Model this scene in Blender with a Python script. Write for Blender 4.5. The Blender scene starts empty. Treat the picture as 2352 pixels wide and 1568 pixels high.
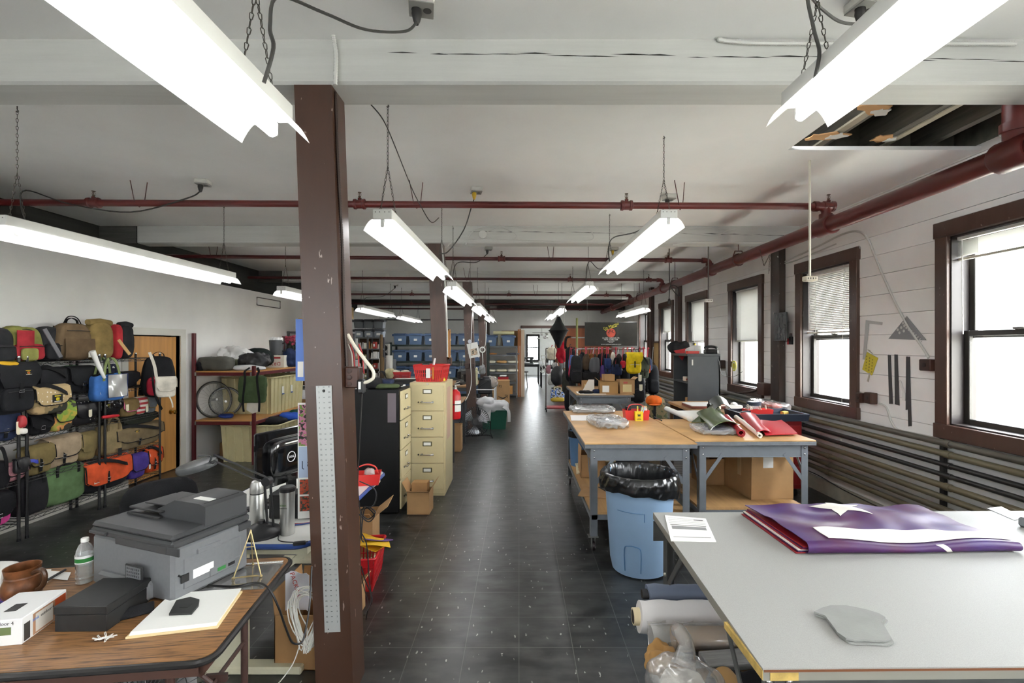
EXPOSURE, SKY, TUBE_EM = 1.38, 12, 11.5
import bpy, math, random
from mathutils import Vector, Matrix, noise
PI = math.pi
D = bpy.data
COL = bpy.context.scene.collection
F_, CX, CY, ZC = 1111.0, 1192.0, 790.0, 1.72
R0 = random.Random(7)

# ---- turning a point of the photograph into a point of the room
def W(px, py, Y): return Vector(((px-CX)*Y/F_, Y, ZC-(py-CY)*Y/F_))
def FL(px, py): return W(px, py, F_*ZC/(py-CY))
def ZP(px, py, Z): return W(px, py, F_*(ZC-Z)/(py-CY))
def XP(px, py, X): return W(px, py, X*F_/(px-CX))

# ---- materials
def lin(h):
    h = h.lstrip('#'); o = []
    for i in (0, 2, 4):
        c = int(h[i:i+2], 16)/255
        o.append(c/12.92 if c <= .04045 else ((c+.055)/1.055)**2.4)
    return (*o, 1)
MATS = {}
def M(h, rough=.6, kind='plain', metal=0, s=1, amt=.15, bump=.0, h2=None, spec=.5, coat=0, em=0, alpha=1):
    key = (h, rough, kind, metal, s, amt, bump, h2, spec, coat, em, alpha)
    if key in MATS: return MATS[key]
    m = D.materials.new('mat_%s_%s' % (kind, h.strip('#'))); m.use_nodes = True
    nt = m.node_tree; N = nt.nodes; L = nt.links; b = N['Principled BSDF']
    c = lin(h); b.inputs['Base Color'].default_value = c
    b.inputs['Roughness'].default_value = rough; b.inputs['Metallic'].default_value = metal
    b.inputs['Specular IOR Level'].default_value = spec; b.inputs['Coat Weight'].default_value = coat
    b.inputs['Alpha'].default_value = alpha
    if em: b.inputs['Emission Color'].default_value = c; b.inputs['Emission Strength'].default_value = em
    def node(t, **kw):
        n = N.new(t)
        for k, v in kw.items(): setattr(n, k, v)
        return n
    if kind != 'plain':
        tc = node('ShaderNodeTexCoord'); mp = node('ShaderNodeMapping'); L.new(tc.outputs['Object'], mp.inputs['Vector'])
        def tex(scale, detail=4, sc=(1, 1, 1), rough_=.55):
            mp2 = node('ShaderNodeMapping'); L.new(tc.outputs['Object'], mp2.inputs['Vector']); mp2.inputs['Scale'].default_value = sc
            t = node('ShaderNodeTexNoise'); t.inputs['Scale'].default_value = scale; t.inputs['Detail'].default_value = detail
            t.inputs['Roughness'].default_value = rough_
            L.new(mp2.outputs['Vector'], t.inputs['Vector']); return t
        def ramp(src, stops):
            r = node('ShaderNodeValToRGB'); e = r.color_ramp.elements
            e[0].position, e[0].color = stops[0]; e[1].position, e[1].color = stops[-1]
            for p_, c_ in stops[1:-1]:
                x = e.new(p_); x.color = c_
            L.new(src, r.inputs['Fac']); return r
        dk = tuple(max(0, x*(1-amt)) for x in c[:3])+(1,); lt = tuple(min(1, x*(1+amt)) for x in c[:3])+(1,)
        if h2: dk = lin(h2)
        hsrc = None
        if kind == 'noise':
            t = tex(6*s); r = ramp(t.outputs['Fac'], [(.3, dk), (.7, lt)]); L.new(r.outputs['Color'], b.inputs['Base Color']); hsrc = tex(60*s).outputs['Fac']
        elif kind == 'fabric':
            t = tex(9*s); r = ramp(t.outputs['Fac'], [(.3, dk), (.7, lt)]); L.new(r.outputs['Color'], b.inputs['Base Color']); hsrc = tex(240*s, 2).outputs['Fac']
        elif kind in ('woodx', 'woody', 'woodz'):
            sc = {'woodx': (.6, 9, 9), 'woody': (9, .6, 9), 'woodz': (9, 9, .5)}[kind]
            t = tex(3*s, 6, sc, .65); r = ramp(t.outputs['Fac'], [(.35, dk), (.5, c), (.68, lt)]); L.new(r.outputs['Color'], b.inputs['Base Color']); hsrc = t.outputs['Fac']
        elif kind == 'speck':
            t = tex(420*s, 2); r = ramp(t.outputs['Fac'], [(.4, dk), (.62, lt)]); L.new(r.outputs['Color'], b.inputs['Base Color']); hsrc = t.outputs['Fac']
        elif kind == 'chipped':   # old paint with pale chips and scratches
            t = tex(2.2*s, 5, (4, 4, .8)); r = ramp(t.outputs['Fac'], [(.3, dk), (.7, lt)])
            t2 = tex(9*s, 3, (3.0, 3.0, .9), .7); g = ramp(t2.outputs['Fac'], [(.69, (0, 0, 0, 1)), (.705, (1, 1, 1, 1))])
            mx = node('ShaderNodeMixRGB'); L.new(g.outputs['Color'], mx.inputs['Fac']); L.new(r.outputs['Color'], mx.inputs[1]); mx.inputs[2].default_value = lin('a08f84')
            L.new(mx.outputs['Color'], b.inputs['Base Color']); hsrc = t.outputs['Fac']
        elif kind == 'dots':
            v = node('ShaderNodeTexVoronoi'); v.inputs['Scale'].default_value = 26*s; v.inputs['Randomness'].default_value = .35
            L.new(tc.outputs['Object'], v.inputs['Vector'])
            r = ramp(v.outputs['Distance'], [(.14, lin(h2)), (.19, c)]); L.new(r.outputs['Color'], b.inputs['Base Color'])
        elif kind in ('stripez', 'stripex'):
            w = node('ShaderNodeTexWave'); w.bands_direction = 'Z' if kind == 'stripez' else 'X'; w.inputs['Scale'].default_value = 6*s
            L.new(tc.outputs['Object'], w.inputs['Vector']); r = ramp(w.outputs['Fac'], [(.47, lin(h2)), (.53, c)]); L.new(r.outputs['Color'], b.inputs['Base Color'])
        elif kind == 'camo':
            t = tex(14*s, 2); c2 = lin(h2); r = ramp(t.outputs['Fac'], [(.42, c), (.44, c2), (.54, c2), (.56, lin('3a3a30'))]); L.new(r.outputs['Color'], b.inputs['Base Color'])
        elif kind == 'rust':
            t = tex(3*s, 6); r = ramp(t.outputs['Fac'], [(.3, dk), (.55, c), (.75, lt)]); L.new(r.outputs['Color'], b.inputs['Base Color']); hsrc = tex(80*s).outputs['Fac']
        if bump and hsrc:
            bp = node('ShaderNodeBump'); bp.inputs['Strength'].default_value = bump; bp.inputs['Distance'].default_value = .004
            L.new(hsrc, bp.inputs['Height']); L.new(bp.outputs['Normal'], b.inputs['Normal'])
    MATS[key] = m; return m
def fab(h, amt=.25, rough=.85, bump=.35): return M(h, rough, 'fabric', amt=amt, bump=bump, spec=.25)
def clear(name, tint='ffffff', refl=.12, rough=.05, milk=0):
    key = ('clear', name)
    if key in MATS: return MATS[key]
    m = D.materials.new(name); m.use_nodes = True; N = m.node_tree.nodes; L = m.node_tree.links; N.clear()
    o = N.new('ShaderNodeOutputMaterial'); t = N.new('ShaderNodeBsdfTransparent'); t.inputs['Color'].default_value = lin(tint)
    g = N.new('ShaderNodeBsdfGlossy'); g.inputs['Roughness'].default_value = rough
    fr = N.new('ShaderNodeLayerWeight'); fr.inputs['Blend'].default_value = refl
    mx = N.new('ShaderNodeMixShader'); L.new(fr.outputs['Facing'], mx.inputs['Fac'])
    if milk:
        d = N.new('ShaderNodeBsdfDiffuse'); d.inputs['Color'].default_value = lin('f4f4f2'); m2 = N.new('ShaderNodeMixShader'); m2.inputs['Fac'].default_value = milk
        L.new(t.outputs[0], m2.inputs[1]); L.new(d.outputs[0], m2.inputs[2]); L.new(m2.outputs[0], mx.inputs[1])
    else: L.new(t.outputs[0], mx.inputs[1])
    L.new(g.outputs[0], mx.inputs[2]); L.new(mx.outputs[0], o.inputs['Surface'])
    MATS[key] = m; return m

# ---- mesh builder: collects shapes, links them as ONE mesh object
def spline(pts, n=6, closed=False):
    P = [Vector(p) for p in pts]; k = len(P); out = []
    if k < 3: return P
    rng = range(k) if closed else range(k-1)
    for i in rng:
        if closed: a, b, c, d = P[i-1], P[i], P[(i+1) % k], P[(i+2) % k]
        else: a, b, c, d = P[max(i-1, 0)], P[i], P[i+1], P[min(i+2, k-1)]
        for j in range(n):
            t = j/n
            out.append(.5*((2*b)+(c-a)*t+(2*a-5*b+4*c-d)*t*t+(3*b-a-3*c+d)*t**3))
    if not closed: out.append(P[-1])
    return out
class B:
    def __init__(s, m=None):
        s.v = []; s.f = []; s.mi = []; s.mats = []; s.T = Matrix.Identity(4); s.cur = 0
        if m is not None: s.use(m)
    def use(s, m):
        if m not in s.mats: s.mats.append(m)
        s.cur = s.mats.index(m); return s
    def at(s, loc=(0, 0, 0), rx=0, ry=0, rz=0):
        s.T = Matrix.Translation(loc) @ Matrix.Rotation(rz, 4, 'Z') @ Matrix.Rotation(ry, 4, 'Y') @ Matrix.Rotation(rx, 4, 'X'); return s
    def add(s, vs, fs):
        o = len(s.v); T = s.T
        s.v += [T @ Vector(p) for p in vs]; s.f += [tuple(o+i for i in q) for q in fs]; s.mi += [s.cur]*len(fs); return s
    def box(s, c, d, bev=0, tx=1, ty=1):     # centre, size, chamfer, taper of the top
        x, y, z = (d[0]/2, d[1]/2, d[2]/2); b = min(bev, x*.9, y*.9, z*.9)
        def tp(p):
            k = (p[2]+z)/(2*z) if z else 0
            return (c[0]+p[0]*(1+(tx-1)*k), c[1]+p[1]*(1+(ty-1)*k), c[2]+p[2])
        if b <= 0:
            vs = [tp((i*x, j*y, k*z)) for i in (-1, 1) for j in (-1, 1) for k in (-1, 1)]
            return s.add(vs, [(0, 1, 3, 2), (4, 6, 7, 5), (0, 4, 5, 1), (2, 3, 7, 6), (0, 2, 6, 4), (1, 5, 7, 3)])
        vs = []; ix = {}
        for i in (-1, 1):
            for j in (-1, 1):
                for k in (-1, 1):
                    for a, p in enumerate(((i*x, j*(y-b), k*(z-b)), (i*(x-b), j*y, k*(z-b)), (i*(x-b), j*(y-b), k*z))):
                        ix[i, j, k, a] = len(vs); vs.append(tp(p))
        fs = []
        for i in (-1, 1):
            fs.append([ix[i, j, k, 0] for j, k in ((-1, -1), (1, -1), (1, 1), (-1, 1))])
            fs.append([ix[j, i, k, 1] for j, k in ((-1, -1), (1, -1), (1, 1), (-1, 1))])
            fs.append([ix[j, k, i, 2] for j, k in ((-1, -1), (1, -1), (1, 1), (-1, 1))])
            for j in (-1, 1):
                fs.append([ix[i, j, -1, 0], ix[i, j, 1, 0], ix[i, j, 1, 1], ix[i, j, -1, 1]])
                fs.append([ix[i, -1, j, 0], ix[i, 1, j, 0], ix[i, 1, j, 2], ix[i, -1, j, 2]])
                fs.append([ix[-1, i, j, 1], ix[1, i, j, 1], ix[1, i, j, 2], ix[-1, i, j, 2]])
                for k in (-1, 1): fs.append([ix[i, j, k, a] for a in (0, 1, 2)])
        return s.add(vs, fs)
    def bb(s, x0, x1, y0, y1, z0, z1, bev=0): return s.box(((x0+x1)/2, (y0+y1)/2, (z0+z1)/2), (x1-x0, y1-y0, z1-z0), bev)
    def hull8(s, lo, hi):   # two quads (lists of 4 points, same winding)
        return s.add(list(lo)+list(hi), [(0, 3, 2, 1), (4, 5, 6, 7)]+[(i, (i+1) % 4, 4+(i+1) % 4, 4+i) for i in range(4)])
    def prism(s, pts, z0, z1):
        n = len(pts); a = sum(pts[i][0]*pts[(i+1) % n][1]-pts[(i+1) % n][0]*pts[i][1] for i in range(n))
        if a < 0: pts = pts[::-1]
        return s.add([(p[0], p[1], z0) for p in pts]+[(p[0], p[1], z1) for p in pts], [tuple(range(n))[::-1], tuple(range(n, 2*n))]+[(i, (i+1) % n, n+(i+1) % n, n+i) for i in range(n)])
    def lathe(s, prof, seg=20, c=(0, 0, 0), caps=True, sx=1, sy=1):
        vs = []; fs = []; n = len(prof)
        for r, z in prof:
            for k in range(seg):
                a = 2*PI*k/seg; vs.append((c[0]+r*math.cos(a)*sx, c[1]+r*math.sin(a)*sy, c[2]+z))
        for i in range(n-1):
            for k in range(seg):
                k2 = (k+1) % seg; fs.append((i*seg+k, i*seg+k2, (i+1)*seg+k2, (i+1)*seg+k))
        if caps:
            if prof[0][0] > 1e-5: fs.append(tuple(range(seg))[::-1])
            if prof[-1][0] > 1e-5: fs.append(tuple((n-1)*seg+k for k in range(seg)))
        return s.add(vs, fs)
    def tube(s, pts, r, seg=6, closed=False, caps=True):
        P = [Vector(p) for p in pts]; n = len(P); vs = []; fs = []; up = None
        for i in range(n):
            if closed: t = P[(i+1) % n]-P[i-1]
            else: t = P[min(i+1, n-1)]-P[max(i-1, 0)]
            t = t.normalized() if t.length > 1e-9 else Vector((0, 0, 1))
            if up is None:
                up = Vector((0, 0, 1)) if abs(t.z) < .9 else Vector((1, 0, 0))
            u = up-t*up.dot(t)
            u = u.normalized() if u.length > 1e-6 else t.orthogonal().normalized()
            up = u; w = t.cross(u); rr = r[i] if isinstance(r, (list, tuple)) else r
            for k in range(seg):
                a = 2*PI*(k+.5)/seg; vs.append(P[i]+(u*math.cos(a)+w*math.sin(a))*rr)
        for i in range(n if closed else n-1):
            j = (i+1) % n
            for k in range(seg):
                k2 = (k+1) % seg; fs.append((i*seg+k, i*seg+k2, j*seg+k2, j*seg+k))
        if caps and not closed: fs += [tuple(range(seg))[::-1], tuple((n-1)*seg+k for k in range(seg))]
        return s.add(vs, fs)
    def rod(s, a, b, r, seg=8): return s.tube([a, b], r, seg)
    def ribbon(s, pts, w, t, side=(0, 1, 0)):  # flat strap; side = direction of its width
        P = [Vector(p) for p in pts]; n = len(P); S = Vector(side).normalized(); vs = []; fs = []
        for i in range(n):
            tg = (P[min(i+1, n-1)]-P[max(i-1, 0)]).normalized(); sd = (S-tg*S.dot(tg)); sd = sd.normalized() if sd.length > 1e-4 else tg.orthogonal().normalized(); nn = tg.cross(sd)
            for a, b in ((-1, -1), (1, -1), (1, 1), (-1, 1)): vs.append(P[i]+sd*a*w/2+nn*b*t/2)
        for i in range(n-1):
            for k in range(4):
                k2 = (k+1) % 4; fs.append((i*4+k, i*4+k2, i*4+4+k2, i*4+4+k))
        fs += [(3, 2, 1, 0), tuple((n-1)*4+k for k in range(4))]
        return s.add(vs, fs)
    def sheet(s, nu, nv, fn, th=.003):   # fn(u,v) in 0..1 -> point; a sheet with thickness
        P = [[Vector(fn(i/nu, j/nv)) for j in range(nv+1)] for i in range(nu+1)]; vs = []; fs = []; q = (nu+1)*(nv+1)
        nr = []
        for i in range(nu+1):
            for j in range(nv+1):
                a = P[min(i+1, nu)][j]-P[max(i-1, 0)][j]; b = P[i][min(j+1, nv)]-P[i][max(j-1, 0)]; n = a.cross(b)
                nr.append(n.normalized() if n.length > 1e-12 else Vector((0, 0, 1)))
        fl = [p for row in P for p in row]; vs = [p+n*th/2 for p, n in zip(fl, nr)]+[p-n*th/2 for p, n in zip(fl, nr)]
        def id_(i, j): return i*(nv+1)+j
        for i in range(nu):
            for j in range(nv):
                a, b, c, d = id_(i, j), id_(i+1, j), id_(i+1, j+1), id_(i, j+1); fs += [(a, b, c, d), (q+a, q+d, q+c, q+b)]
        for i in range(nu):
            a, b = id_(i, 0), id_(i+1, 0); fs.append((a, q+a, q+b, b)); a, b = id_(i, nv), id_(i+1, nv); fs.append((a, b, q+b, q+a))
        for j in range(nv):
            a, b = id_(0, j), id_(0, j+1); fs.append((a, b, q+b, q+a)); a, b = id_(nu, j), id_(nu, j+1); fs.append((a, q+a, q+b, b))
        return s.add(vs, fs)
    def soft(s, c, d, e=4, n=8, nz=0, fq=6, seed=0, taper=1, flat=True):   # cushiony box; nz = wrinkle height
        vs = []; fs = []; ix = {}
        def gp(p):
            k = tuple(round(x, 5) for x in p)
            if k in ix: return ix[k]
            x, y, z = p; l = (abs(x)**e+abs(y)**e+abs(z)**e)**(1/e); q = Vector((x/l, y/l, z/l)); t = 1+(taper-1)*(q.z+1)/2
            w = Vector((q.x*d[0]/2*t, q.y*d[1]/2*t, q.z*d[2]/2))
            if nz:
                sd = Vector((seed*3.1, seed*1.7, seed*.9)); h = noise.noise(w*fq+sd)+.5*noise.noise(w*fq*2.3+sd)
                w += q.normalized()*h*nz
                if flat and w.z < -d[2]/2: w.z = -d[2]/2
            ix[k] = len(vs); vs.append(Vector(c)+w); return ix[k]
        for ax in range(3):
            for sg in (-1, 1):
                for i in range(n):
                    for j in range(n):
                        q = []
                        for a, b in ((i, j), (i+1, j), (i+1, j+1), (i, j+1)):
                            p = [0, 0, 0]; p[ax] = sg; p[(ax+1) % 3] = 2*a/n-1; p[(ax+2) % 3] = 2*b/n-1; q.append(gp(p))
                        fs.append(tuple(q if sg > 0 else q[::-1]))
        return s.add(vs, fs)
    def text(s, t, size, loc, m=None, rx=PI/2, ry=0, rz=0, align='CENTER', ext=.0006, sx=1):
        if m: s.use(m)
        cu = D.curves.new('lettering', 'FONT'); cu.body = t; cu.size = size; cu.align_x = align; cu.align_y = 'CENTER'; cu.extrude = ext; cu.resolution_u = 2
        o = D.objects.new('lettering', cu); me = D.meshes.new_from_object(o)
        T0 = s.T.copy(); s.T = T0 @ Matrix.Translation(loc) @ Matrix.Rotation(rz, 4, 'Z') @ Matrix.Rotation(ry, 4, 'Y') @ Matrix.Rotation(rx, 4, 'X') @ Matrix.Diagonal((sx, 1, 1, 1))
        s.add([v.co.copy() for v in me.vertices], [tuple(p.vertices) for p in me.polygons]); s.T = T0
        D.objects.remove(o); D.curves.remove(cu); D.meshes.remove(me); return s
    def done(s, name, parent=None, label=None, sharp=38):
        me = D.meshes.new(name); me.from_pydata([tuple(p) for p in s.v], [], s.f)
        for m in s.mats: me.materials.append(m)
        me.polygons.foreach_set('material_index', s.mi); me.polygons.foreach_set('use_smooth', [True]*len(s.f))
        me.update(); me.set_sharp_from_angle(angle=math.radians(sharp))
        o = D.objects.new(name, me); COL.objects.link(o)
        if parent: o.parent = parent
        if label: o['label'] = label
        return o
    def solo(s, name, label, cat, loc=(0, 0, 0), rz=0, group=None, rx=0, ry=0):
        o = s.done(name); o.location = loc; o.rotation_euler = (rx, ry, rz); return tag(o, label, cat, group)
    def struct(s, name, label=None, parent=None):
        o = s.done(name, parent); o['kind'] = 'structure'
        if label: o['label'] = label
        return o
LABELS = {}
def tag(o, label, cat, group=None):
    o['label'] = label; o['category'] = cat
    if group: o['group'] = group
    return o
def thing(name, label, cat, loc=(0, 0, 0), rz=0, group=None, rx=0, ry=0):
    o = D.objects.new(name, None); COL.objects.link(o); o.location = loc; o.rotation_euler = (rx, ry, rz); o.empty_display_size = .05
    return tag(o, label, cat, group)
def dup(root, loc, rz=None, label=None, group=None):
    def cp(o, par):
        c = o.copy(); COL.objects.link(c); c.parent = par
        for ch in list(o.children): cp(ch, c)
        return c
    r = cp(root, None); r.location = loc
    if rz is not None: r.rotation_euler[2] = rz
    if label: r['label'] = label
    if group: r['group'] = group
    return r
def room(name):
    o = D.objects.new(name, None); COL.objects.link(o); o['kind'] = 'structure'; return o
BLACK = fab('1c1c1e', .3); WHITEP = M('e9e9e4', .5); CHROME = M('c9c9c9', .25, metal=1); STEEL = M('9a9b99', .38, metal=1); DARKM = M('23211f', .5)
CARD = M('b08a5e', .85, 'noise', amt=.08); CARD2 = M('a37c50', .85, 'noise', amt=.1); PAPER = M('efefea', .8); CREAM = M('e6dcbc', .7)
# ================= camera, sky, render look
sc = bpy.context.scene
cam = D.cameras.new('camera'); co = D.objects.new('camera', cam); COL.objects.link(co); sc.camera = co
cam.sensor_width = 36; cam.lens = F_/2352*36; cam.shift_x = -(CX-1176)/2352; cam.shift_y = (CY-784)/2352; cam.clip_start = .02
co.location = (0, 0, ZC); co.rotation_euler = (PI/2, 0, 0)
sc.view_settings.view_transform = 'Standard'; sc.view_settings.look = 'None'; sc.view_settings.gamma = 1; sc.view_settings.exposure = EXPOSURE
sc.cycles.use_denoising = True; sc.cycles.max_bounces = 8; sc.cycles.diffuse_bounces = 5; sc.cycles.glossy_bounces = 4; sc.cycles.transparent_max_bounces = 16
sc.cycles.caustics_reflective = False; sc.cycles.caustics_refractive = False; sc.cycles.sample_clamp_indirect = 6
w = D.worlds.new('sky'); sc.world = w; w.use_nodes = True
w.node_tree.nodes['Background'].inputs[0].default_value = (.93, .97, 1, 1); w.node_tree.nodes['Background'].inputs[1].default_value = SKY

XR, XL, ZCEIL, YB = 3.53, -4.70, 3.20, 16.3
YN = -3.6
# ================= floor: worn black vinyl tiles
def floor_mat():
    m = D.materials.new('black_tile'); m.use_nodes = True; nt = m.node_tree; N = nt.nodes; L = nt.links; b = N['Principled BSDF']
    tc = N.new('ShaderNodeTexCoord')
    def ns(scale, det, sc=(1, 1, 1)):
        mp = N.new('ShaderNodeMapping'); mp.inputs['Scale'].default_value = sc; L.new(tc.outputs['Object'], mp.inputs[0])
        t = N.new('ShaderNodeTexNoise'); t.inputs['Scale'].default_value = scale; t.inputs['Detail'].default_value = det; L.new(mp.outputs[0], t.inputs['Vector']); return t
    def rp(src, p0, c0, p1, c1):
        r = N.new('ShaderNodeValToRGB'); e = r.color_ramp.elements; e[0].position = p0; e[0].color = c0; e[1].position = p1; e[1].color = c1; L.new(src, r.inputs[0]); return r
    def mix(f, a, bcol):
        x = N.new('ShaderNodeMixRGB'); L.new(f, x.inputs[0])
        for i, q in ((1, a), (2, bcol)):
            if isinstance(q, tuple): x.inputs[i].default_value = q
            else: L.new(q, x.inputs[i])
        return x
    base = rp(ns(1.6, 8).outputs[0], .32, lin('0d0e0e'), .72, lin('2e2f2f'))
    sm = rp(ns(5, 12, (1, 1.8, 1)).outputs[0], .42, (0, 0, 0, 1), .8, (.9, .9, .9, 1))
    c1 = mix(sm.outputs[0], base.outputs[0], lin('4a4b49'))
    v = N.new('ShaderNodeTexVoronoi'); v.inputs['Scale'].default_value = 24
    mp = N.new('ShaderNodeMapping'); mp.inputs['Rotation'].default_value = (0, 0, .6); mp.inputs['Scale'].default_value = (1, .38, 1); L.new(tc.outputs['Object'], mp.inputs[0])
    dz = N.new('ShaderNodeMixRGB'); dz.blend_type = 'ADD'; dz.inputs[0].default_value = .02; L.new(mp.outputs[0], dz.inputs[1]); L.new(ns(30, 2).outputs[1], dz.inputs[2]); L.new(dz.outputs[0], v.inputs['Vector'])
    sp = rp(v.outputs['Distance'], .10, (1, 1, 1, 1), .13, (0, 0, 0, 1))
    gate = rp(ns(11, 4).outputs[0], .36, (0, 0, 0, 1), .56, (1, 1, 1, 1))
    mu = N.new('ShaderNodeMath'); mu.operation = 'MULTIPLY'; L.new(sp.outputs[0], mu.inputs[0]); L.new(gate.outputs[0], mu.inputs[1])
    m3 = N.new('ShaderNodeMath'); m3.operation = 'MULTIPLY'; m3.inputs[1].default_value = .75; L.new(mu.outputs[0], m3.inputs[0])
    c2 = mix(m3.outputs[0], c1.outputs[0], lin('b9b9b2'))
    br = N.new('ShaderNodeTexBrick'); br.offset = 0; br.inputs['Scale'].default_value = 1; br.inputs['Mortar Size'].default_value = .0022; br.inputs['Brick Width'].default_value = .3048; br.inputs['Row Height'].default_value = .3048
    br.inputs['Color1'].default_value = (0, 0, 0, 1); br.inputs['Color2'].default_value = (0, 0, 0, 1); br.inputs['Mortar'].default_value = (1, 1, 1, 1); L.new(tc.outputs['Object'], br.inputs['Vector'])
    mm = N.new('ShaderNodeMath'); mm.operation = 'MULTIPLY'; mm.inputs[1].default_value = .5; L.new(br.outputs['Color'], mm.inputs[0])
    c3 = mix(mm.outputs[0], c2.outputs[0], lin('6c6c68'))
    L.new(c3.outputs[0], b.inputs['Base Color'])
    rr = rp(ns(9, 6).outputs[0], .3, (.28, .28, .28, 1), .75, (.36, .36, .36, 1)); L.new(rr.outputs[0], b.inputs['Roughness'])
    bp = N.new('ShaderNodeBump'); bp.inputs['Strength'].default_value = .3; bp.inputs['Distance'].default_value = .008; ad = N.new('ShaderNodeMath'); ad.operation = 'ADD'
    L.new(ns(9, 2, (.35, 1.2, 1)).outputs[0], ad.inputs[0]); L.new(mm.outputs[0], ad.inputs[1]); L.new(ad.outputs[0], bp.inputs['Height']); L.new(bp.outputs[0], b.inputs['Normal'])
    b.inputs['Specular IOR Level'].default_value = .5; b.inputs['Coat Weight'].default_value = .15; b.inputs['Coat Roughness'].default_value = .3
    return m
B(floor_mat()).bb(-6.2, XR+.25, YN-.2, YB, -.1, 0).bb(-6.2, 7.2, YB, 29, -.1, 0).struct('floor', 'black vinyl tile floor with white flecks')

WPAINT = M('eeeeec', .6, 'noise', s=.25, amt=.05, bump=.06)
CPAINT = M('ececea', .6, 'noise', s=.2, amt=.05, bump=.05)
BEAMW = M('c2c2bd', .6, 'woodx', s=.5, amt=.06, bump=.25)
DARKW = M('35342f', .8, 'woody', s=.6, amt=.4, bump=.3)
BROWN = M('432b1e', .35, 'chipped', amt=.12, bump=.12, spec=.5)
BROWN2 = M('45332c', .35, 'noise', amt=.2, bump=.12)
# ================= ceiling, with the torn-open bay by the right wall
c = B(CPAINT); HX, HY0, HY1 = 2.05, 2.57, 3.69
c.bb(-5.25, XR+.1, YN, HY0, ZCEIL, ZCEIL+.03).bb(-5.25, HX, HY0, HY1, ZCEIL, ZCEIL+.03).bb(-5.25, XR+.1, HY1, 29, ZCEIL, ZCEIL+.03)
c.bb(XR+.1, 7.2, YB, 29, ZCEIL, ZCEIL+.03).bb(-6.2, -5.25, YB, 29, ZCEIL, ZCEIL+.03)
c.struct('ceiling', 'white painted board ceiling')
h = B(M('77736a', .9, 'woody', s=.5, amt=.4, bump=.4)); h.bb(HX-.6, XR+.1, HY0-.3, HY1+.3, ZCEIL+.34, ZCEIL+.38)
for x in (2.0, 2.42, 2.84, 3.26): h.bb(x-.03, x+.03, HY0-.3, HY1+.3, ZCEIL+.10, ZCEIL+.34)
h.use(M('77756a', .9, 'noise', amt=.4)).bb(HX-.6, XR+.1, HY0-.34, HY0-.3, ZCEIL+.03, ZCEIL+.38).bb(HX-.6, XR+.1, HY1+.3, HY1+.34, ZCEIL+.03, ZCEIL+.38).bb(XR+.06, XR+.1, HY0-.3, HY1+.3, ZCEIL+.03, ZCEIL+.38)
h.use(M('b3aa95', .9, 'noise')).bb(2.34, 2.40, HY0-.3, HY1+.3, ZCEIL+.085, ZCEIL+.10).bb(2.87, 2.92, HY0-.3, HY1+.3, ZCEIL+.09, ZCEIL+.10)
h.struct('ceiling_cavity', 'dark joists showing in the torn open ceiling bay')
for i, (x, y, rz, sx_) in enumerate(((2.36, 3.2, .4, 1), (2.3, 3.62, -.2, 1.1), (2.75, 3.66, .1, .6))):
    pts = [(sx_*.13*math.cos(a)*(1+.25*math.sin(3*a+i)), .06*math.sin(a)*(1+.3*math.cos(5*a)), 0) for a in [k*PI/8 for k in range(16)]]
    b = B(M('c79a6a', .9)); b.prism([(p[0], p[1]) for p in pts], -.004, .004); b.use(M('dddbd4', .9)).prism([(p[0]*.5+.07, p[1]*.7+.01) for p in pts], -.007, .003)
    b.solo('ceiling_board_scrap', ('torn tan ceiling board scrap hanging in the open bay, nearest the camera', 'torn tan ceiling board scrap at the far edge of the open bay', 'tiny torn board scrap at the far edge of the open bay near the wall')[i], 'scrap', (x, y, ZCEIL+.075), rz, 'torn ceiling board scraps')
# ================= beams and columns
for i, y in enumerate((2.35, 6.07, 9.79, 13.5)):
    b = B(BEAMW); b.box(((XR-4.8)/2, y+.11, 3.10), (XR+4.8, .22, .23), .012)
    if i < 2:   # checks (splits) in the old timber
        b.use(M('26241f', .9)); r = random.Random(i+3)
        for k in range(26):
            x = -.55+k*.155+r.uniform(-.03, .03); z = 3.135-.012*k*.16+r.uniform(-.006, .006); l = r.uniform(.09, .26)
            if x < 3.4: b.prism([(x-l/2, -z), (x, -z-.0035*r.uniform(.5, 1)), (x+l/2, -z-.001), (x, -z+.003)], 0, .001) if 0 else b.add([(x-l/2, y-.0012, z), (x, y-.0012, z+.004*r.random()+.001), (x+l/2, y-.0012, z-.003), (x, y-.0012, z-.003)], [(0, 1, 2, 3)])
    b.use(M('4c4b46', .8, 'woodx', amt=.3)).bb(-5.3, -4.8, y, y+.22, 2.985, 3.215)
    b.struct('ceiling_beam', 'white painted timber ceiling beam')
for i, (y, xl, hw) in enumerate(((2.36, -1.052, .182), (6.08, -1.10, .185), (9.8, -1.10, .185), (13.51, -1.115, .185))):
    s = .036; top = 2.985
    b = B(BROWN if i == 0 else M('4f3b32', .4, 'chipped', amt=.25, bump=.4))
    x0b, x0t = xl+s*ZC, xl-s*(top-ZC)
    d = .175
    b.hull8([(x0b, y, 0), (x0b+hw, y, 0), (x0b+hw, y+d, 0), (x0b, y+d, 0)], [(x0t, y, top), (x0t+hw, y, top), (x0t+hw, y+d, top), (x0t, y+d, top)])
    if i: # deep drying cracks on the aisle face
        b.use(M('231c19', .9))
        for k in range(4):
            for zz in range(6):
                z = 1.2+zz*.3; x = xl-s*(z-ZC)+hw+.001; yy = y+.04+k*.035+.006*math.sin(zz*2+k)
                b.add([(x, yy, z-.13), (x, yy+.005, z), (x-s*.26, yy, z+.16), (x-s*.13, yy-.003, z)], [(0, 1, 2, 3)])
    b.struct('column', ('brown painted timber post with the steel ruler screwed on', 'dark brown timber post behind the filing cabinets', 'dark brown timber post with two outlets', 'brown timber post with the white cord')[i])
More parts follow.
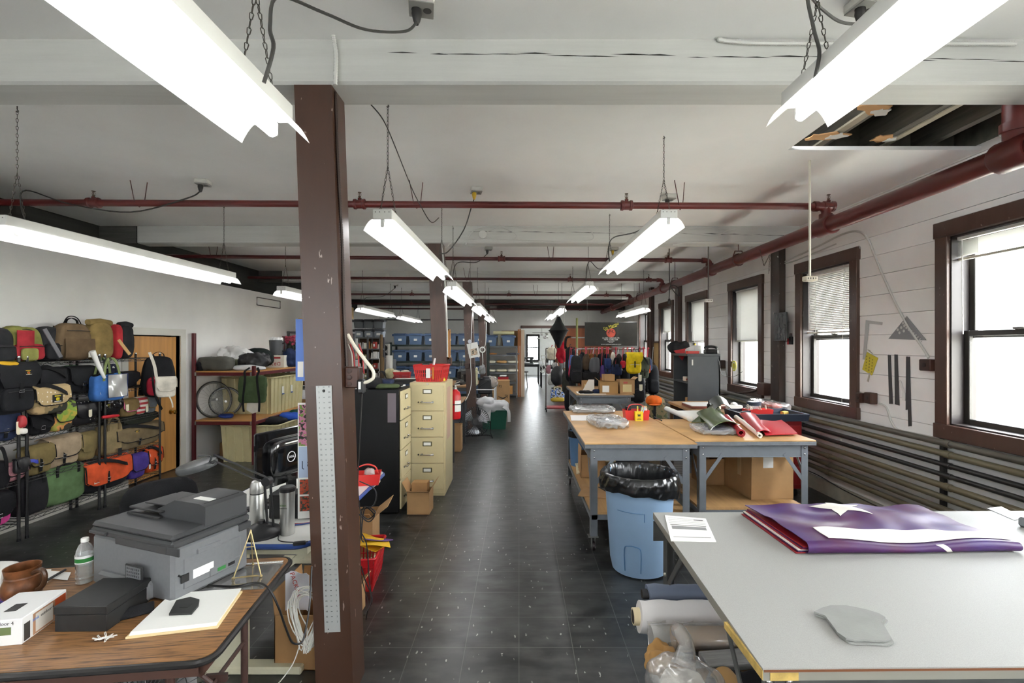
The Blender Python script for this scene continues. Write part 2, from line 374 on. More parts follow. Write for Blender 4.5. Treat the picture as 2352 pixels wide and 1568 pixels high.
b = B(M('4a453f', .6, 'noise')); b.bb(-1.17, -.98, 16.0, 16.2, 0, 2.985); b.struct('column', 'far dark post by the rear wall')
# ================= left partition wall, dark space above it
b = B(WPAINT); DW0, DW1, DZ = 5.80, 6.70, 1.835
b.bb(XL-.12, XL, YN, DW0, 0, 2.66).bb(XL-.12, XL, DW1, YB, 0, 2.66).bb(XL-.12, XL, DW0, DW1, DZ, 2.66); b.struct('wall_left', 'plain white partition wall')
b = B(M('2b2a27', .9, 'woody', s=.4, amt=.4)); b.bb(-6.2, -6.1, YN, YB, 0, 3.6); b.bb(-6.2, -5.25, YN, YB, 3.22, 3.3); b.bb(-5.6, -5.27, YN, YB, 2.86, 3.2); b.bb(-5.22, -4.98, YN, YB, 2.70, 2.84)
b.struct('trim_1', 'dark unpainted timbers above the partition wall')
B(M('d8d5cc', .5)).bb(XL, XL+.015, YN, 5.74, 0, .09).struct('baseboard_left')
d = room('door_1'); d['label'] = 'orange-varnished wood door in white frame'
B(M('c58f4e', .4, 'woodz', s=.5, amt=.18, bump=.05)).bb(XL-.075, XL-.035, DW0+.015, DW1-.02, .01, DZ-.015).done('door_leaf', d)
B(M('d9d8d0', .5)).bb(XL-.12, XL+.018, DW1, DW1+.10, 0, DZ+.09).bb(XL-.12, XL+.018, DW0-.09, DW0, 0, DZ+.09).bb(XL-.12, XL+.018, DW0, DW1, DZ, DZ+.09).done('door_frame', d)
k = B(M('b89344', .25, metal=1)); k.at((XL-.035, 6.57, .80), ry=PI/2).lathe([(.03, 0), (.032, .008), (.014, .012), (.012, .04), (.026, .05), (.03, .065), (.022, .078), (0, .08)], 16); k.done('door_knob', d)
for o in d.children: o['kind'] = 'structure'
# ================= near wall behind the camera (its windows added unseen for fill light) and rear wall
b = B(WPAINT); XS = [(-3.6, -3.0), (1.9, 2.5)]; b.bb(-6.2, XR+.2, YN-.12, YN, 0, .85).bb(-6.2, XR+.2, YN-.12, YN, 2.85, 3.3)
for x0_, x1_ in zip([-6.2]+[q[1] for q in XS], [q[0] for q in XS]+[XR+.2]): b.bb(x0_, x1_, YN-.12, YN, .85, 2.85)
b.struct('wall_back', 'white wall behind the camera with tall windows added for fill light')
for k, (x0_, x1_) in enumerate(XS):  # out-of-view windows added to light the room from the front
    o = room('window_%d' % (21+k)); b = B(M('4d382f', .3)); b.bb(x0_-.1, x0_, YN-.1, YN+.03, .75, 2.95).bb(x1_, x1_+.1, YN-.1, YN+.03, .75, 2.95).bb(x0_, x1_, YN-.1, YN+.03, 2.85, 2.95).bb(x0_, x1_, YN-.1, YN+.03, .75, .85).bb(x0_, x1_, YN-.08, YN-.03, 1.82, 1.88); b.done('window_frame', o)['kind'] = 'structure'; B(clear('pane')).bb(x0_, x1_, YN-.06, YN-.055, .85, 2.85).done('pane', o)['kind'] = 'structure'
RW = M('e2e2de', .7, 'noise', s=.3, amt=.05)
OX0, OX1, OZ = .17, 2.2, 2.27
b = B(RW); b.bb(-6.2, OX0, YB, YB+.15, 0, 3.25).bb(OX1, 7.2, YB, YB+.15, 0, 3.25).bb(OX0, OX1, YB, YB+.15, OZ, 3.25); b.struct('wall_rear', 'white rear wall with wide opening')
b = B(M('3b3733', .8, 'woodx', amt=.3)); b.bb(OX0-.9, 3.5, YB-.3, YB, 2.86, 3.18).bb(-5, 3.5, YB-1.0, YB-.78, 2.95, 3.18); b.struct('trim_2', 'dark rear ceiling girder')
b = B(M('574239', .5)); b.bb(OX0-.1, OX1+1.2, YB-.07, YB-.01, 2.25, 2.34); b.struct('trim_3', 'brown sliding door track')
FRM = M('e4e7e9', .7, 'noise', amt=.04)
b = B(FRM); YF = 27.0
WX0, WX1, WZ0, WZ1 = .50, 1.05, .85, 2.15
b.bb(-6, WX0, YF, YF+.15, 0, 3.4).bb(WX1, 7, YF, YF+.15, 0, 3.4).bb(WX0, WX1, YF, YF+.15, 0, WZ0).bb(WX0, WX1, YF, YF+.15, WZ1, 3.4); b.bb(6.9, 7.0, YB+.1, YF, 0, .8).bb(6.9, 7.0, YB+.1, YF, 2.8, 3.4).bb(6.9, 7.0, YB+.1, 19, .8, 2.8).bb(6.9, 7.0, 25, YF, .8, 2.8).bb(-6, -5.9, YB+.1, YF, 0, 3.4); b.struct('wall_far', 'white wall of the far room')
wd = room('window_10'); wd['label'] = 'wide side window added unseen to light the far room'; b = B(DARKM); [b.bb(6.88, 7.0, y-.05, y+.05, .8, 2.8) for y in (19, 21, 23, 25)]; b.bb(6.88, 7.0, 19, 25, .75, .83).bb(6.88, 7.0, 19, 25, 2.77, 2.85).bb(6.92, 6.96, 19, 25, 1.78, 1.84); b.done('window_frame', wd)['kind'] = 'structure'; B(clear('pane')).bb(6.94, 6.944, 19, 25, .8, 2.8).done('pane', wd)['kind'] = 'structure'  # out-of-view window added to brighten the far room
wd = room('window_9'); wd['label'] = 'far room window with dark frame'
b = B(DARKM)
for x in (WX0-.09, WX1+.02): b.bb(x, x+.09, YF-.05, YF+.1, WZ0-.1, WZ1+.1)
b.bb(WX0-.09, WX1+.11, YF-.05, YF+.1, WZ1, WZ1+.12).bb(WX0-.09, WX1+.11, YF-.05, YF+.1, WZ0-.12, WZ0).bb(WX0, WX1, YF, YF+.06, 1.5, 1.56); o = b.done('window_frame', wd); o['kind'] = 'structure'
o = B(clear('pane')).bb(WX0, WX1, YF+.06, YF+.064, WZ0, WZ1).done('pane', wd); o['kind'] = 'structure'

# ================= right wall: white boards, windows
WINS = [(-2.96, -1.86), (-0.98, 0.12), (0.98, 2.07), (2.95, 4.07), (5.01, 6.13), (6.97, 8.10), (9.02, 10.17), (11.02, 12.12), (13.1, 14.15)]  # first two are unseen windows added behind the camera for more daylight
CS = .115; WZB, WZT = .94, 2.73
op = [(a+CS, b_-CS) for a, b_ in WINS]; OZ0, OZ1 = WZB+.12, WZT-.13
b = B(M('eeeeec', .5, 'noise', s=.3, amt=.05, bump=.05))
zc = sorted(set([round(.05+.196*i, 4) for i in range(17)]+[0, OZ0, OZ1, 3.25])); gaps = set(round(.05+.196*i, 4) for i in range(17)); r = random.Random(2)
for z0, z1 in zip(zc, zc[1:]):
    g1 = .004 if z1 in gaps else 0
    segs = []; y = YN
    if OZ0 <= (z0+z1)/2 <= OZ1:
        for a, e in op: segs.append((y, a)); y = e
    segs.append((y, YB+.1))
    for a, e in segs: b.bb(XR+r.uniform(-.0015, .0015), XR+.2, a, e, z0, z1-g1)
b.struct('wall_right', 'white painted horizontal board wall')
B(M('1d1c1a', .9)).bb(XR+.02, XR+.19, YN, YB, 0, .93).bb(XR+.02, XR+.19, YN, YB, 2.75, 3.2).struct('trim_4', 'dark gaps between wall boards')
CAS = M('4d382f', .3, 'chipped', s=1.5, amt=.15, bump=.15); SASH = M('34322f', .4); JAMB = M('2e2827', .45)
BL_BOT = [None, None, None, 'up', 1.86, 1.77, 1.76, 2.02, None]
def window(n, ya, yb, blind):
    w = room('window_%d' % n)
    a, e = ya+CS, yb-CS
    b = B(CAS); x0, x1 = XR-.035, XR+.02
    b.bb(x0, x1, ya, a, WZB, WZT, .004).bb(x0, x1, e, yb, WZB, WZT, .004).bb(x0-.006, x1, ya-.01, yb+.01, OZ1, WZT, .004).bb(x0-.006, x1, ya-.01, yb+.01, WZB, OZ0, .004)
    b.done('casing', w)
    b = B(JAMB); b.bb(XR-.003, XR+.2, a, a+.012, OZ0, OZ1).bb(XR-.003, XR+.2, e-.012, e, OZ0, OZ1).bb(XR-.003, XR+.2, a, e, OZ1-.012, OZ1).bb(XR-.003, XR+.2, a, e, OZ0, OZ0+.012); b.done('jamb', w)
    mz = 1.80
    def sash(z0, z1, x):
        b = B(SASH); t = .055
        b.bb(x, x+.035, a, a+t, z0, z1, .004).bb(x, x+.035, e-t, e, z0, z1, .004).bb(x, x+.035, a+t, e-t, z1-t*.8, z1, .004).bb(x, x+.035, a+t, e-t, z0, z0+t, .004)
        o = b.done('sash', w); B(clear('pane')).bb(x+.015, x+.019, a+t, e-t, z0+t, z1-t*.8).done('pane', o); return o
    s1 = sash(OZ0, mz+.03, XR+.10); sash(mz-.03, OZ1, XR+.145)
    l = B(M('6b6963', .4)); l.bb(XR+.085, XR+.125, (a+e)/2-.04, (a+e)/2+.04, mz+.03, mz+.05, .006); l.done('sash_lock', w)
    for o in w.children:
        o['kind'] = 'structure'
        for q in o.children: q['kind'] = 'structure'
    if blind is None: return
    nm = {1: 'bunched up at the top of the nearest bare window', 2: 'half lowered over the window beside the hanging set squares', 3: 'half lowered in the window beside the relief picture', 4: 'half lowered in the window above the grey cabinet', 5: 'short, in the far window with the red bag'}[n]
    t = thing('window_blind', 'white slatted blind '+nm, 'window blind', (XR+.06, (a+e)/2, OZ1), 0, 'slatted blinds in the right wall windows')
    BW = M('dcdcd8', .45); hw = (e-a)/2-.012
    B(BW).bb(-.02, .02, -hw, hw, -.035, -.003, .003).done('headrail', t)
    b = B(BW); zb = -.19 if blind == 'up' else blind-OZ1; step = .0042 if blind == 'up' else .0205; z = -.045; an = .05 if blind == 'up' else 1.33
    while z > zb+.02:
        dx, dz = .0125*math.cos(an), .0125*math.sin(an)
        b.add([(-dx, -hw, z-dz), (dx, -hw, z+dz), (dx, hw, z+dz), (-dx, hw, z-dz), (-dx, -hw, z-dz-.0008), (dx, -hw, z+dz-.0008), (dx, hw, z+dz-.0008), (-dx, hw, z-dz-.0008)], [(0, 1, 2, 3), (7, 6, 5, 4), (0, 4, 5, 1), (2, 6, 7, 3), (1, 5, 6, 2), (0, 3, 7, 4)]); z -= step
    b.done('slats', t)
    B(M('cfccc0', .5)).bb(-.012, .012, -hw, hw, zb-.012, zb+.008, .003).done('bottom_rail', t)
    b = B(PAPER)
    for yy in (-hw*.6, hw*.6): b.rod((-.014, yy, -.03), (-.014, yy, zb), .0015, 5)
    b.done('ladder_cord', t)
    b = B(M('e8e8e4', .3)); b.rod((-.024, hw-.05, -.03), (-.026, hw-.06, -.62 if blind != 'up' else -.8), .004, 6); b.done('wand', t)
    if n == 2:
        p = B(PAPER); p.rod((-.075, -hw+.10, -.02), (-.10, -hw+.10, -1.86), .0012, 5).use(M('d8cfa8', .6)).lathe([(.002, 0), (.009, -.008), (.011, -.02), (.004, -.035)], 10, (-.10, -hw+.10, -1.86)); p.use(M('eae8df', .6)).box((-.10, -hw+.10, -1.95), (.006, .034, .08), .002, tx=.6); p.done('pull_cord', t)
for i, ((a, e), bl) in enumerate(zip(WINS, BL_BOT)): window(i-2 if i > 2 else 11+i, a, e, bl)
for y in (6.40, 10.46, 12.6):
    b = B(BROWN2 if y > 7 else M('3b312c', .3, 'chipped', amt=.3, bump=.2)); b.bb(XR-.09, XR, y, y+.22, 0, 3.2, .006); b.struct('trim_5', 'dark brown post standing against the right wall')
# ground and bank outside the windows
b = B(M('d9d6cc', .95, 'noise', s=1.5, amt=.2, h2='b9b5a6'))
b.sheet(30, 40, lambda u, v: (XR+.5+u*9, -9+v*38, .55+(max(0, u-.1)**1.2)*3.2+.06*noise.noise(Vector((u*14, v*40, 0)))), .05); b.struct('ground_outside', 'pale bank of dry grass outside the windows')
# ================= fluorescent lights on chains
LN = 2.3
TUBE = M('fbfcff', .5, em=TUBE_EM); REFL = M('f0f0ee', .45)
nt_ = REFL.node_tree; tl_ = nt_.nodes.new('ShaderNodeBsdfTranslucent'); tl_.inputs[0].default_value = lin('f4f4f2'); mx_ = nt_.nodes.new('ShaderNodeMixShader'); mx_.inputs[0].default_value = .72   # translucency added so the tubes also brighten the ceiling
nt_.links.new(nt_.nodes['Principled BSDF'].outputs[0], mx_.inputs[1]); nt_.links.new(tl_.outputs[0], mx_.inputs[2]); nt_.links.new(mx_.outputs[0], nt_.nodes['Material Output'].inputs[0]); HOUS = M('d4d4d0', .45); CHN = M('4a463f', .45, metal=.6); CORD = M('33322f', .55)
def chain(b, p, q, n=None, r=.0017):
    p, q = Vector(p), Vector(q); L = (q-p).length; pitch = .022; n = n or max(2, int(L/pitch)); d = (q-p)/n; t = d.normalized(); u = t.orthogonal().normalized(); v = t.cross(u)
    for i in range(n):
        c = p+d*(i+.5); s = u if i % 2 else v; h = d.length*.62
        b.tube([c+t*h, c+t*h*.5+s*.0055, c-t*h*.5+s*.004, c-t*h, c-t*h*.5-s*.004, c+t*h*.5-s*.0055], r, 4, closed=True)
def make_light(drop):     # origin at the far end, lip height; runs back towards -y
    t = thing('fluorescent_light', 'x', 'light')
    b = B(HOUS); b.bb(-.058, .058, -LN, 0, .065, .125, .004)
    b.use(M('6a6a66', .5))
    for x in (-.04, .04, -.015, .015): b.at((x, -LN-.0005, .108), rx=PI/2).lathe([(.0035, 0), (.0035, .001)], 8)
    b.done('housing', t)
    b = B(REFL)
    for sg in (-1, 1): b.sheet(1, 6, lambda u, v: (sg*(.056+.055*v), -LN+LN*u, .066-.066*(v**1.8)), .0012)
    b.done('reflector', t)
    for y0, y1 in ((-LN+.02, -LN/2-.01), (-LN/2+.01, -.02)):
        B(TUBE).tube([(0, y0, .028), (0, y1, .028)], .0165, 12).done('tube', t)
    for y in (-LN+.01, -LN/2, -.01): B(HOUS).bb(-.011, .011, y-.008, y+.008, .02, .066, .003).done('lampholder', t)
    for y in (-LN+.12, -.12):
        b = B(CHN); ap = (0, y, .125+(drop-.125)*.42); chain(b, (-.05, y, .12), ap); chain(b, (.05, y, .12), ap); chain(b, ap, (0, y, drop-.03)); b.tube([(0, y, drop), (0, y, drop-.02), (.008, y, drop-.03), (0, y, drop-.038), (-.006, y, drop-.03)], .003, 5); b.done('chain', t)
    return t
LIGHTS = [('m', -.80, 1.59, 2.38, 'hanging over the printer table, nearest to the camera'), ('m', -.80, 5.13, 2.385, 'between the timber posts, second of its row'), ('m', -.80, 8.05, 2.34, 'hanging beyond the second post, third of its row'), ('m', -.78, 11.3, 2.36, 'hanging near the third post, fourth of its row'), ('m', -.78, 14.6, 2.36, 'small in the distance, last of the row along the posts'),
  ('r', 1.0, 1.74, 2.50, 'hanging over the grey laminate table, near the open ceiling bay'), ('r', 1.03, 5.62, 2.52, 'hanging over the wooden worktables'), ('r', 1.02, 9.3, 2.50, 'hanging in front of the bag racks, third of its row'), ('r', 1.02, 13.7, 2.50, 'hanging right above the black bag lantern'), ('r', .95, 16.0, 2.50, 'small in the distance near the rear opening'),
  ('l', -3.05, 5.12, 2.35, 'hanging in front of the white partition wall'), ('l', -3.05, 8.5, 2.34, 'half hidden by the near post above the cardboard boxes'), ('l', -3.05, 11.6, 2.35, 'hanging beside the stacked grey bins'), ('l', -3.02, 14.6, 2.36, 'hanging over the racks of blue bins'),
  ('m', -.80, -1.1, 2.38, 'added unseen behind the camera over the post row for brightness'), ('r', 1.0, -1.0, 2.50, 'added unseen behind the camera on the window side for brightness'), ('l', -3.05, 1.4, 2.35, 'added unseen beside the camera on the partition side for brightness'), ('l', -3.05, -1.2, 2.35, 'added unseen behind the camera on the partition side for brightness'),  # out-of-view lights added to lift the room's brightness
  ('r', .3, 19.3, 2.50, 'added unseen just inside the far room, in line with its window'), ('r', 2.0, 19.3, 2.50, 'added unseen just inside the far room, behind the sliding door'), ('r', .3, 22.2, 2.50, 'added unseen deep in the far room, before its window'), ('r', 2.0, 22.2, 2.50, 'added unseen deep in the far room, behind the sliding door'), ('r', -1.5, 22.2, 2.50, 'added unseen deep in the far room, behind the rear wall'),  # hidden lights added to brighten the far room
  ('s', 2.43, 11.6, 2.35, 'hanging alone near the windows above the banner')]
LPROT = {}
def lights():
    for k, x, yf, z, lab in LIGHTS:
        g = 'white fluorescent shop lights on chains'; key = 'hi' if z > 2.45 else 'lo'; lab = 'white fluorescent light '+lab
        if key not in LPROT: t = LPROT[key] = make_light(ZCEIL-z-.004); t.location = (x, yf, z); tag(t, lab, 'ceiling light', g)
        else: dup(LPROT[key], (x, yf, z), None, lab, g)
lights()
# ================= ceiling outlets with the lights' cords
def outlet(px, py, Y=None, lab='', plug=False, rz=0.2):
    p = ZP(px, py, ZCEIL-.03); t = thing('ceiling_outlet', lab, 'outlet', (p.x, p.y, ZCEIL), rz, 'outlet boxes screwed to the ceiling')
    B(M('b9b8b2', .5, 'noise', amt=.2)).box((0, 0, -.02), (.11, .11, .04), .006).done('outlet_box', t)
    b = B(M('8a8983', .5)); b.box((0, 0, -.043), (.105, .105, .006), .002).use(DARKM)
    for x in (-.025, .025): b.lathe([(.018, -.0475), (.018, -.046)], 12, (x, 0, 0))
    b.done('outlet_plate', t)
    return p, t
CORDS = [((968, 15), [(968, 40), (930, 72), (840, 68), (745, 30), (640, -8), (620, 60), (628, 110), (606, 190)], 1.32, 'black cord looping from the ceiling to the light over the printer table', 'ceiling outlet box with black plug over the near brown post'),
  ((1985, 14), [(1980, 38), (1962, 55), (1925, 48), (1885, 18), (1855, -10), (1870, 70), (1882, 120), (1872, 178)], 1.5, 'grey cord drooping from the ceiling to the light by the open bay', 'ceiling outlet box with grey plug near the open ceiling bay'),
  ((466, 421), [(462, 432), (430, 455), (300, 487), (160, 468), (60, 437), (48, 470), (62, 516)], None, 'long black cord sagging in front of the red pipe by the partition wall', 'white ceiling outlet box above the partition wall'),
  ((1094, 439), [(1088, 455), (1083, 475), (1065, 528), (1030, 577), (1010, 582)], None, 'black cord with yellow plug curving behind the red pipe to the second post', 'ceiling outlet box with yellow plug by the first red pipe'),
  ((1537, 455), [(1526, 478), (1470, 528), (1410, 545), (1398, 570), (1400, 600)], None, 'black cord from the ceiling to the light over the wooden worktables', 'ceiling outlet box beside the chain of the worktable light'),
  ((1122, 572), [(1118, 578), (1095, 602), (1050, 604), (1040, 640), (1043, 664)], None, 'thin black cord to the third light of the post row', 'small ceiling outlet box above the second red pipe'),
  ((1410, 573), [(1412, 584), (1425, 588), (1380, 618), (1355, 600), (1347, 622), (1347, 652)], None, 'thin cord with yellow plug above the third light of the worktable row', 'small ceiling outlet box with yellow plug beside the worktable light'),
  ((909, 655), [(907, 660), (880, 680), (840, 684), (834, 705)], None, 'thin cord to the light beside the grey bins', 'tiny ceiling outlet box near the grey bins')]
for (ox, oy), path, Yc, lab, lab2 in CORDS:
    p, t = outlet(ox, oy, None, lab2)
    yel = 'yellow' in lab2
    B(M('c9a21e', .4) if yel else DARKM).lathe([(.02, 0), (.022, -.02), (.015, -.05), (.008, -.065)], 12, (-.02, 0, -.046)).done('plug', t)
    Y0 = p.y; n = len(path); pts = []
    for i, (x, y) in enumerate(path):
        Y = Y0 if Yc is None else Y0+(Yc-Y0)*min(1, i/(n-1)*1.3)
        q = W(x, y, Y+.0*i)
        q.z = min(q.z, ZCEIL-.02)
        pts.append(q)
    pts[0] = Vector((p.x-.02*math.cos(.2), p.y-.004, ZCEIL-.1))
    B(CORD).tube(spline(pts, 6), .006 if Yc is None else .0055, 6).solo('power_cord', lab, 'cord')
# hanging bare wire from the ceiling to the second pipe row
pts = [ZP(850, 238, 3.19), W(880, 275, 2.9), W(905, 330, 3.3), W(945, 430, 3.9), W(965, 470, 4.1), W(990, 510, 4.3), W(1008, 500, 4.5)]
B(CORD).tube(spline(pts), .004, 5).solo('loose_wire', 'thin black wire strung from the ceiling past the first red pipe', 'wire')
# ================= sprinkler pipes
RED = M('4c1c1a', .4, 'rust', s=.6, amt=.3, bump=.05); RED2 = M('5a201c', .4, 'rust', s=.6, amt=.25, bump=.05); BRASS = M('5b4c38', .4, metal=.7)
XM = 2.79; ZM = ZC+.384*XM
BR = [(4.40, 464, 474, .03), (7.08, 588, 598, .027), (9.42, 637, 643, .027), (12.1, 675, 678, .025), (14.4, 697, 699, .025), (15.6, 708, 711, .025)]
t = thing('sprinkler_main', 'thick dark red sprinkler main running along the window wall', 'pipe', (XM, 2, ZM))
b = B(RED2); b.tube([(XM-XM, -5.4, 0), (0, 14.2, 0)], .066, 20); b.done('pipe', t)
for Y, *_ in BR: 
    if Y < 14.5: b = B(RED2); b.tube([(0, Y-2-.10, 0), (0, Y-2-.09, 0), (0, Y-2+.09, 0), (0, Y-2+.10, 0)], [.078, .086, .086, .078], 20).tube([(0, Y-2, .05), (0, Y-2, .11)], .055, 14); b.done('tee_fitting', t)
b = B(RED2); b.tube([(0, .62, 0), (0, .64, 0), (0, .80, 0), (0, .82, 0)], [.078, .09, .09, .078], 20).tube([(0, .72, .0), (0, .72, ZCEIL-ZM)], .055, 14).tube([(0, .72, .12), (0, .72, .17)], .068, 14); b.done('riser', t)
for y in (6.15, 8.65, 11.2):
    b = B(M('4b2420', .5)); b.tube([(.075*math.cos(a), y-2, .075*math.sin(a)) for a in [k*PI/8 for k in range(16)]], .008, 5, closed=True)
    b.tube([(-.07, y-2, .03), (-.045, y-2, .11), (.045, y-2, .11), (.07, y-2, .03)], .008, 5).rod((0, y-2, .11), (0, y-2, ZCEIL-ZM), .006, 6); b.done('hanger', t)
rr = random.Random(4)
for i, (Y, y0, y1, r) in enumerate(BR):
    zl = ZC-(y0-CY)*Y/F_; zr = ZC-(y1-CY)*Y/F_; xl = -5.3
    slope = (zr-zl)/(XM-xl)
    lab = ('first dark red cross pipe, in front of the second light row', 'second dark red cross pipe from the camera', 'third dark red cross pipe from the camera', 'fourth dark red cross pipe from the camera', 'fifth dark red cross pipe, near the rear girder', 'farthest dark red cross pipe, under the rear girder')[i]
    t = thing('sprinkler_branch', lab, 'pipe', (XM, Y, zr), 0, 'sprinkler branch pipes under the ceiling')
    zz = lambda x: slope*(x-XM)
    b = B(RED if i else RED2); b.tube([(xl-XM, 0, zz(xl)), (-.06, 0, 0)], r, 14); b.done('pipe', t)
    b = B(RED2); b.tube(spline([(-.09, 0, 0), (-.03, 0, -.004), (0, 0, -.035), (0, 0, -.09)], 4), r*1.3, 14).tube([(0, 0, -.08), (0, 0, ZM-zr+.05)], r, 14).tube([(-.11, 0, 0), (-.07, 0, 0)], r*1.5, 14).tube([(0, 0, -.11), (0, 0, -.07)], r*1.5, 14); b.done('elbow', t)
    hx = {0: (215, 826, 1439, 1903), 1: (1152, 1535), 2: (1310, 1490), 3: (946, 1169, 1393), 4: (945,), 5: (1175, 1334)}[i]
    for px in hx:
        x = (px-CX)*Y/F_-XM; z = zz(x+XM)
        b = B(RED2); b.tube([(x-.055, 0, z), (x-.05, 0, z), (x-.03, 0, z), (x-.025, 0, z), (x+.025, 0, z), (x+.03, 0, z), (x+.05, 0, z), (x+.055, 0, z)], [r*1.1, r*1.55, r*1.55, r*1.3, r*1.3, r*1.55, r*1.55, r*1.1], 14).tube([(x, 0, z), (x, 0, z+.055)], .017, 10); b.done('tee_fitting', t)
        b = B(BRASS); b.lathe([(.009, .05), (.009, .065), (.013, .066), (.013, .07)], 8, (x, 0, z)).lathe([(.016, .104), (.016, .108)], 10, (x, 0, z))
        for s_ in (-1, 1): b.tube([(x+s_*.008, 0, z+.068), (x+s_*.014, 0, z+.085), (x+s_*.006, 0, z+.105)], .0022, 5)
        b.rod((x, 0, z+.068), (x, 0, z+.104), .003, 6); b.done('sprinkler_head', t)
    for px in {0: (320, 957, 1562), 1: (490, 1265), 2: (1072,), 3: (1230,), 4: (), 5: ()}[i]:
        x = (px-CX)*Y/F_-XM; z = zz(x+XM); b = B(M('4b2420', .5)); b.tube([(x-.06, -.03, ZCEIL-zr), (x-.02, -.03, z), (x, 0, z-r-.006), (x+.03, .02, z), (x+.05, .03, ZCEIL-zr)], .004, 5); b.done('hanger', t)
# rear black pipes
for i, (Y, py) in enumerate(((15.9, 688), (16.1, 735))):
    z = ZC-(py-CY)*Y/F_; B(DARKM).tube([(-4.7, Y-.2, z), (-.9, Y-.2, z)], .02, 8).solo('thin_pipe', ('thin black pipe high under the rear girder', 'thin black pipe along the rear wall above the blue bins')[i], 'pipe')
# ================= conduits on beams and ceiling
WC = M('c3c3be', .55); FLEX = M('cfcfca', .5)
def flex(pts, r, m, n=8):
    P = spline(pts, n); b = B(m); q = []; rad = []
    acc = 0
    dens = []
    for a, c in zip(P, P[1:]):
        k = max(1, int((c-a).length/.006))
        for j in range(k): dens.append(a+(c-a)*j/k)
    dens.append(P[-1])
    b.tube(dens, [r*(1.14 if i % 2 else .9) for i in range(len(dens))], 6); return b
flex([ZP(765, 80, 3.195), W(768, 100, 2.33), W(772, 130, 2.33), W(770, 195, 2.33)], .0095, FLEX).solo('flexible_conduit', 'white ribbed conduit coming down the beam to the near post', 'conduit')
flex([ZP(1648, 90, 3.19), (1.03, 2.335, 3.18), (1.2, 2.335, 3.172), (1.7, 2.335, 3.172), (2.4, 2.335, 3.17)], .009, FLEX).solo('flexible_conduit', 'white ribbed conduit along the beam near the open ceiling bay', 'conduit')
for i, pts in enumerate(([(1028, 566), (1045, 548), (1075, 549), (1110, 549), (1200, 551), (1350, 552), (1358, 530)], [(1070, 562), (1090, 528), (1150, 521), (1260, 525), (1420, 522), (1560, 525), (1690, 526)], [(1118, 532), (1150, 523), (1185, 537), (1180, 550), (1150, 552), (1120, 545)], [(1545, 562), (1590, 555), (1700, 556), (1780, 556)], [(1550, 533), (1640, 540), (1670, 530), (1690, 526)])):
    B(WC).tube(spline([W(x, y, 6.055) for x, y in pts], 5), .007, 5).solo('surface_cable', ('white cable looping along the second beam over the post', 'long white cable along the top edge of the second beam', 'white cable loop around the round junction cover', 'white cable along the lower edge of the second beam by the window wall', 'short sagging white cable on the second beam by the worktable light')[i], 'cable')
p = W(1109, 539, 6.05); B(M('c9c9c4', .5)).at(p, rx=PI/2).lathe([(.05, 0), (.05, .022), (.046, .025)], 20).solo('junction_cover', 'round white junction cover on the second beam', 'junction box')
for i, pts in enumerate(([(1085, 625), (1130, 630), (1200, 628), (1300, 629), (1420, 628), (1560, 631)], [(1075, 635), (1140, 634), (1150, 626), (1280, 632), (1500, 634)])):
    B(WC).tube(spline([W(x, y, 9.77) for x, y in pts], 5), .007, 5).solo('surface_cable', ('upper white cable along the third beam', 'lower wavy white cable along the third beam')[i], 'cable')
p = W(890, 632, 9.76); B(M('c9c9c4', .5)).at(p, rx=PI/2).lathe([(.05, 0), (.05, .022), (.046, .025)], 20).solo('junction_cover', 'round white junction cover on the third beam', 'junction box')
# pendant pull rods with small white boxes by the windows
for i, (px, y0, y1, Y) in enumerate(((1857, 450, 640, 3.9), (1624, 570, 690, 6.3))):
    z0 = ZCEIL; q = W(px+3, y1, Y); t = thing('hanging_outlet', ('cream outlet box hanging on a white rod before the second window', 'white outlet box hanging on a dark rod before the fourth window')[i], 'outlet', q)
    B(M('d8d3c4' if i == 0 else '5a534d', .5)).tube([(0, 0, z0-q.z), (0, 0, .02)], .009, 8).done('rod', t)
    b = B(M('cdc5b2' if i == 0 else 'cfccc4', .5)); b.box((0, 0, 0), (.095, .06, .04), .006).use(DARKM); [b.box((-.03+.02*k, -.031, 0), (.006, .002, .014)) for k in range(4)]; b.done('box', t)
# caged light bulb cord by the fifth window
q = W(1537, 690, 7.6); t = thing('hanging_lamp_cord', 'black cord looped down the main pipe with a small bulb socket', 'lamp cord', q)
B(CORD).tube(spline([W(1537, 571, 7.2)-q, W(1537, 600, 7.2)-q, W(1540, 655, 7.3)-q, W(1560, 680, 7.4)-q, W(1556, 660, 7.5)-q, W(1540, 656, 7.6)-q, W(1537, 680, 7.6)-q, (0, 0, 0)], 6), .007, 6).done('cord', t)
B(DARKM).lathe([(.012, .03), (.02, .01), (.024, -.03), (.02, -.05)], 12).done('socket', t)
b = B(CHN); a0 = W(1745, 572, 4.95); chain(b, W(1745, 572, 5.0), W(1755, 610, 5.0)); chain(b, W(1755, 610, 5.0), W(1768, 585, 5.0)); chain(b, W(1768, 585, 5.0), W(1766, 628, 5.0)); b.solo('loose_chain', 'loose thin chain hung over the red main pipe', 'chain')
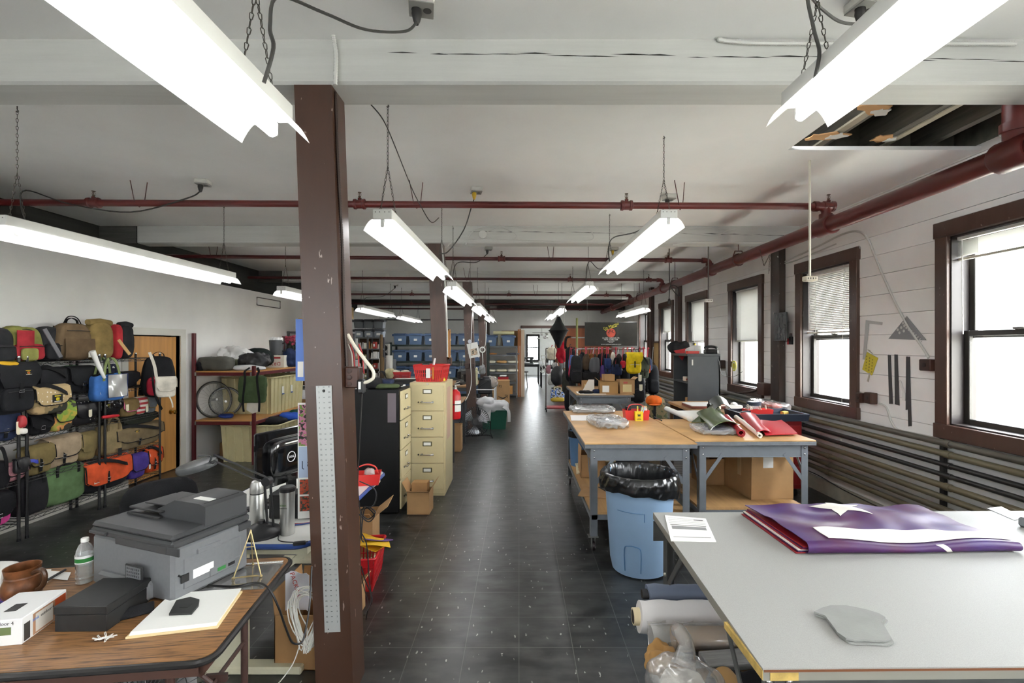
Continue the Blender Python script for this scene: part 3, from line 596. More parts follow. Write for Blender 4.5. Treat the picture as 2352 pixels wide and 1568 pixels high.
# ================= things fixed to the near post
PX = lambda z: -1.052-.036*(z-ZC)       # left edge of the leaning near post
t = thing('steel_ruler', 'long steel ruler screwed upright to the near brown post', 'ruler', (PX(.92)+.094, 2.358, .918), 0, None, 0, -.036)
b = B(M('b2b4b2', .45, metal=.2)); b.bb(-.038, .038, -.0035, -.0005, -.60, .60); b.done('blade', t)
b = B(M('33332f', .5)); 
for k in range(2, 48, 1):
    z = -.60+k*.0254
    b.text(str(48-k), .011, (-.024, -.0045, z), rz=0, ext=.0002) if k % 1 == 0 else 0
    b.bb(-.004, .004, -.0048, -.0036, z-.0008, z+.0008)
    b.text(str(k), .011, (.026, -.0045, z), ext=.0002)
b.done('numbers', t)
b = B(DARKM); b.at((0, -.0035, .575), rx=PI/2).lathe([(.007, 0), (.006, .004)], 10); b.at((-.02, -.0035, -.585), rx=PI/2).lathe([(.003, 0), (.002, .002)], 8); b.done('screw', t)
BRX = M('4a2f25', .45, 'noise', amt=.15)
px = PX(1.5)+.182
t = thing('outlet_box', 'brown outlet box on the near post with cords plugged in', 'outlet', (px+.0, 2.40, 1.555))
b = B(BRX); b.box((.035, .02, 0), (.07, .06, .105), .006); b.done('box', t)
b = B(M('3c251d', .4)); 
for z in (-.032, 0, .032): b.at((.024, -.0105, z), rx=PI/2).lathe([(.0125, 0), (.0125, .002), (.010, .003)], 14)
b.at((.071, .02, 0)).box((.0, 0, 0), (.004, .05, .095), .001); b.done('faceplate', t)
b = B(M('28282a', .5)); b.at(W(830, 887, 2.40)).box((0, 0, 0), (.036, .04, .072), .008).use(PAPER).box((-.002, -.0208, .006), (.012, .001, .036)); b.solo('power_adapter', 'black power adapter plugged into the near post outlet', 'adapter')
B(CORD).tube(spline([W(832, 905, 2.4), W(829, 960, 2.42), W(826, 1020, 2.48), W(822, 1120, 2.58), W(829, 1200, 2.62), W(826, 1300, 2.66), FL(848, 1395)+Vector((0, 0, .01))], 6), .003, 5).solo('adapter_cord', 'thin black cord hanging from the power adapter', 'cord')
flex([(PX(2.97)+.186, 2.40, 2.97), (PX(2.6)+.19, 2.39, 2.6), (PX(2.2)+.19, 2.41, 2.2), (PX(1.9)+.19, 2.40, 1.9), (PX(1.6)+.19, 2.41, 1.612)], .008, M('3a302b', .4, metal=.3)).solo('flexible_conduit', 'dark ribbed conduit running down the near brown post', 'conduit')
B(M('e6dfce', .5)).tube(spline([W(799, 768, 2.42), W(815, 795, 2.40), W(835, 822, 2.38), (W(856, 850, 2.38)), W(857, 868, 2.38), W(840, 878, 2.39), W(830, 876, 2.40)], 6), .0085, 8).solo('power_cord', 'thick cream cord looping from the near post to the outlet', 'cord')
for i, (c, xs) in enumerate((('a02a2e', 812), ('b03a3c', 822), ('a83034', 832), ('ded8cc', 808))):
    B(M(c, .5)).tube(spline([W(xs-8, 790, 2.46), W(xs, 812, 2.45), W(xs+2, 835, 2.44), W(xs+4, 858, 2.44)], 5), .0035, 5).solo('thin_cord', ('dark red cord nearest the near post, above the outlet box', 'middle red cord above the near post outlet box', 'outer red cord above the near post outlet box', 'white cord hanging against the near post above the outlet')[i], 'cord')
b = B(M('3f6fc4', .4)); b.bb(-.10, -.045, -.004, .004, 0, .32).use(M('e4e9f2', .5)).bb(-.045, -.028, -.0045, .004, 0, .32).use(M('3f6fc4', .4)).bb(-.028, 0, -.004, .004, 0, .32).use(PAPER).bb(-.09, -.06, -.0045, -.004, .02, .10); b.solo('blue_board', 'narrow blue and white board fixed beside the near brown post', 'panel', (PX(1.7)-.001, 2.50, 1.53))

# ================= brown folding table at the camera
RZT = .113; TC = Vector((-1.907, 1.767, 0)); HZ = .74
LAMW = M('8f6740', .4, 'woodx', s=4, amt=.35, bump=.02, h2='4a301b')
t = thing('folding_table', 'brown woodgrain folding table under the printer', 'table', TC, RZT)
def rrect(hx, hy, r, n=6):
    o = []
    for cx, cy, a0 in ((hx-r, hy-r, 0), (-hx+r, hy-r, PI/2), (-hx+r, -hy+r, PI), (hx-r, -hy+r, 3*PI/2)): o += [(cx+r*math.cos(a0+PI/2*k/n), cy+r*math.sin(a0+PI/2*k/n)) for k in range(n+1)]
    return o
B(LAMW).prism(rrect(.905, .362, .05), HZ-.018, HZ).done('tabletop', t)
b = B(M('1f1d1c', .35)); pr = rrect(.912, .369, .055); P = [(x, y, HZ-.011) for x, y in pr]; b.tube(P, .0115, 8, closed=True); b.done('edge_band', t)
b = B(M('4f342a', .45)); hx, hy = .87, .33
b.bb(-hx, hx, -hy, -hy+.012, HZ-.075, HZ-.018).bb(-hx, hx, hy-.012, hy, HZ-.075, HZ-.018).bb(hx-.012, hx, -hy, hy, HZ-.075, HZ-.018).bb(-hx, -hx+.012, -hy, hy, HZ-.075, HZ-.018); b.done('skirt', t)
for x in (.74, -.74):
    for y in (-.27, .27):
        b = B(M('46302a', .4)); b.tube([(x, y, .0), (x, y, HZ-.03)], .0145, 10); b.done('leg', t)
b = B(M('46302a', .4)); b.rod((.74, -.27, .12), (.74, .27, .12), .0125); b.rod((.74, .0, .12), (.74, 0, .42), .006); b.rod((.74, .0, .42), (.42, 0, HZ-.03), .008); b.rod((.74, -.27, .42), (.74, .27, .42), .009).bb(.70, .78, .02, .035, .41, .44); b.done('brace', t)
def desk(px, py, z=HZ): return ZP(px, py, z)
# printer
GR = M('6f7174', .45, 'noise', s=12, amt=.04); GR2 = M('3c3d3f', .45); GR3 = M('2b2b2c', .5, 'noise', s=2, amt=.5)
t = thing('laser_printer', 'grey and black multifunction printer seen from behind', 'printer', (-1.462, 2.045, HZ), -.349)
HX_, HY_ = .235, .165
b = B(GR); b.box((0, 0, .108), (2*HX_, 2*HY_, .205), .012); b.box((-.02, -HY_+.005, .04), (.30, .05, .07), .01); b.done('body', t)
b = B(GR2); b.box((0, .0, .222), (2*HX_+.01, 2*HY_+.01, .03), .008); b.box((.0, 0, .247), (2*HX_+.006, 2*HY_+.006, .024), .011); b.done('scanner_lid', t)
b = B(GR2); b.prism([(-.02, -.0), (.235, 0), (.235, .075), (.20, .085), (.06, .085), (-.05, .035)], -.15, .06); bb_ = b.v; 
b.v = [Vector((p.x, -p.z*.9+.02, p.y+.252)) for p in b.v]; b.use(GR3).box((.13, .06, .333), (.16, .16, .006), .002).use(PAPER).box((.16, .02, .3385), (.09, .03, .002)); b.done('document_feeder', t)
b = B(GR3); b.box((-.10, .05, .285), (.20, .2, .008), .003); b.box((-.10, -.05, .262), (.2, .018, .012), .003); b.box((-.06, .05, .305), (.14, .16, .006), .002); b.done('paper_tray', t)
b = B(M('242425', .6))
b.at((.06, -HY_-.0225, .09)); b.box((0, 0, 0), (.10, .006, .09), .003); b.use(GR)
for k in range(8): b.box((-.038+.0108*k, -.003, 0), (.0035, .005, .08))
for k in range(7): b.box((0, -.003, -.038+.0126*k), (.08, .005, .004))
b.done('vent_grille', t)
b = B(GR); b.box((HX_-.002, 0, .10), (.012, .25, .12), .005); b.box((HX_+.002, .05, .06), (.012, .14, .035), .004); b.box((HX_+.002, -.02, .165), (.01, .10, .02), .003); b.use(PAPER).box((HX_+.0045, -.045, .085), (.001, .085, .034)).use(M('2d7a3a', .4)).box((HX_+.0085, .03, .06), (.002, .035, .014)).use(M('161617', .5)).box((HX_+.005, -.12, .085), (.004, .03, .03)).box((HX_+.0085, .075, .06), (.002, .03, .012)); b.done('rear_panel', t)
b = B(GR2); b.box((-HX_+.06, -HY_-.008, .225), (.10, .02, .012), .003); b.box((HX_-.02, HY_-.02, .19), (.05, .06, .03), .004); b.box((HX_*.5, -HY_-.003, .205), (.2, .012, .03), .004).box((.1, -HY_-.003, .205), (.36, .008, .03), .002); b.done('lid_trim', t)
P0 = W(410, 1322, 1.83)
pts = [P0, desk(470, 1342, .752), desk(540, 1346, .748), desk(590, 1338, .748), desk(618, 1352, .75), W(640, 1395, 1.93), W(656, 1440, 2.0), W(672, 1475, 2.08), W(694, 1473, 2.12), W(705, 1430, 2.16), W(712, 1380, 2.2), W(716, 1300, 2.24)]
B(M('1b1b1d', .35)).tube(spline(pts, 8), .0042, 6).solo('printer_cable', 'black cable running from the printer over the table edge', 'cable')
# water bottle
p = desk(195, 1337); t = thing('water_bottle', 'clear plastic water bottle with green label and white cap', 'bottle', p)
b = B(clear('bottle_plastic', 'f4f8f8', .3, .04, .22)); b.lathe([(.026, 0), (.0305, .006), (.029, .02), (.0315, .026), (.028, .036), (.031, .046), (.028, .056), (.031, .066), (.03, .08), (.0318, .084), (.0318, .116), (.030, .122), (.028, .135), (.02, .155), (.012, .165), (.012, .172)], 20, caps=False); b.done('bottle_body', t)
b = B(M('ececec', .4)); b.lathe([(.0322, .088), (.0322, .118)], 20, caps=False).use(M('2f7a3b', .4)).lathe([(.0324, .092), (.0324, .108)], 20, caps=False).use(PAPER)
b.done('wrap', t); B(WHITEP).lathe([(.0135, .168), (.0135, .182), (.012, .184)], 16).done('cap', t)
B(clear('water', 'f2f8f8', .3, .02, .15)).lathe([(.025, .003), (.0285, .02), (.0285, .08), (.0, .081)], 16).done('water', t)
# pottery mug
p = desk(52, 1378); t = thing('pottery_mug', 'brown glazed pottery mug with handle', 'mug', p)
b = B(M('6b4227', .28, 'rust', s=9, amt=.6)); b.lathe([(.043, 0), (.052, .01), (.061, .04), (.06, .065), (.052, .09), (.053, .095), (.05, .10), (.054, .125), (.055, .131), (.052, .13), (.049, .10), (.055, .06), (.045, .012), (0, .01)], 28); b.done('mug_body', t)
b = B(M('4d3322', .3, 'rust', s=9, amt=.5)); b.tube(spline([(.048, -.01, .11), (.085, -.012, .122), (.098, -.012, .095), (.085, -.01, .06), (.054, -.006, .04)], 6), [.009]*12+[.0085]*13, 8); b.done('handle', t)
# white product box
a, q = desk(50, 1480), desk(153, 1405); ang = math.atan2(q.y-a.y, q.x-a.x)-PI/2
t = thing('product_box', 'white product carton printed outdoor 4 beside the black box', 'box', a, ang)
b = B(M('efefee', .5)); b.bb(-.15, 0, 0, .195, 0, .085, .002); b.done('carton', t)
b = B(M('b98c6c', .6)); b.bb(0, .0006, .045, .19, .004, .075).use(M('c9572e', .6)).bb(.0005, .0009, .14, .19, .004, .075).use(M('44413d', .6)).bb(.0005, .0009, .008, .032, .006, .062).use(M('e8e2d8', .6)).bb(.0005, .0008, .055, .13, .01, .07).use(M('6a7a4e', .6)).bb(-.095, -.03, -.0006, 0, .035, .06).use(M('2c2c2c', .5)).box((-.075, .08, .0855), (.035, .05, .0006)); b.done('printed_picture', t)
b = B(M('3c3c3c', .5)); b.text('outdoor 4', .016, (-.055, -.001, .072), ext=.0002); b.text('outdoor 4', .014, (.0014, .105, .055), rz=PI/2, ext=.0002); b.use(M('5a8ad0', .5)).text('blink', .016, (-.118, -.001, .072), ext=.0002); b.text('blink', .014, (.0014, .055, .055), rz=PI/2, ext=.0002); b.done('lettering', t)
# black storage box and small black case
a = desk(245, 1450); t = thing('black_box', 'matte black lidded box beside the printer', 'box', a, .02)
K = M('1d1d1d', .5, 'noise', s=3, amt=.4)
B(K).bb(-.175, 0, 0, .20, 0, .058, .002).done('box_body', t); B(K).bb(-.178, .003, -.003, .203, .059, .088, .003).done('lid', t)
b = B(fab('1f1f21')); b.at((0, 0, .016), rx=.5, rz=.65).box((0, 0, 0), (.10, .045, .012), .004); b.solo('black_case', 'small black folded case between black box and papers', 'case', desk(315, 1412))
# papers with manila folder, black tool on top
cs = [desk(288, 1468), desk(500, 1443), desk(557, 1360), desk(388, 1372)]; C = sum(cs, Vector())/4
def quadstack(name, label, cat, cs, z0, th, m, jit=0):
    c = sum(cs, Vector())/4; b = B(m); lo = [(p.x-c.x, p.y-c.y, 0) for p in cs]; b.hull8(lo, [(x+jit, y+jit*.5, th) for x, y, z in lo]); return b.solo(name, label, cat, (c.x, c.y, z0))
quadstack('manila_folder', 'manila folder under the white papers by the table edge', 'folder', cs, HZ+.0005, .006, M('e3cfa0', .7))
c2 = [p+(C-p)*.05 for p in cs]; o = quadstack('paper_stack', 'stack of white papers on the manila folder', 'papers', c2, HZ+.007, .012, PAPER, .004)
c3 = [desk(388, 1426), desk(440, 1424), desk(458, 1392), desk(420, 1388)]
b = B(M('2c2d2c', .55, 'noise', s=4)); c = sum(c3, Vector())/4; b.prism([(p.x-c.x, p.y-c.y) for p in [c3[0], c3[1], desk(456, 1405), c3[2], desk(437, 1386), desk(405, 1394)]], 0, .007).use(M('1c1c1c', .5)).box((0, 0, .0075), (.03, .025, .001)); b.solo('black_case', 'flat black angular case lying on the paper stack', 'case', (c.x, c.y, HZ+.0195))
b = B(M('f2f2ee', .4)); r = random.Random(1)
for k in range(9):
    a_ = r.random()*PI; x, y = r.uniform(-.02, .02), r.uniform(-.015, .015); b.tube([(x+.016*math.cos(a_+s)*q_, y+.016*math.sin(a_+s)*q_, .003+.002*k*.4) for s, q_ in ((0, 1), (.25, .8), (PI, 1), (PI+.25, .8))], .0013, 5, closed=True)
b.solo('paper_clips', 'little heap of white clips before the black box', 'clips', desk(242, 1466))
D.objects['paper_clips']['kind'] = 'stuff'
cs = [desk(445, 1362), desk(606, 1352), desk(652, 1293), desk(520, 1305)]; c = sum(cs, Vector())/4
B(clear('acrylic', 'c9c4bd', .35, .08, .18)).hull8([(p.x-c.x, p.y-c.y, 0) for p in cs], [(p.x-c.x, p.y-c.y, .003) for p in cs]).solo('acrylic_sheet', 'thin clear plastic sheet lying under the brass easel', 'sheet', (c.x, c.y, HZ+.0003))
a, q = desk(524, 1302), desk(648, 1293); b = B(M('dcdcd8', .4)); b.hull8([a-c, q-c, q-c+Vector((0, .012, 0)), a-c+Vector((0, .012, 0))], [x-c+Vector((0, 0, .003)) for x in (a, q, q+Vector((0, .012, 0)), a+Vector((0, .012, 0)))]).use(DARKM)
for k in range(1, 20): x = a+(q-a)*k/20-c; b.box((x.x, x.y+.003, .0034), (.0008, .005, .0006))
b.solo('plastic_ruler', 'white ruler strip along the clear plastic sheet', 'ruler', (c.x, c.y, HZ+.004))
e0 = desk(576, 1318); t = thing('wire_easel', 'small brass wire display easel standing on the plastic sheet', 'easel', (e0.x, e0.y, HZ+.005))
G = M('b9a678', .3, metal=.8); f1, f2, f3 = desk(535, 1333)-e0, desk(600, 1327)-e0, desk(581, 1300)-e0; top = W(576, 1218, e0.y)-e0
top.z -= .005; b = B(G); b.tube(spline([f1, f1*.1+top*.9, top, f2*.1+top*.9, f2], 5), .0026, 6).rod(f1*.3+f2*.0+top*.3*0+f1*.3, f2*.6, .002).rod(f1*.9+Vector((0, -.02, .012)), f2*.9+Vector((0, -.02, .012)), .0022).rod(f1*.9, f1*.9+Vector((0, -.02, .012)), .0022).rod(f2*.9, f2*.9+Vector((0, -.02, .012)), .0022); b.rod(f1*.35+top*.65, f2*.35+top*.65, .0022); b.done('frame', t)
b = B(G); b.rod(f3, top*.96, .0024); b.done('back_leg', t)
b = B(G); [b.soft(f+Vector((0, 0, .004)), (.011, .011, .011), 2, 4) for f in (f1, f2, f3)]; b.done('foot', t)
for i, (cs, lab) in enumerate((([(100, 1328), (155, 1334), (163, 1316), (112, 1312)], 'white card beyond the pottery mug, on top'), ([(78, 1336), (110, 1338), (118, 1308), (92, 1308)], 'white card beside the mug handle'))):
    quadstack('card', lab, 'card', [desk(*p) for p in cs], HZ+.001+.002*(1-i), .0012, PAPER)
b = B(M('1d1d20', .4)); a, q = desk(98, 1338, HZ+.012), desk(150, 1308, HZ+.012); b.tube([a, q], .005, 8); b.solo('pen', 'black pen lying under the white cards', 'pen')
b = B(M('ecebe6', .6)); b.soft((0, 0, .05), (.11, .09, .10), 5, 6); b.solo('white_case', 'white rounded case behind the pottery mug', 'case', desk(-2, 1352))
b = B(M('a0487c', .8, 'camo', s=9, h2='4a4a9c')); b.soft((0, 0, .014), (.09, .08, .028), 2.6, 8, .006, 30, 2); b.solo('knit_pouch', 'colourful knitted pouch lying by the mug', 'pouch', desk(-4, 1392))
# floor fan under the table
t = thing('floor_fan', 'black wire cage fan on the floor under the brown table', 'fan', (-1.50, 2.0, 0))
def fan(t, r, zc, tilt, bl, wr=.0016):
    T = Matrix.Translation((0, 0, zc)) @ Matrix.Rotation(tilt, 4, 'X'); b = B(M('181818', .4)); b.T = T
    for i in range(40):
        a = 2*PI*i/40; ca, sa = math.cos(a), math.sin(a)
        b.tube([(ca*.045, -.075, sa*.045), (ca*r*.7, -.07, sa*r*.7), (ca*r*.97, -.03, sa*r*.97), (ca*r, 0, sa*r), (ca*r*.97, .03, sa*r*.97), (ca*r*.6, .06, sa*r*.6)], wr, 4)
    for k in (.3, .55, .8, 1.0): b.tube([(r*k*math.cos(a), -.075+.075*(k**4), r*k*math.sin(a)) for a in [2*PI*j/32 for j in range(32)]], .002 if k < 1 else .005, 5, closed=True)
    b.done('cage', t); b = B(M(bl, .3, metal=.6)); b.T = T
    for i in range(3):
        a0 = 2*PI*i/3+.4
        b.sheet(6, 5, lambda u, v: ((.05+u*(r*.85-.05))*math.cos(a0+(v-.5)*(.6+.6*u)), (v-.5)*.05, (.05+u*(r*.85-.05))*math.sin(a0+(v-.5)*(.6+.6*u))), .0015)
    b.done('blades', t); b = B(M('1e1e1e', .5)); b.T = T @ Matrix.Rotation(PI/2, 4, 'X'); b.lathe([(.05, .06), (.06, .02), (.06, -.1), (.04, -.13)], 16); b.done('motor', t)
    b = B(M('222222', .5, metal=.5)); rr_ = r+.02; b.tube(spline([(-rr_, 0, zc), (-rr_, .02, .1), (-rr_-.01, -.12, .012), (-rr_, .16, .012), (0, .2, .012), (rr_, .16, .012), (rr_+.01, -.12, .012), (rr_, .02, .1), (rr_, 0, zc)], 5), .009, 7); b.done('stand', t)
fan(t, .20, .25, -.3, '9a9a9a')

# ================= white table with blue edge
TZ = .70; X0, X1, Y0, Y1 = -1.91, -1.075, 2.47, 3.90
t = thing('work_table', 'white topped table with blue edge behind the near post', 'table', ((X0+X1)/2, (Y0+Y1)/2, 0)); cx, cy = (X0+X1)/2, (Y0+Y1)/2
B(M('e6e6e2', .35)).prism(rrect((X1-X0)/2, (Y1-Y0)/2, .09), TZ-.026, TZ).done('tabletop', t)
b = B(M('2c4a8c', .4)); b.tube([(x, y, TZ-.014) for x, y in rrect((X1-X0)/2, (Y1-Y0)/2, .09)], .015, 8, closed=True); b.done('edge_band', t)
CRM = M('d3cfb4', .45, 'noise', s=2, amt=.06)
for s_ in (-1, 1):
    yy = s_*((Y1-Y0)/2-.08); b = B(CRM); b.bb(-.20, .06, yy-.03, yy+.03, .03, TZ-.07, .006).bb(-.38, .36, yy-.04, yy+.04, 0, .04, .008); b.hull8([(.06, yy-.03, TZ-.30), (.09, yy-.03, TZ-.30), (.09, yy+.03, TZ-.30), (.06, yy+.03, TZ-.30)], [(.34, yy-.03, TZ-.075), (.39, yy-.03, TZ-.075), (.39, yy+.03, TZ-.075), (.34, yy+.03, TZ-.075)]); b.bb(-.39, .39, yy-.03, yy+.03, TZ-.075, TZ-.027); b.done('leg', t)
B(CRM).bb(-.03, .03, -.6, .6, TZ-.11, TZ-.027).done('beam', t)
def wt(px, py, z=TZ): return ZP(px, py, z)
# magnifier lamp
p = Vector((-1.385, 2.60, TZ)); t = thing('magnifier_lamp', 'black magnifier desk lamp with folding arm', 'lamp', p)
BK = M('232325', .4); b = B(BK); b.lathe([(.11, 0), (.112, .012), (.10, .022), (.05, .05), (.02, .06), (.018, .075)], 28, (0, 0, 0)); b.done('base', t)
el = W(614, 1105, 2.62)-p; hd = W(492, 1052, 2.72)-p
b = B(BK)
for dx in (-.016, .016): b.rod((.05+dx, .0, .03), (el.x+dx, el.y, el.z), .0065)
b.done('lower_arm', t); b = B(M('3a3a3c', .4))
for dz in (-.015, .02): b.rod((el.x, el.y, el.z+dz), (hd.x, hd.y, hd.z+dz), .0055)
b.done('upper_arm', t); b = B(BK); b.at(el, rx=PI/2).lathe([(.024, -.02), (.024, .02)], 12); b.done('joint', t)
c = W(452, 1068, 2.78)-p; b = B(M('4b4d4e', .35)); b.at(c, ry=-.18, rx=.1).lathe([(.082, -.016), (.10, -.022), (.105, -.005), (.10, .012), (.07, .02), (.02, .022), (0, .022)], 28); b.tube([(.09, -.01, .0), (.13, -.03, .01)], .011, 8); b.tube(spline([(.09, -.02, .01), (.13, -.06, .05), (.05, -.04, .06)]), .005, 6); b.done('lamp_head', t)
b = B(clear('lens', 'dfe6e6', .3, .02)); b.at(c, ry=-.18, rx=.1).lathe([(.081, -.018), (.05, -.022), (0, -.023)], 24); b.done('lens', t)
B(BK).tube(spline([p+Vector((.1, .02, .02)), wt(640, 1240, TZ+.006), wt(680, 1245, TZ+.008), wt(708, 1243, TZ+.006)], 6), .003, 5).solo('lamp_cord', 'black lamp cord with inline switch on the white table', 'cord')
b = B(BK); b.at(wt(688, 1247, TZ+.012), rz=.25).box((0, 0, 0), (.06, .02, .018), .004); b.solo('inline_switch', 'black inline switch lying on the white table', 'switch')
SS = M('c4c4c0', .33, metal=.85)
p = Vector((-1.478, 2.73, TZ)); t = thing('thermos_flask', 'steel thermos flask with domed cup lid', 'flask', p)
B(SS).lathe([(.036, 0), (.0375, .006), (.0375, .17), (.034, .178)], 24).done('flask_body', t); B(SS).lathe([(.036, .182), (.037, .19), (.036, .225), (.03, .245), (.02, .252), (0, .254)], 24).done('lid', t); B(BK).lathe([(.0345, .176), (.0365, .178), (.0365, .183), (.0345, .185)], 24, caps=False).done('seal_ring', t)
p = Vector((-1.245, 2.60, TZ)); t = thing('steel_tumbler', 'tall steel tumbler with black lid', 'tumbler', p)
B(SS).lathe([(.034, 0), (.036, .006), (.037, .15), (.039, .232)], 24).done('cup', t); B(BK).lathe([(.0395, .231), (.041, .235), (.041, .25), (.036, .256), (.015, .256)], 24).done('lid', t)
b = B(M('5a8a3a', .5)); b.text('klean', .016, (-.004, -.0385, .165), ext=.0003).use(DARKM).text('kanteen', .013, (-.004, -.0385, .150), ext=.0003); b.done('lettering', t)
t = thing('computer_speaker', 'black computer speaker box behind the steel tumbler', 'speaker', (-1.33, 2.82, TZ)); B(M('1f1f21', .5)).bb(-.13, .14, 0, .12, 0, .145, .006).done('cabinet', t); b = B(M('3a3a3c', .8)); b.bb(.06, .135, -.003, 0, .01, .13).use(PAPER).bb(.09, .096, -.0035, -.003, .02, .07); b.done('grille', t)
# monitor from behind
p = Vector((-1.53, 3.20, TZ)); ang = math.atan2(.94, .33); t = thing('computer_monitor', 'glossy black computer monitor seen from behind', 'monitor', p, ang)
b = B(M('0e0e10', .12, coat=.5)); b.box((0, 0, .29), (.52, .022, .36), .006); b.soft((.02, -.03, .29), (.40, .07, .24), 5, 8); b.done('casing', t)
b = B(M('f0f0f0', .4)); b.at((-.035, -.0665, .29), rx=PI/2); b.tube([(.032*math.cos(a), .032*math.sin(a), 0) for a in [2*PI*k/24 for k in range(24)]], .0025, 5, closed=True); b.text('DELL', .02, (0, 0, .001), rx=0, ext=.0008); b.done('emblem', t)
b = B(M('18181a', .25)); b.box((.0, -.03, .07), (.07, .03, .14), .006); b.prism(rrect(.13, .09, .03), 0, .012); b.done('stand', t)
b = B(CORD); b.tube(spline([(.03, -.06, .2), (.06, -.10, .1), (.02, -.12, .02)], 5), .004, 6); b.done('cable', t)
# photo calendar strip beside the post
t = thing('photo_calendar', 'hanging strip of colour photos beside the near post', 'calendar', (-1.13, 2.60, .785), .15)
b = B(PAPER); b.bb(-.055, .045, -.003, .003, 0, .62); b.done('card', t)
b = B(M('6e8f3c', .7, 'camo', s=3, h2='c27a96')); b.bb(-.05, .04, -.0045, -.003, .39, .61).use(M('aebfd8', .6)).bb(-.05, .04, -.0044, -.003, .22, .385).use(M('7a5a48', .7, 'camo', s=4, h2='b5482c')).bb(-.045, .035, -.0045, -.003, .13, .21).bb(-.045, .035, -.0045, -.003, .04, .12); b.done('photos', t)
b = B(M('2c3350', .5)); b.text('3 J', .05, (-.012, -.0047, .29), sx=-1, ext=.0002); b.done('lettering', t)
for i, (cs, z, lab) in enumerate((([(598, 1130), (664, 1122), (690, 1100), (640, 1098)], TZ, 'white papers spread behind the lamp arm'),)):
    quadstack('paper_stack', lab, 'papers', [wt(*q) for q in cs], TZ+.0005, .01, PAPER)
b = B(M('eeeeea', .5)); b.at((-1.36, 3.22, TZ), ry=-.35).bb(-.02, .02, -.05, .05, 0, .13, .003); b.solo('white_carton', 'slim white carton leaning behind the papers', 'box')
b = B(BK); b.at((-1.62, 2.98, TZ), rz=.5).bb(-.09, .09, -.03, .03, 0, .02, .006); b.solo('cable_adapter', 'black adapter lying left of the thermos flask', 'adapter')
B(M('334a80', .5)).tube(spline([(-1.78, 2.72, TZ+.006), (-1.6, 2.70, TZ+.006), (-1.3, 2.70, TZ+.006), (-1.12, 2.78, TZ+.006)], 6), .004, 6).solo('network_cable', 'blue cable lying across the white table', 'cable')
B(M('a03038', .5)).tube(spline([(-1.36, 2.745, TZ+.005), (-1.22, 2.74, TZ+.005), (-1.10, 2.83, TZ+.005)], 6), .003, 6).solo('network_cable', 'red cable lying on the white table by the tumbler', 'cable')
# red caddy basket on the table corner, right of the post
p = wt(850, 1112); t = thing('red_caddy', 'red plastic carry caddy on the white table corner', 'caddy', (p.x-.03, p.y+.02, TZ), .2)
RP = M('d6332f', .35)
def tub(b, w, d, h, tp=.86, th=.004):
    for z0, z1 in ((0, 1),):
        o = [(-w/2, -d/2), (w/2, -d/2), (w/2, d/2), (-w/2, d/2)]
        lo = [(x*tp, y*tp, 0) for x, y in o]; hi = [(x, y, h) for x, y in o]; k = 1-2*th/min(w, d)
        li = [(x*tp*k, y*tp*k, th) for x, y in o]; hi2 = [(x*k, y*k, h) for x, y in o]
        b.add(lo+hi+li+hi2, [(0, 3, 2, 1)]+[(i, (i+1) % 4, 4+(i+1) % 4, 4+i) for i in range(4)]+[(8, 9, 10, 11)]+[(8+(i+1) % 4, 8+i, 12+i, 12+(i+1) % 4) for i in range(4)]+[(4+i, 4+(i+1) % 4, 12+(i+1) % 4, 12+i) for i in range(4)])
    return b
b = B(RP); tub(b, .20, .14, .08); b.done('tray', t); b = B(RP); b.ribbon(spline([(-.08, 0, .07), (-.06, 0, .12), (0, 0, .14), (.06, 0, .12), (.08, 0, .07)], 5), .025, .005); b.done('handle', t)
b = B(clear('bag_clear', 'f4f4f4', .25, .2, .3)); b.soft((0, 0, 0), (.08, .06, .09), 2.5, 6, .012, 30, 4); b.solo('plastic_bag', 'crinkled clear bag sticking out of the red caddy', 'bag', (p.x-.0, p.y+.0, TZ+.075))
# office chair
t = thing('office_chair', 'black office chair behind the printer', 'chair', (-2.12, 2.95, 0), .9)
b = B(fab('1e1e20')); b.soft((0, .2, .66), (.42, .08, .40), 3.5, 8); b.done('backrest', t); b = B(fab('1e1e20')); b.soft((0, -.02, .43), (.46, .44, .09), 4, 8); b.done('seat', t)
b = B(BK); b.rod((0, 0, .08), (0, 0, .40), .025, 10).box((0, .2, .46), (.05, .015, .2)); b.done('stem', t)
for k in range(5):
    a = 2*PI*k/5; b = B(BK); b.hull8([(0, 0, .07), (.02*math.cos(a+1.57), .02*math.sin(a+1.57), .07), (.26*math.cos(a)+.01, .26*math.sin(a), .055), (.26*math.cos(a), .26*math.sin(a)+.01, .055)], [(0, 0, .11), (.02*math.cos(a+1.57), .02*math.sin(a+1.57), .11), (.26*math.cos(a)+.01, .26*math.sin(a), .075), (.26*math.cos(a), .26*math.sin(a)+.01, .075)]); b.at((.26*math.cos(a), .26*math.sin(a), .028), rx=PI/2).lathe([(.026, -.02), (.028, 0), (.026, .02)], 12); b.done('caster_leg', t)
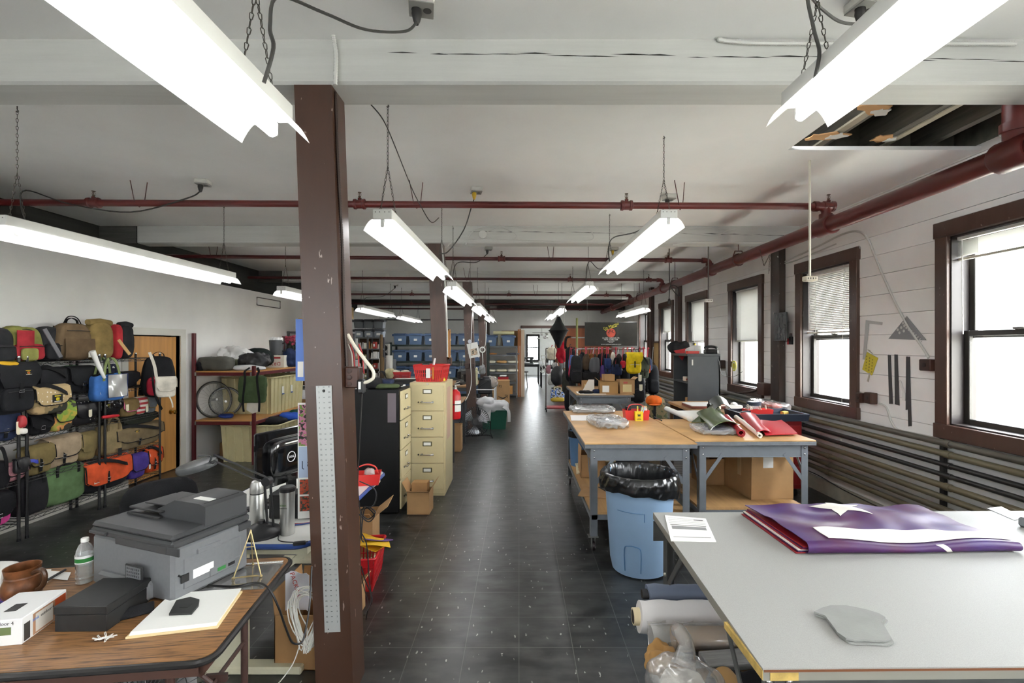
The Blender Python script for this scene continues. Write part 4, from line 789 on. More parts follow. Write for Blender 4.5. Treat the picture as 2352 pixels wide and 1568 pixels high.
# carton with white cable under the table
def carton(name, label, loc, w, d, h, rz=0, flaps=(.5, .5, .5, .5), m=CARD, group=None, inner=True, lean=(1.0, 1.0, .9, .9)):
    t = thing(name, label, 'cardboard box', loc, rz, group)
    b = B(m); th = .004
    b.bb(-w/2, w/2, -d/2, -d/2+th, 0, h).bb(-w/2, w/2, d/2-th, d/2, 0, h).bb(-w/2, -w/2+th, -d/2, d/2, 0, h).bb(w/2-th, w/2, -d/2, d/2, 0, h).bb(-w/2, w/2, -d/2, d/2, 0, th); b.done('box_body', t)
    for i, (fl, ln) in enumerate(zip(flaps, lean)):
        if not fl: continue
        b = B(m); L = fl*min(w, d)
        if i == 0: b.at((0, -d/2, h), rx=ln).bb(-w/2, w/2, 0, th, 0, L)
        if i == 1: b.at((0, d/2, h), rx=-ln).bb(-w/2, w/2, -th, 0, 0, L)
        if i == 2: b.at((-w/2, 0, h), ry=-ln).bb(0, th, -d/2, d/2, 0, L)
        if i == 3: b.at((w/2, 0, h), ry=ln).bb(-th, 0, -d/2, d/2, 0, L)
        b.done('flap', t)
    return t
t = carton('cardboard_box', 'brown cardboard box under the white table beside the near post', (-1.12, 2.72, 0), .34, .34, .29, 0, (0, .3, .35, 0), CARD2, lean=(0, .2, .1, .1))
b = B(M('e4e8f0', .5)); b.sheet(6, 6, lambda u, v: (-.10+u*.14, -.05+.03*math.sin(u*4), .2+v*.2+.01*math.sin(u*9)), .002).use(M('c03a30', .5)).text('PACKING', .035, (-.04, -.056, .34), ry=PI/2*.8, ext=.0006); b.solo('packing_bag', 'white and red plastic packing bag in the box under the table', 'bag', (-1.18, 2.70, .06))
b = B(M('e9e7df', .5)); r = random.Random(5)
for k in range(13):
    cxx, rx_, rz_, ph = r.uniform(-.02, .03), r.uniform(.035, .07), r.uniform(.12, .17), r.uniform(-.4, .4)
    b.tube([(cxx+rx_*math.cos(a)+.02*math.sin(2*a+ph), .015*math.sin(a*2+k)+r.uniform(-.002, .002), rz_*math.sin(a)+.012*math.cos(3*a+k)) for a in [2*PI*j/20 for j in range(20)]], .003, 5, closed=True)
b.tube(spline([(-.03, 0, -.12), (-.05, -.03, -.2), (-.10, -.06, -.27), (-.16, -.1, -.325)], 6), .003, 5); b.solo('cable_coil', 'tangled coil of white cable hanging beside the near post', 'cable', (-1.065, 2.42, .345))
# right of the post: yellow envelopes over a red basket, boxes, cables
p = FL(846, 1352); t = thing('red_basket', 'red shopping basket on the floor behind the near post', 'basket', (p.x-.10, p.y+.12, 0), .1)
def basket(t, w, d, h, m):
    b = B(m)
    o = [(-w/2, -d/2), (w/2, -d/2), (w/2, d/2), (-w/2, d/2)]
    for i in range(4):
        a, q = o[i], o[(i+1) % 4]; L = math.hypot(q[0]-a[0], q[1]-a[1]); n = max(4, int(L/.025))
        for k in range(n+1):
            x, y = a[0]+(q[0]-a[0])*k/n, a[1]+(q[1]-a[1])*k/n; b.ribbon([(x*.8, y*.8, 0), (x*.98, y*.98, h)], .011, .003, (q[0]-a[0], q[1]-a[1], 0))
        for z, f in ((.004, .8), (h*.25, .85), (h*.5, .89), (h*.75, .94)): b.ribbon([(a[0]*f, a[1]*f, z), (q[0]*f, q[1]*f, z)], .003, .012 if z > .01 else .01, (0, 0, 1)) if 0 else b.tube([(a[0]*f, a[1]*f, z), (q[0]*f, q[1]*f, z)], .004, 4)
    b.bb(-w*.4, w*.4, -d*.4, d*.4, 0, .005); b.done('lattice', t)
    b = B(m); b.tube([(x, y, h) for x, y in rrect(w/2, d/2, .02, 3)], .008, 6, closed=True); b.box((0, -d/2+.01, h-.03), (w*.9, .004, .05)); b.box((0, d/2-.01, h-.03), (w*.9, .004, .05)); b.box((w/2-.01, 0, h-.03), (.004, d*.9, .05)); b.box((-w/2+.01, 0, h-.03), (.004, d*.9, .05)); b.done('rim', t)
basket(t, .30, .42, .24, M('c22027', .4))
for k, (dx, dy, z, rz, col, lab) in enumerate(((.0, 0, .255, .3, 'e8b820', 'yellow envelope on top of the floor basket'), (-.03, .06, .250, -.2, 'd9a51c', 'darker yellow envelope under the top envelope'), (.05, .02, .262, .9, '6a4a86', 'purple edged booklet on the yellow envelopes'))):
    b = B(M(col, .6)); b.at((.03, -.03, 0), rx=-.15, ry=.12); 
    b.sheet(6, 4, lambda u, v: ((u-.5)*.30*(1 if k < 2 else .7), (v-.5)*.23*(1 if k < 2 else .4), .02*math.sin(u*3+k)+.004*k), .004); b.solo('yellow_envelope' if k < 2 else 'booklet', lab, 'envelope' if k < 2 else 'booklet', (p.x-.07+dx, p.y+.12+dy, z+.02), rz)
carton('cardboard_box', 'open cardboard box under the far end of the white table', (-1.32, 3.95, 0), .30, .30, .34, .1, (.5, 0, 0, .5), CARD)
carton('cardboard_box', 'cardboard box on the floor between near post and red basket', (-1.13, 3.10, 0), .24, .16, .20, 0, (0, 0, 0, .3), CARD)
for k, pts in enumerate(([(826, 1105), (862, 1125), (858, 1160), (828, 1172), (845, 1192), (862, 1175), (835, 1165), (828, 1215), (842, 1250), (848, 1330), (852, 1380), (836, 1412)], [(824, 1180), (846, 1198), (860, 1182), (838, 1168), (830, 1230), (835, 1245)], [(830, 1300), (838, 1330), (855, 1375), (845, 1400), (838, 1440)])):
    B(M('1a1a1c', .4)).tube(spline([W(x, y, 3.02) if i < len(pts)-1 or k != 0 else W(x, y, 2.9) for i, (x, y) in enumerate(pts)], 7), .004, 5).solo('tangled_cable', ('black cable looping down beside the red caddy', 'small black cable loop under the white table edge', 'black cable trailing past the red floor basket')[k], 'cable')
# ================= bag builders: front faces -y, base z = 0
def strapm(): return fab('19191b')
def hangtag(t, x, y, z, s=1, c='eee6cc'):
    b = B(M(c, .7)); b.at((x, y, z), ry=.06); b.prism([(-.02*s, 0), (.02*s, 0), (.02*s, -.065*s), (.012*s, -.075*s), (-.012*s, -.075*s), (-.02*s, -.065*s)], -.001, .001); b.v = [Vector((p.x, y-(p.z-z), z+(p.y-y))) for p in b.v]
    b.rod((x, y, z-.005), (x, y+.01, z+.03), .0012, 5); b.done('hang_tag', t, 'cream paper tag')
def patch(t, x, y, z, s=1, bg='141414', fg='d8b31e', fg2='c23a2a', rx=0):
    b = B(M(bg, .7)); b.at((x, y, z), rx=rx); b.box((0, 0, 0), (.075*s, .002, .055*s), .001); b.use(M(fg, .6)).tube([(.012*s*math.cos(a), -.0018, .012*s*math.sin(a)-.004*s) for a in [2*PI*k/10 for k in range(10)]], .0022*s, 4, closed=True).box((0, -.0016, .017*s), (.045*s, .001, .007*s)); b.use(M(fg2, .6)).box((0, -.0016, -.004*s), (.014*s, .001, .012*s)).use(M('d8d8d0', .6)).box((0, -.0016, -.021*s), (.05*s, .001, .005*s)); b.done('patch', t)
def backpack(t, w, d, h, c, c2=None, pocket=True, handle=True, seed=0, roll=False, zipc='161616', flap=None, straps=True, mat=None):
    m = mat or fab(c)
    b = B(m); b.soft((0, 0, h/2), (w, d, h), 3.6, 10, .012, 7, seed, .84 if not roll else .97); b.done('body', t)
    if pocket:
        b = B(fab(c2 or c)); b.soft((0, -d*.46, h*.28), (w*.74, d*.34, h*.46), 4.5, 8, .006, 10, seed+1); b.done('pocket', t)
    b = B(M(zipc, .5)); n = 16
    b.tube([(w*.40*.92*math.cos(a), -d*.30-.0*a, h*.52+h*.40*math.sin(a)) for a in [PI*k/n for k in range(n+1)]], .0045, 5)
    if pocket: b.tube([(-w*.30, -d*.645, h*.43), (0, -d*.66, h*.445), (w*.30, -d*.645, h*.43)], .004, 5)
    b.done('zipper', t)
    if handle: b = B(strapm()); b.ribbon(spline([(-w*.16, 0, h-.015), (-w*.13, 0, h+.03), (0, 0, h+.05), (w*.13, 0, h+.03), (w*.16, 0, h-.015)], 4), .022, .005, (0, 1, 0)); b.done('handle', t)
    if roll:
        b = B(m); b.tube([(-w*.47, -d*.1, h-.01), (0, -d*.12, h), (w*.47, -d*.1, h-.01)], [d*.2, d*.23, d*.2], 10); b.done('rolled_top', t)
    if flap:
        b = B(fab(flap)); b.sheet(8, 8, lambda u, v: ((u-.5)*w*(1.0-.25*max(0, v-.75)*4*abs(2*u-1)**3), d*.4-d*1.02*min(1, v*1.8)-.012*math.sin(PI*v), h*.93+.03*math.sin(PI*min(1, v*1.7))-max(0, v-.45)*h*.75), .006); b.done('flap', t)
        b = B(strapm()); b.ribbon([(0, -d*.70, h*.60), (0, -d*.70, h*.30)], .026, .004, (1, 0, 0)).use(CHROME).tube([(-.02, -d*.715, h*.46), (.02, -d*.715, h*.46), (.02, -d*.715, h*.42), (-.02, -d*.715, h*.42)], .003, 5, closed=True); b.done('buckle_strap', t)
    if straps:
        for s_ in (-1, 1): b = B(strapm()); b.ribbon(spline([(s_*w*.2, d*.46, h*.9), (s_*w*.3, d*.6, h*.6), (s_*w*.42, d*.52, h*.2), (s_*w*.45, d*.35, .03)], 4), .05, .012, (1, 0, 0)); b.done('shoulder_strap', t)
def messenger(t, w, d, h, c, c2=None, trim='18181a', strap=True, fl=.62, seed=0, buckle=True, mat=None, matf=None, sling=None):
    b = B(mat or fab(c)); b.soft((0, 0, h/2), (w, d, h), 5, 10, .008, 8, seed, 1.02); b.done('body', t)
    def ff(u, v):
        x = (u-.5)*(w*1.02); k = max(0, (v-.8)/.2); x *= 1-.10*k**2
        if v < .3: q = v/.3; return (x, d*.5-d*1.06*q, h*(.94+.09*math.sin(PI*q)))
        q = (v-.3)/.7; dz = (abs(2*u-1)**6)*.05*k
        return (x, -d*.56-.012*math.sin(PI*q*.8)-.004*math.sin(u*9+seed), h*.94-q*h*fl+dz)
    b = B(matf or fab(c2 or c)); b.sheet(12, 14, ff, .006); fo = b.done('flap', t)
    if trim:
        b = B(fab(trim)); P = [Vector(ff(0, v/10))+Vector((0, -.003, 0)) for v in range(3, 11)]+[Vector(ff(u/12, 1))+Vector((0, -.003, 0)) for u in range(1, 13)]+[Vector(ff(1, v/10))+Vector((0, -.003, 0)) for v in range(9, 2, -1)]; b.tube(P, .005, 5); b.done('piping', fo)
    if buckle:
        x = -w*.05; b = B(strapm()); b.ribbon([(x, -d*.63, h*.62), (x, -d*.66, h*.36), (x, -d*.60, h*.12)], .026, .004, (1, 0, 0)).use(CHROME); z = h*.36; b.tube([(x-.018, -d*.68, z+.016), (x+.018, -d*.68, z+.016), (x+.018, -d*.68, z-.016), (x-.018, -d*.68, z-.016)], .003, 5, closed=True); b.done('buckle_strap', t)
    if strap:
        b = B(fab(sling or '1b1b1d')); s_ = 1; b.ribbon(spline([(-w*.49, 0, h*.85), (-w*.30, -d*.50, h*1.06), (w*.05, -d*.72, h*.92), (w*.36, -d*.70, h*.70), (w*.5, -d*.1, h*.78)], 5), .035, .004, (0, .3, 1)); b.done('shoulder_strap', t)
def tote(t, w, d, h, c, hc='19191b', seed=0, mat=None, hl=.12, open_=True):
    b = B(mat or fab(c)); b.soft((0, 0, h/2), (w, d, h), 5, 10, .012, 6, seed, .96); b.done('body', t)
    b = B(fab('141414')); b.soft((0, 0, h-.012), (w*.86, d*.62, .03), 4, 6); 
    if open_: b.done('lining', t)
    for s_ in (-1, 1): b = B(fab(hc)); b.ribbon(spline([(-w*.25, s_*d*.5, h*.75), (-w*.24, s_*d*.5, h), (-w*.12, s_*d*.4, h+hl*.9), (w*.12, s_*d*.4, h+hl*.9), (w*.24, s_*d*.5, h), (w*.25, s_*d*.5, h*.75)], 4), .028, .004, (1, 0, 0)); b.done('handle', t)

# ================= black wire shelving along the partition wall
SHZ = (1.555, 1.225, .895, .525, .175); SF, SB = -4.365, -4.66
WIRE = M('3f3f3e', .3, metal=.7); POST = M('19191a', .35)
for (ya, yb), lab in (((3.25, 4.22), 'black wire shelving unit cut by the picture edge, holding the pink bag'), ((4.29, 5.03), 'black wire shelving unit with the green and black bags at its foot'), ((5.10, 5.88), 'black wire shelving unit in front of the wood door')):
    t = thing('wire_shelving', lab, 'shelving unit', ((SF+SB)/2, (ya+yb)/2, 0), 0, 'wire shelving units with bags'); hx = (SF-SB)/2; hy = (yb-ya)/2
    for x in (-hx, hx):
        for y in (-hy, hy):
            b = B(POST); b.rod((x, y, .02), (x, y, 1.60), .0125, 10)
            for k in range(31): z = .06+k*.05; b.tube([(x, y, z), (x, y, z+.003)], .0133, 10)
            b.use(CHROME).lathe([(.012, 1.60), (.013, 1.605), (.011, 1.615)], 10, (x, y, 0)).use(BLACK).lathe([(.014, 0), (.012, .03)], 10, (x, y, 0)); b.done('post', t)
    for z in SHZ:
        b = B(WIRE)
        for x in (-hx, hx):
            b.rod((x, -hy, z), (x, hy, z), .003, 5).rod((x, -hy, z-.028), (x, hy, z-.028), .003, 5)
            n = int(2*hy/.045); P = [(x, -hy+2*hy*k/n, z-(.028 if k % 2 else 0)) for k in range(n+1)]; b.tube(P, .002, 4)
        for y in (-hy, hy): b.rod((-hx, y, z), (hx, y, z), .003, 5).rod((-hx, y, z-.028), (hx, y, z-.028), .003, 5)
        n = int(2*hy/.028)
        for k in range(1, n): y = -hy+2*hy*k/n; b.rod((-hx, y, z+.002), (hx, y, z+.002), .0015, 4)
        for x in (-hx*.33, hx*.33): b.rod((x, -hy, z-.003), (x, hy, z-.003), .002, 4)
        b.done('shelf', t)
def place(px0, px1, pt, pb, X, Z, d):
    y0, y1 = X*F_/(px0-CX), X*F_/(px1-CX); yc = (y0+y1)/2; h = (pb-pt)*yc/F_
    return Vector((X-d/2, yc, (ZC-(pb-CY)*yc/F_) if Z is None else Z+.004)), y1-y0, h
S1, S2, S3, S4, S5 = SHZ
RB = PI/2
def bag(kind, px, lab, X, Z, d, name=None, rz=RB, grp='bags on the wire shelves', **kw):
    p, w, h = place(*px, X, Z, d); nm = name or {'b': 'backpack', 'm': 'messenger_bag', 't': 'tote_bag'}[kind]
    t = thing(nm, lab, nm.replace('_', ' ') if kind != 'b' or name else 'backpack', p, rz, grp); {'b': backpack, 'm': messenger, 't': tote}[kind](t, w, d, h, **kw); return t, w, h
FX = -4.40
# top shelf
bag('b', (-45, 47, 742, 826), 'charcoal backpack on the top shelf, cut by the picture edge', FX, S1, .17, c='2b2c2f', seed=1)
t, w, h = bag('b', (20, 112, 746, 828), 'olive and red backpack on the top shelf', FX-.01, S1, .17, c='8a8a4a', c2='a8323a', seed=2, handle=False)
b = B(fab('a8323a')); b.sheet(5, 6, lambda u, v: (-w*.34+u*w*.42, -.098-.01*math.sin(PI*u), h*(.42+.46*v)), .006); b.done('red_panel', t)
b = B(fab('8f8f50')); b.soft((-w*.10, -.125, h*.22), (w*.4, .03, h*.34), 5, 6); b.done('front_patch_pocket', t)
bag('b', (96, 158, 744, 824), 'charcoal backpack leaning beside the olive and red one', FX-.03, S1, .15, c='2c2d30', seed=3, handle=False)
t, w, h = bag('b', (140, 225, 738, 823), 'brown waxed backpack with arched handle on the top shelf', FX+.02, S1, .17, c='6d5a43', seed=4, pocket=False)
b = B(M('1a1614', .5)); b.tube([(-w*.34, -.088, h*.79), (0, -.094, h*.80), (w*.26, -.09, h*.79)], .004, 5).use(fab('66533d')).sheet(8, 4, lambda u, v: ((u-.5)*w*.8, -.088-.006*math.sin(PI*v), h*(.08+.5*v)), .005); b.done('front_pocket', t); patch(t, w*.27, -.10, h*.14, .9, 'e8e4d8', '3a3a3a', '3a3a3a')
b = B(strapm()); b.tube(spline([(-w*.22, 0, h-.01), (-w*.12, 0, h+.055), (w*.02, 0, h+.07), (w*.16, 0, h+.05), (w*.26, 0, h-.01)], 5), .005, 6); b.done('carry_loop', t)
bag('b', (214, 268, 736, 822), 'khaki roll top backpack on the top shelf', FX+.02, S1, .16, c='8a7548', seed=5, roll=True, handle=False, pocket=False)
bag('b', (270, 288, 740, 820), 'bright red slim backpack between khaki and black roll tops', FX, S1, .13, c='b8333a', seed=6, roll=False, handle=False, pocket=False)
bag('b', (284, 314, 740, 818), 'black roll top backpack at the far end of the top shelf', FX, S1, .15, c='26272a', seed=7, roll=True, handle=False, pocket=False)
for i, (x0, y0, x1, y1, c, lab) in enumerate(((102, 755, 140, 820, '6b6b70', 'grey plastic strip leaning between backpacks on the top shelf'), (272, 780, 298, 814, 'c29a62', 'wooden strip leaning against the red backpack'))):
    a, q = XP(x0, y0, FX+.11), XP(x1, y1, FX+.17); b = B(M(c, .5)); b.ribbon([a, q], .035, .008, (0, .8, .5)); b.solo('strip', lab, 'strip')
# hung from or standing on the second shelf
t, w, h = bag('b', (-8, 88, 832, 950), 'large black backpack with yellow lining hung on the near wire unit', -4.22, None, .15, c='1e1f22', seed=8, flap='1f2023', handle=False)
b = B(M('d8a91e', .8, 'noise')); b.soft((-w*.16, -.02, h*.97), (w*.55, .12, .05), 3, 7, .01, 20); b.done('yellow_lining', t); patch(t, w*.16, -.105, h*.80, .9, rx=-.2)
t, w, h = bag('m', (88, 152, 836, 900), 'black messenger bag with red lining on the second shelf', FX, S2, .15, c='222326', seed=9, strap=True)
b = B(fab('bb333c')); b.soft((w*.42, -.01, h*.55), (w*.22, .14, h*.95), 3, 8, .012, 9); b.done('red_side', t)
t, w, h = bag('m', (160, 222, 838, 898), 'black messenger bag with green lining on the second shelf', FX+.01, S2, .15, c='1f2023', seed=10, strap=False)
b = B(fab('2f7a3c')); b.soft((0, .03, h*.99), (w*.7, .07, .03), 3, 6, .006, 20); b.done('green_lining', t)
t, w, h = bag('t', (220, 292, 858, 920), 'blue tote bag with clear front pocket hung on the wire unit post', -4.27, None, .10, c='3f6fb4', hc='7d8a5a', hl=.16, seed=11)
b = B(clear('vinyl_pocket', 'f0f4f6', .5, .12, .55)); b.sheet(8, 8, lambda u, v: (-w*.16+u*w*.62, -.062-.008*math.sin(u*7)*math.sin(v*6), h*(.12+.84*v)), .003); b.done('clear_pocket', t)
b = B(M('1f2f66', .6)); b.tube([(-w*.17, -.064, h*.97), (-w*.16, -.066, h*.12), (w*.46, -.066, h*.12), (w*.48, -.064, h*.97)], .004, 5, closed=True); b.done('piping', t)
B(PAPER).tube([XP(212, 806, -4.28), XP(226, 840, -4.275), XP(240, 868, -4.27)], [.026, .02, .014], 12).solo('paper_roll', 'white rolled paper standing in the blue tote bag', 'paper roll')
bag('t', (248, 274, 835, 882), 'navy padded sleeve bag behind the blue tote', FX-.04, S2, .06, c='252a3c', hc='252a3c', hl=.04, seed=12)
bag('m', (272, 318, 846, 882), 'small black messenger bag at the far end of the second shelf', FX, S2, .12, c='1c1c1f', seed=13, strap=False, buckle=False)
t, w, h = bag('b', (352, 402, 818, 912), 'black and red backpack hanging on the last wire post', -4.20, None, .14, c='1d1d20', c2='a82738', seed=14, grp=None, rz=.9)
t, w, h = bag('m', (372, 400, 866, 912), 'off white sling bag hanging in front of the black and red backpack', -4.04, None, .06, c='cfc9bc', seed=15, trim='cfc9bc', grp=None, rz=.9, strap=False, buckle=False)
b = B(fab('cfc9bc', .1)); b.ribbon(spline([(-w*.45, -.02, h*.8), (-w*.55, .0, h*1.6), (-w*.75, .03, h*2.25)], 5), .03, .005, (1, 0, 0)); b.done('sling_strap', t); b = B(fab('cfc9bc', .1)); b.ribbon(spline([(w*.1, -.05, .02), (w*.25, -.05, -.06), (w*.3, -.04, -.12)], 4), .014, .003, (1, 0, 0)); b.done('strap_end', t)
b = B(strapm()); q = XP(368, 862, -4.18); b.ribbon(spline([XP(352, 815, -4.36), XP(350, 860, -4.2), XP(356, 905, -4.2), XP(372, 940, -4.2)], 5), .03, .004, (0, 1, 0)); b.solo('webbing_strap', 'black webbing strap dangling below the hanging backpack', 'strap')
# third shelf
t, w, h = bag('m', (80, 160, 886, 950), 'tan camouflage messenger bag with yellow patch tilted at the post', -4.24, None, .10, c='b3996c', seed=16, mat=M('b79d72', .85, 'camo', s=.5, h2='93805a'), matf=M('bba378', .85, 'dots', s=1, h2='e8e0d0'), buckle=False, sling='1b1b1d')
t.rotation_euler[1] = 0; t.rotation_euler[0] = 0; patch(t, w*.05, -.078, h*.55, 1.3, '17170f', 'd6c41e', 'd6c41e')
bag('m', (125, 172, 918, 985), 'yellow and green printed shoulder bag under the camouflage bag', -4.30, S3, .12, c='a8a84a', seed=17, mat=M('a6a24c', .8, 'camo', s=.6, h2='d09050'), matf=M('b0a040', .8, 'camo', s=.7, h2='7f9a3c'), strap=False, buckle=False)
t, w, h = bag('m', (172, 226, 918, 974), 'black bag with white dots on the third shelf', FX, S3, .13, c='1b1b1e', seed=18, mat=M('1c1c20', .3, 'dots', h2='d8d8d8'), matf=M('1c1c20', .3, 'dots', h2='d8d8d8'), strap=False, buckle=False); hangtag(t, 0, -.10, h*.62)
t, w, h = bag('m', (234, 280, 918, 962), 'glossy black messenger bag with yellow edged patch', FX, S3+.03, .12, c='161618', seed=19, mat=M('141416', .15), matf=M('141416', .12), strap=False, buckle=False, trim=None); patch(t, -w*.3, -.082, h*.62, .9, '17170f', 'd6c41e', 'd6c41e')
b = B(M('c2202c', .35)); b.tube(spline([XP(234, 958, -4.36), XP(255, 956, -4.34), XP(272, 954, -4.36)], 4), [.012, .018, .018, .018, .018, .018, .016, .016, .012], 10); b.solo('red_pouch', 'red rolled pouch under the glossy black bag', 'pouch')
t, w, h = bag('m', (281, 318, 912, 952), 'olive brown messenger bag with pink trim', FX, S3, .12, c='7a6640', seed=20, trim='d66a9a', strap=False, buckle=False); hangtag(t, -w*.35, -.09, h*.75)
t, w, h = bag('m', (317, 337, 911, 950), 'red and white striped bag on the third shelf', FX, S3, .11, c='c03a3c', seed=21, mat=M('b8383c', .8, 'stripez', h2='e4ddd2'), matf=M('b8383c', .8, 'stripez', h2='e4ddd2'), strap=False, buckle=False, trim=None); hangtag(t, w*.3, -.08, h*.5)
bag('m', (338, 360, 910, 948), 'grey denim pouch bag at the end of the third shelf', FX, S3, .10, c='666b70', seed=22, strap=False, buckle=False, trim='8a7a58')
t, w, h = bag('m', (-20, 44, 930, 1000), 'navy and khaki bag with large cream tag on the near unit', -4.33, S3, .12, c='2c3550', c2='2c3550', seed=23, strap=False); hangtag(t, w*.3, -.11, h*.62, 1.5)
b = B(M('b8343a', .5)); b.soft(XP(50, 968, -4.28), (.05, .06, .11), 3, 6, .006, 20); b.use(M('e4e0d8', .5)).soft(XP(54, 990, -4.27), (.045, .05, .05), 3, 6); b.solo('key_pouch', 'red and white little pouch dangling at the near wire post', 'pouch')
bag('m', (70, 122, 940, 985), 'black shoulder bag with dangling straps below the camouflage bag', -4.33, S3, .12, c='17171a', seed=24, strap=True)
bag('m', (280, 358, 956, 980), 'dark green flat bag on top of the waxed brown messenger', FX-.02, S4+.255, .12, c='23261f', seed=25, strap=False, buckle=False, fl=.8)
# fourth shelf
bag('m', (62, 124, 1006, 1072), 'olive messenger bag with black buckle strap', -4.37, S4, .12, c='7b6c45', seed=26, strap=False)
t, w, h = bag('m', (108, 186, 986, 1056), 'tan messenger bag with black piping', -4.42, S4, .12, c='a8957c', seed=27, strap=False)
bag('m', (184, 224, 984, 1046), 'khaki shoulder bag beside the tan messenger bag', -4.42, S4, .12, c='85764e', seed=28, strap=False, buckle=False, trim=None)
t, w, h = bag('t', (236, 286, 972, 1046), 'crumpled khaki canvas tote standing at the middle post', FX+.02, S4, .12, c='8b7a58', hc='6f6044', hl=.05, seed=29); b = B(M('1c1c1e', .6)); b.box((w*.2, -.08, h*.05), (.05, .002, .08), .001); b.done('hang_tag', t, 'black hang tag')
t, w, h = bag('m', (268, 372, 970, 1020), 'waxed brown messenger bag with diagonal black strap', FX+.01, S4, .14, c='75664c', seed=30); patch(t, -w*.12, -.092, h*.72, .9)
t, w, h = bag('m', (8, 62, 1036, 1076), 'pink patterned pouch bag with blue ribbon', -4.38, S4, .10, c='b98a90', seed=31, mat=M('b07880', .8, 'dots', s=4, h2='e8d0d0'), matf=M('b07880', .8, 'dots', s=4, h2='e8d0d0'), strap=False, buckle=False); b = B(M('2f3fae', .4)); b.ribbon(spline([(w*.2, -.08, h), (w*.4, -.12, h*1.05), (w*.62, -.12, h*.9), (w*.75, -.1, h*.95)], 4), .03, .004, (0, .2, 1)); b.done('ribbon', t)
t, w, h = bag('m', (38, 66, 1052, 1086), 'small black leather pouch hanging on the near wire post', -4.30, None, .04, c='242426', seed=32, mat=M('222224', .4), matf=M('222224', .4), strap=False, buckle=False, trim=None, name='belt_pouch')
bag('t', (-20, 26, 1030, 1092), 'slouched black bag on the near unit beside the pink pouch', -4.36, S4-.03, .12, c='1a1a1d', seed=33)
# bottom shelf
bag('m', (-40, 30, 1130, 1206), 'bright pink bag with black flap on the bottom shelf', -4.37, S5, .16, c='d34a94', c2='1c1c1f', seed=34, strap=False)
bag('t', (50, 118, 1085, 1176), 'black open top tote on the bottom shelf', -4.37, S5, .15, c='262629', seed=35, hl=-.05)
t, w, h = bag('t', (106, 204, 1072, 1158), 'sage green tote with zipped top on the bottom shelf', -4.38, S5, .15, c='5f7a52', seed=36, hl=.01, open_=False); b = B(fab('c8c8c8')); b.at((w*.47, -.02, h*.8), rz=.6).prism(rrect(.045, .05, .03), 0, .006); b.v = [Vector((p.x, p.y, p.z)) for p in b.v]; b.done('side_pocket', t)
t, w, h = bag('m', (196, 299, 1052, 1120), 'orange messenger bag with black base', -4.37, S5, .16, c='1f1f22', c2='d3552f', seed=37, fl=.72); patch(t, -w*.30, -.105, h*.42, 1, 'e8e0d0', '2a2a2a', '2a2a2a')
b = B(fab('d3552f')); b.soft((-w*.2, -.02, h*.6), (w*.55, .15, h*.7), 5, 6); b.done('orange_side', t)
bag('m', (300, 338, 1052, 1106), 'purple messenger bag on the bottom shelf', FX+.03, S5, .14, c='4a3a8a', seed=38, strap=False, buckle=False)
t, w, h = bag('m', (338, 372, 1030, 1086), 'bright orange messenger bag with black patch at the last post', FX, S5, .13, c='d6582f', seed=39, strap=True); patch(t, w*.18, -.09, h*.7, .8); hangtag(t, -w*.52, -.1, h*.4, .7, 'f0f0ec')

# ================= maroon racks with cream tubs
RK = M('571d22', .35, 'noise', amt=.1); SHW = M('b98a50', .55, 'woodx', amt=.15)
RY0, RY1, RX0, RX1 = 6.88, 9.55, -4.66, -3.76
t = thing('storage_rack', 'maroon steel rack with two wooden shelves along the partition wall', 'rack', ((RX0+RX1)/2, (RY0+RY1)/2, 0)); ox, oy = (RX0+RX1)/2, (RY0+RY1)/2
for x, y, h in ((RX0+.022, RY0+.022, 1.875), (RX1-.022, RY0+.022, 1.41), (RX0+.022, RY1-.022, 1.875), (RX1-.022, RY1-.022, 1.41)): b = B(RK); b.bb(x-ox-.022, x-ox+.022, y-oy-.022, y-oy+.022, 0, h, .004); b.done('post', t)
for z in (1.335, .635):
    b = B(RK); b.bb(RX0-ox+.044, RX1-ox-.044, RY0-oy+.005, RY0-oy+.04, z-.065, z-.018, .004).bb(RX0-ox+.044, RX1-ox-.044, RY1-oy-.04, RY1-oy-.005, z-.065, z-.018).bb(RX1-ox-.04, RX1-ox-.005, RY0-oy+.044, RY1-oy-.044, z-.065, z-.018, .004).bb(RX0-ox+.005, RX0-ox+.04, RY0-oy+.044, RY1-oy-.044, z-.065, z-.018); b.done('beam', t)
    B(SHW).bb(RX0-ox+.045, RX1-ox-.03, RY0-oy+.02, RY1-oy-.01, z-.018, z).done('shelf_board', t)
    b = B(STEEL); b.box((RX0-ox+.055, RY0-oy+.003, z-.04), (.022, .01, .05), .002).box((RX1-ox-.055, RY0-oy+.003, z-.04), (.022, .01, .05), .002); b.done('bracket', t)
TUBM = M('c6bd92', .5, 'noise', amt=.06)
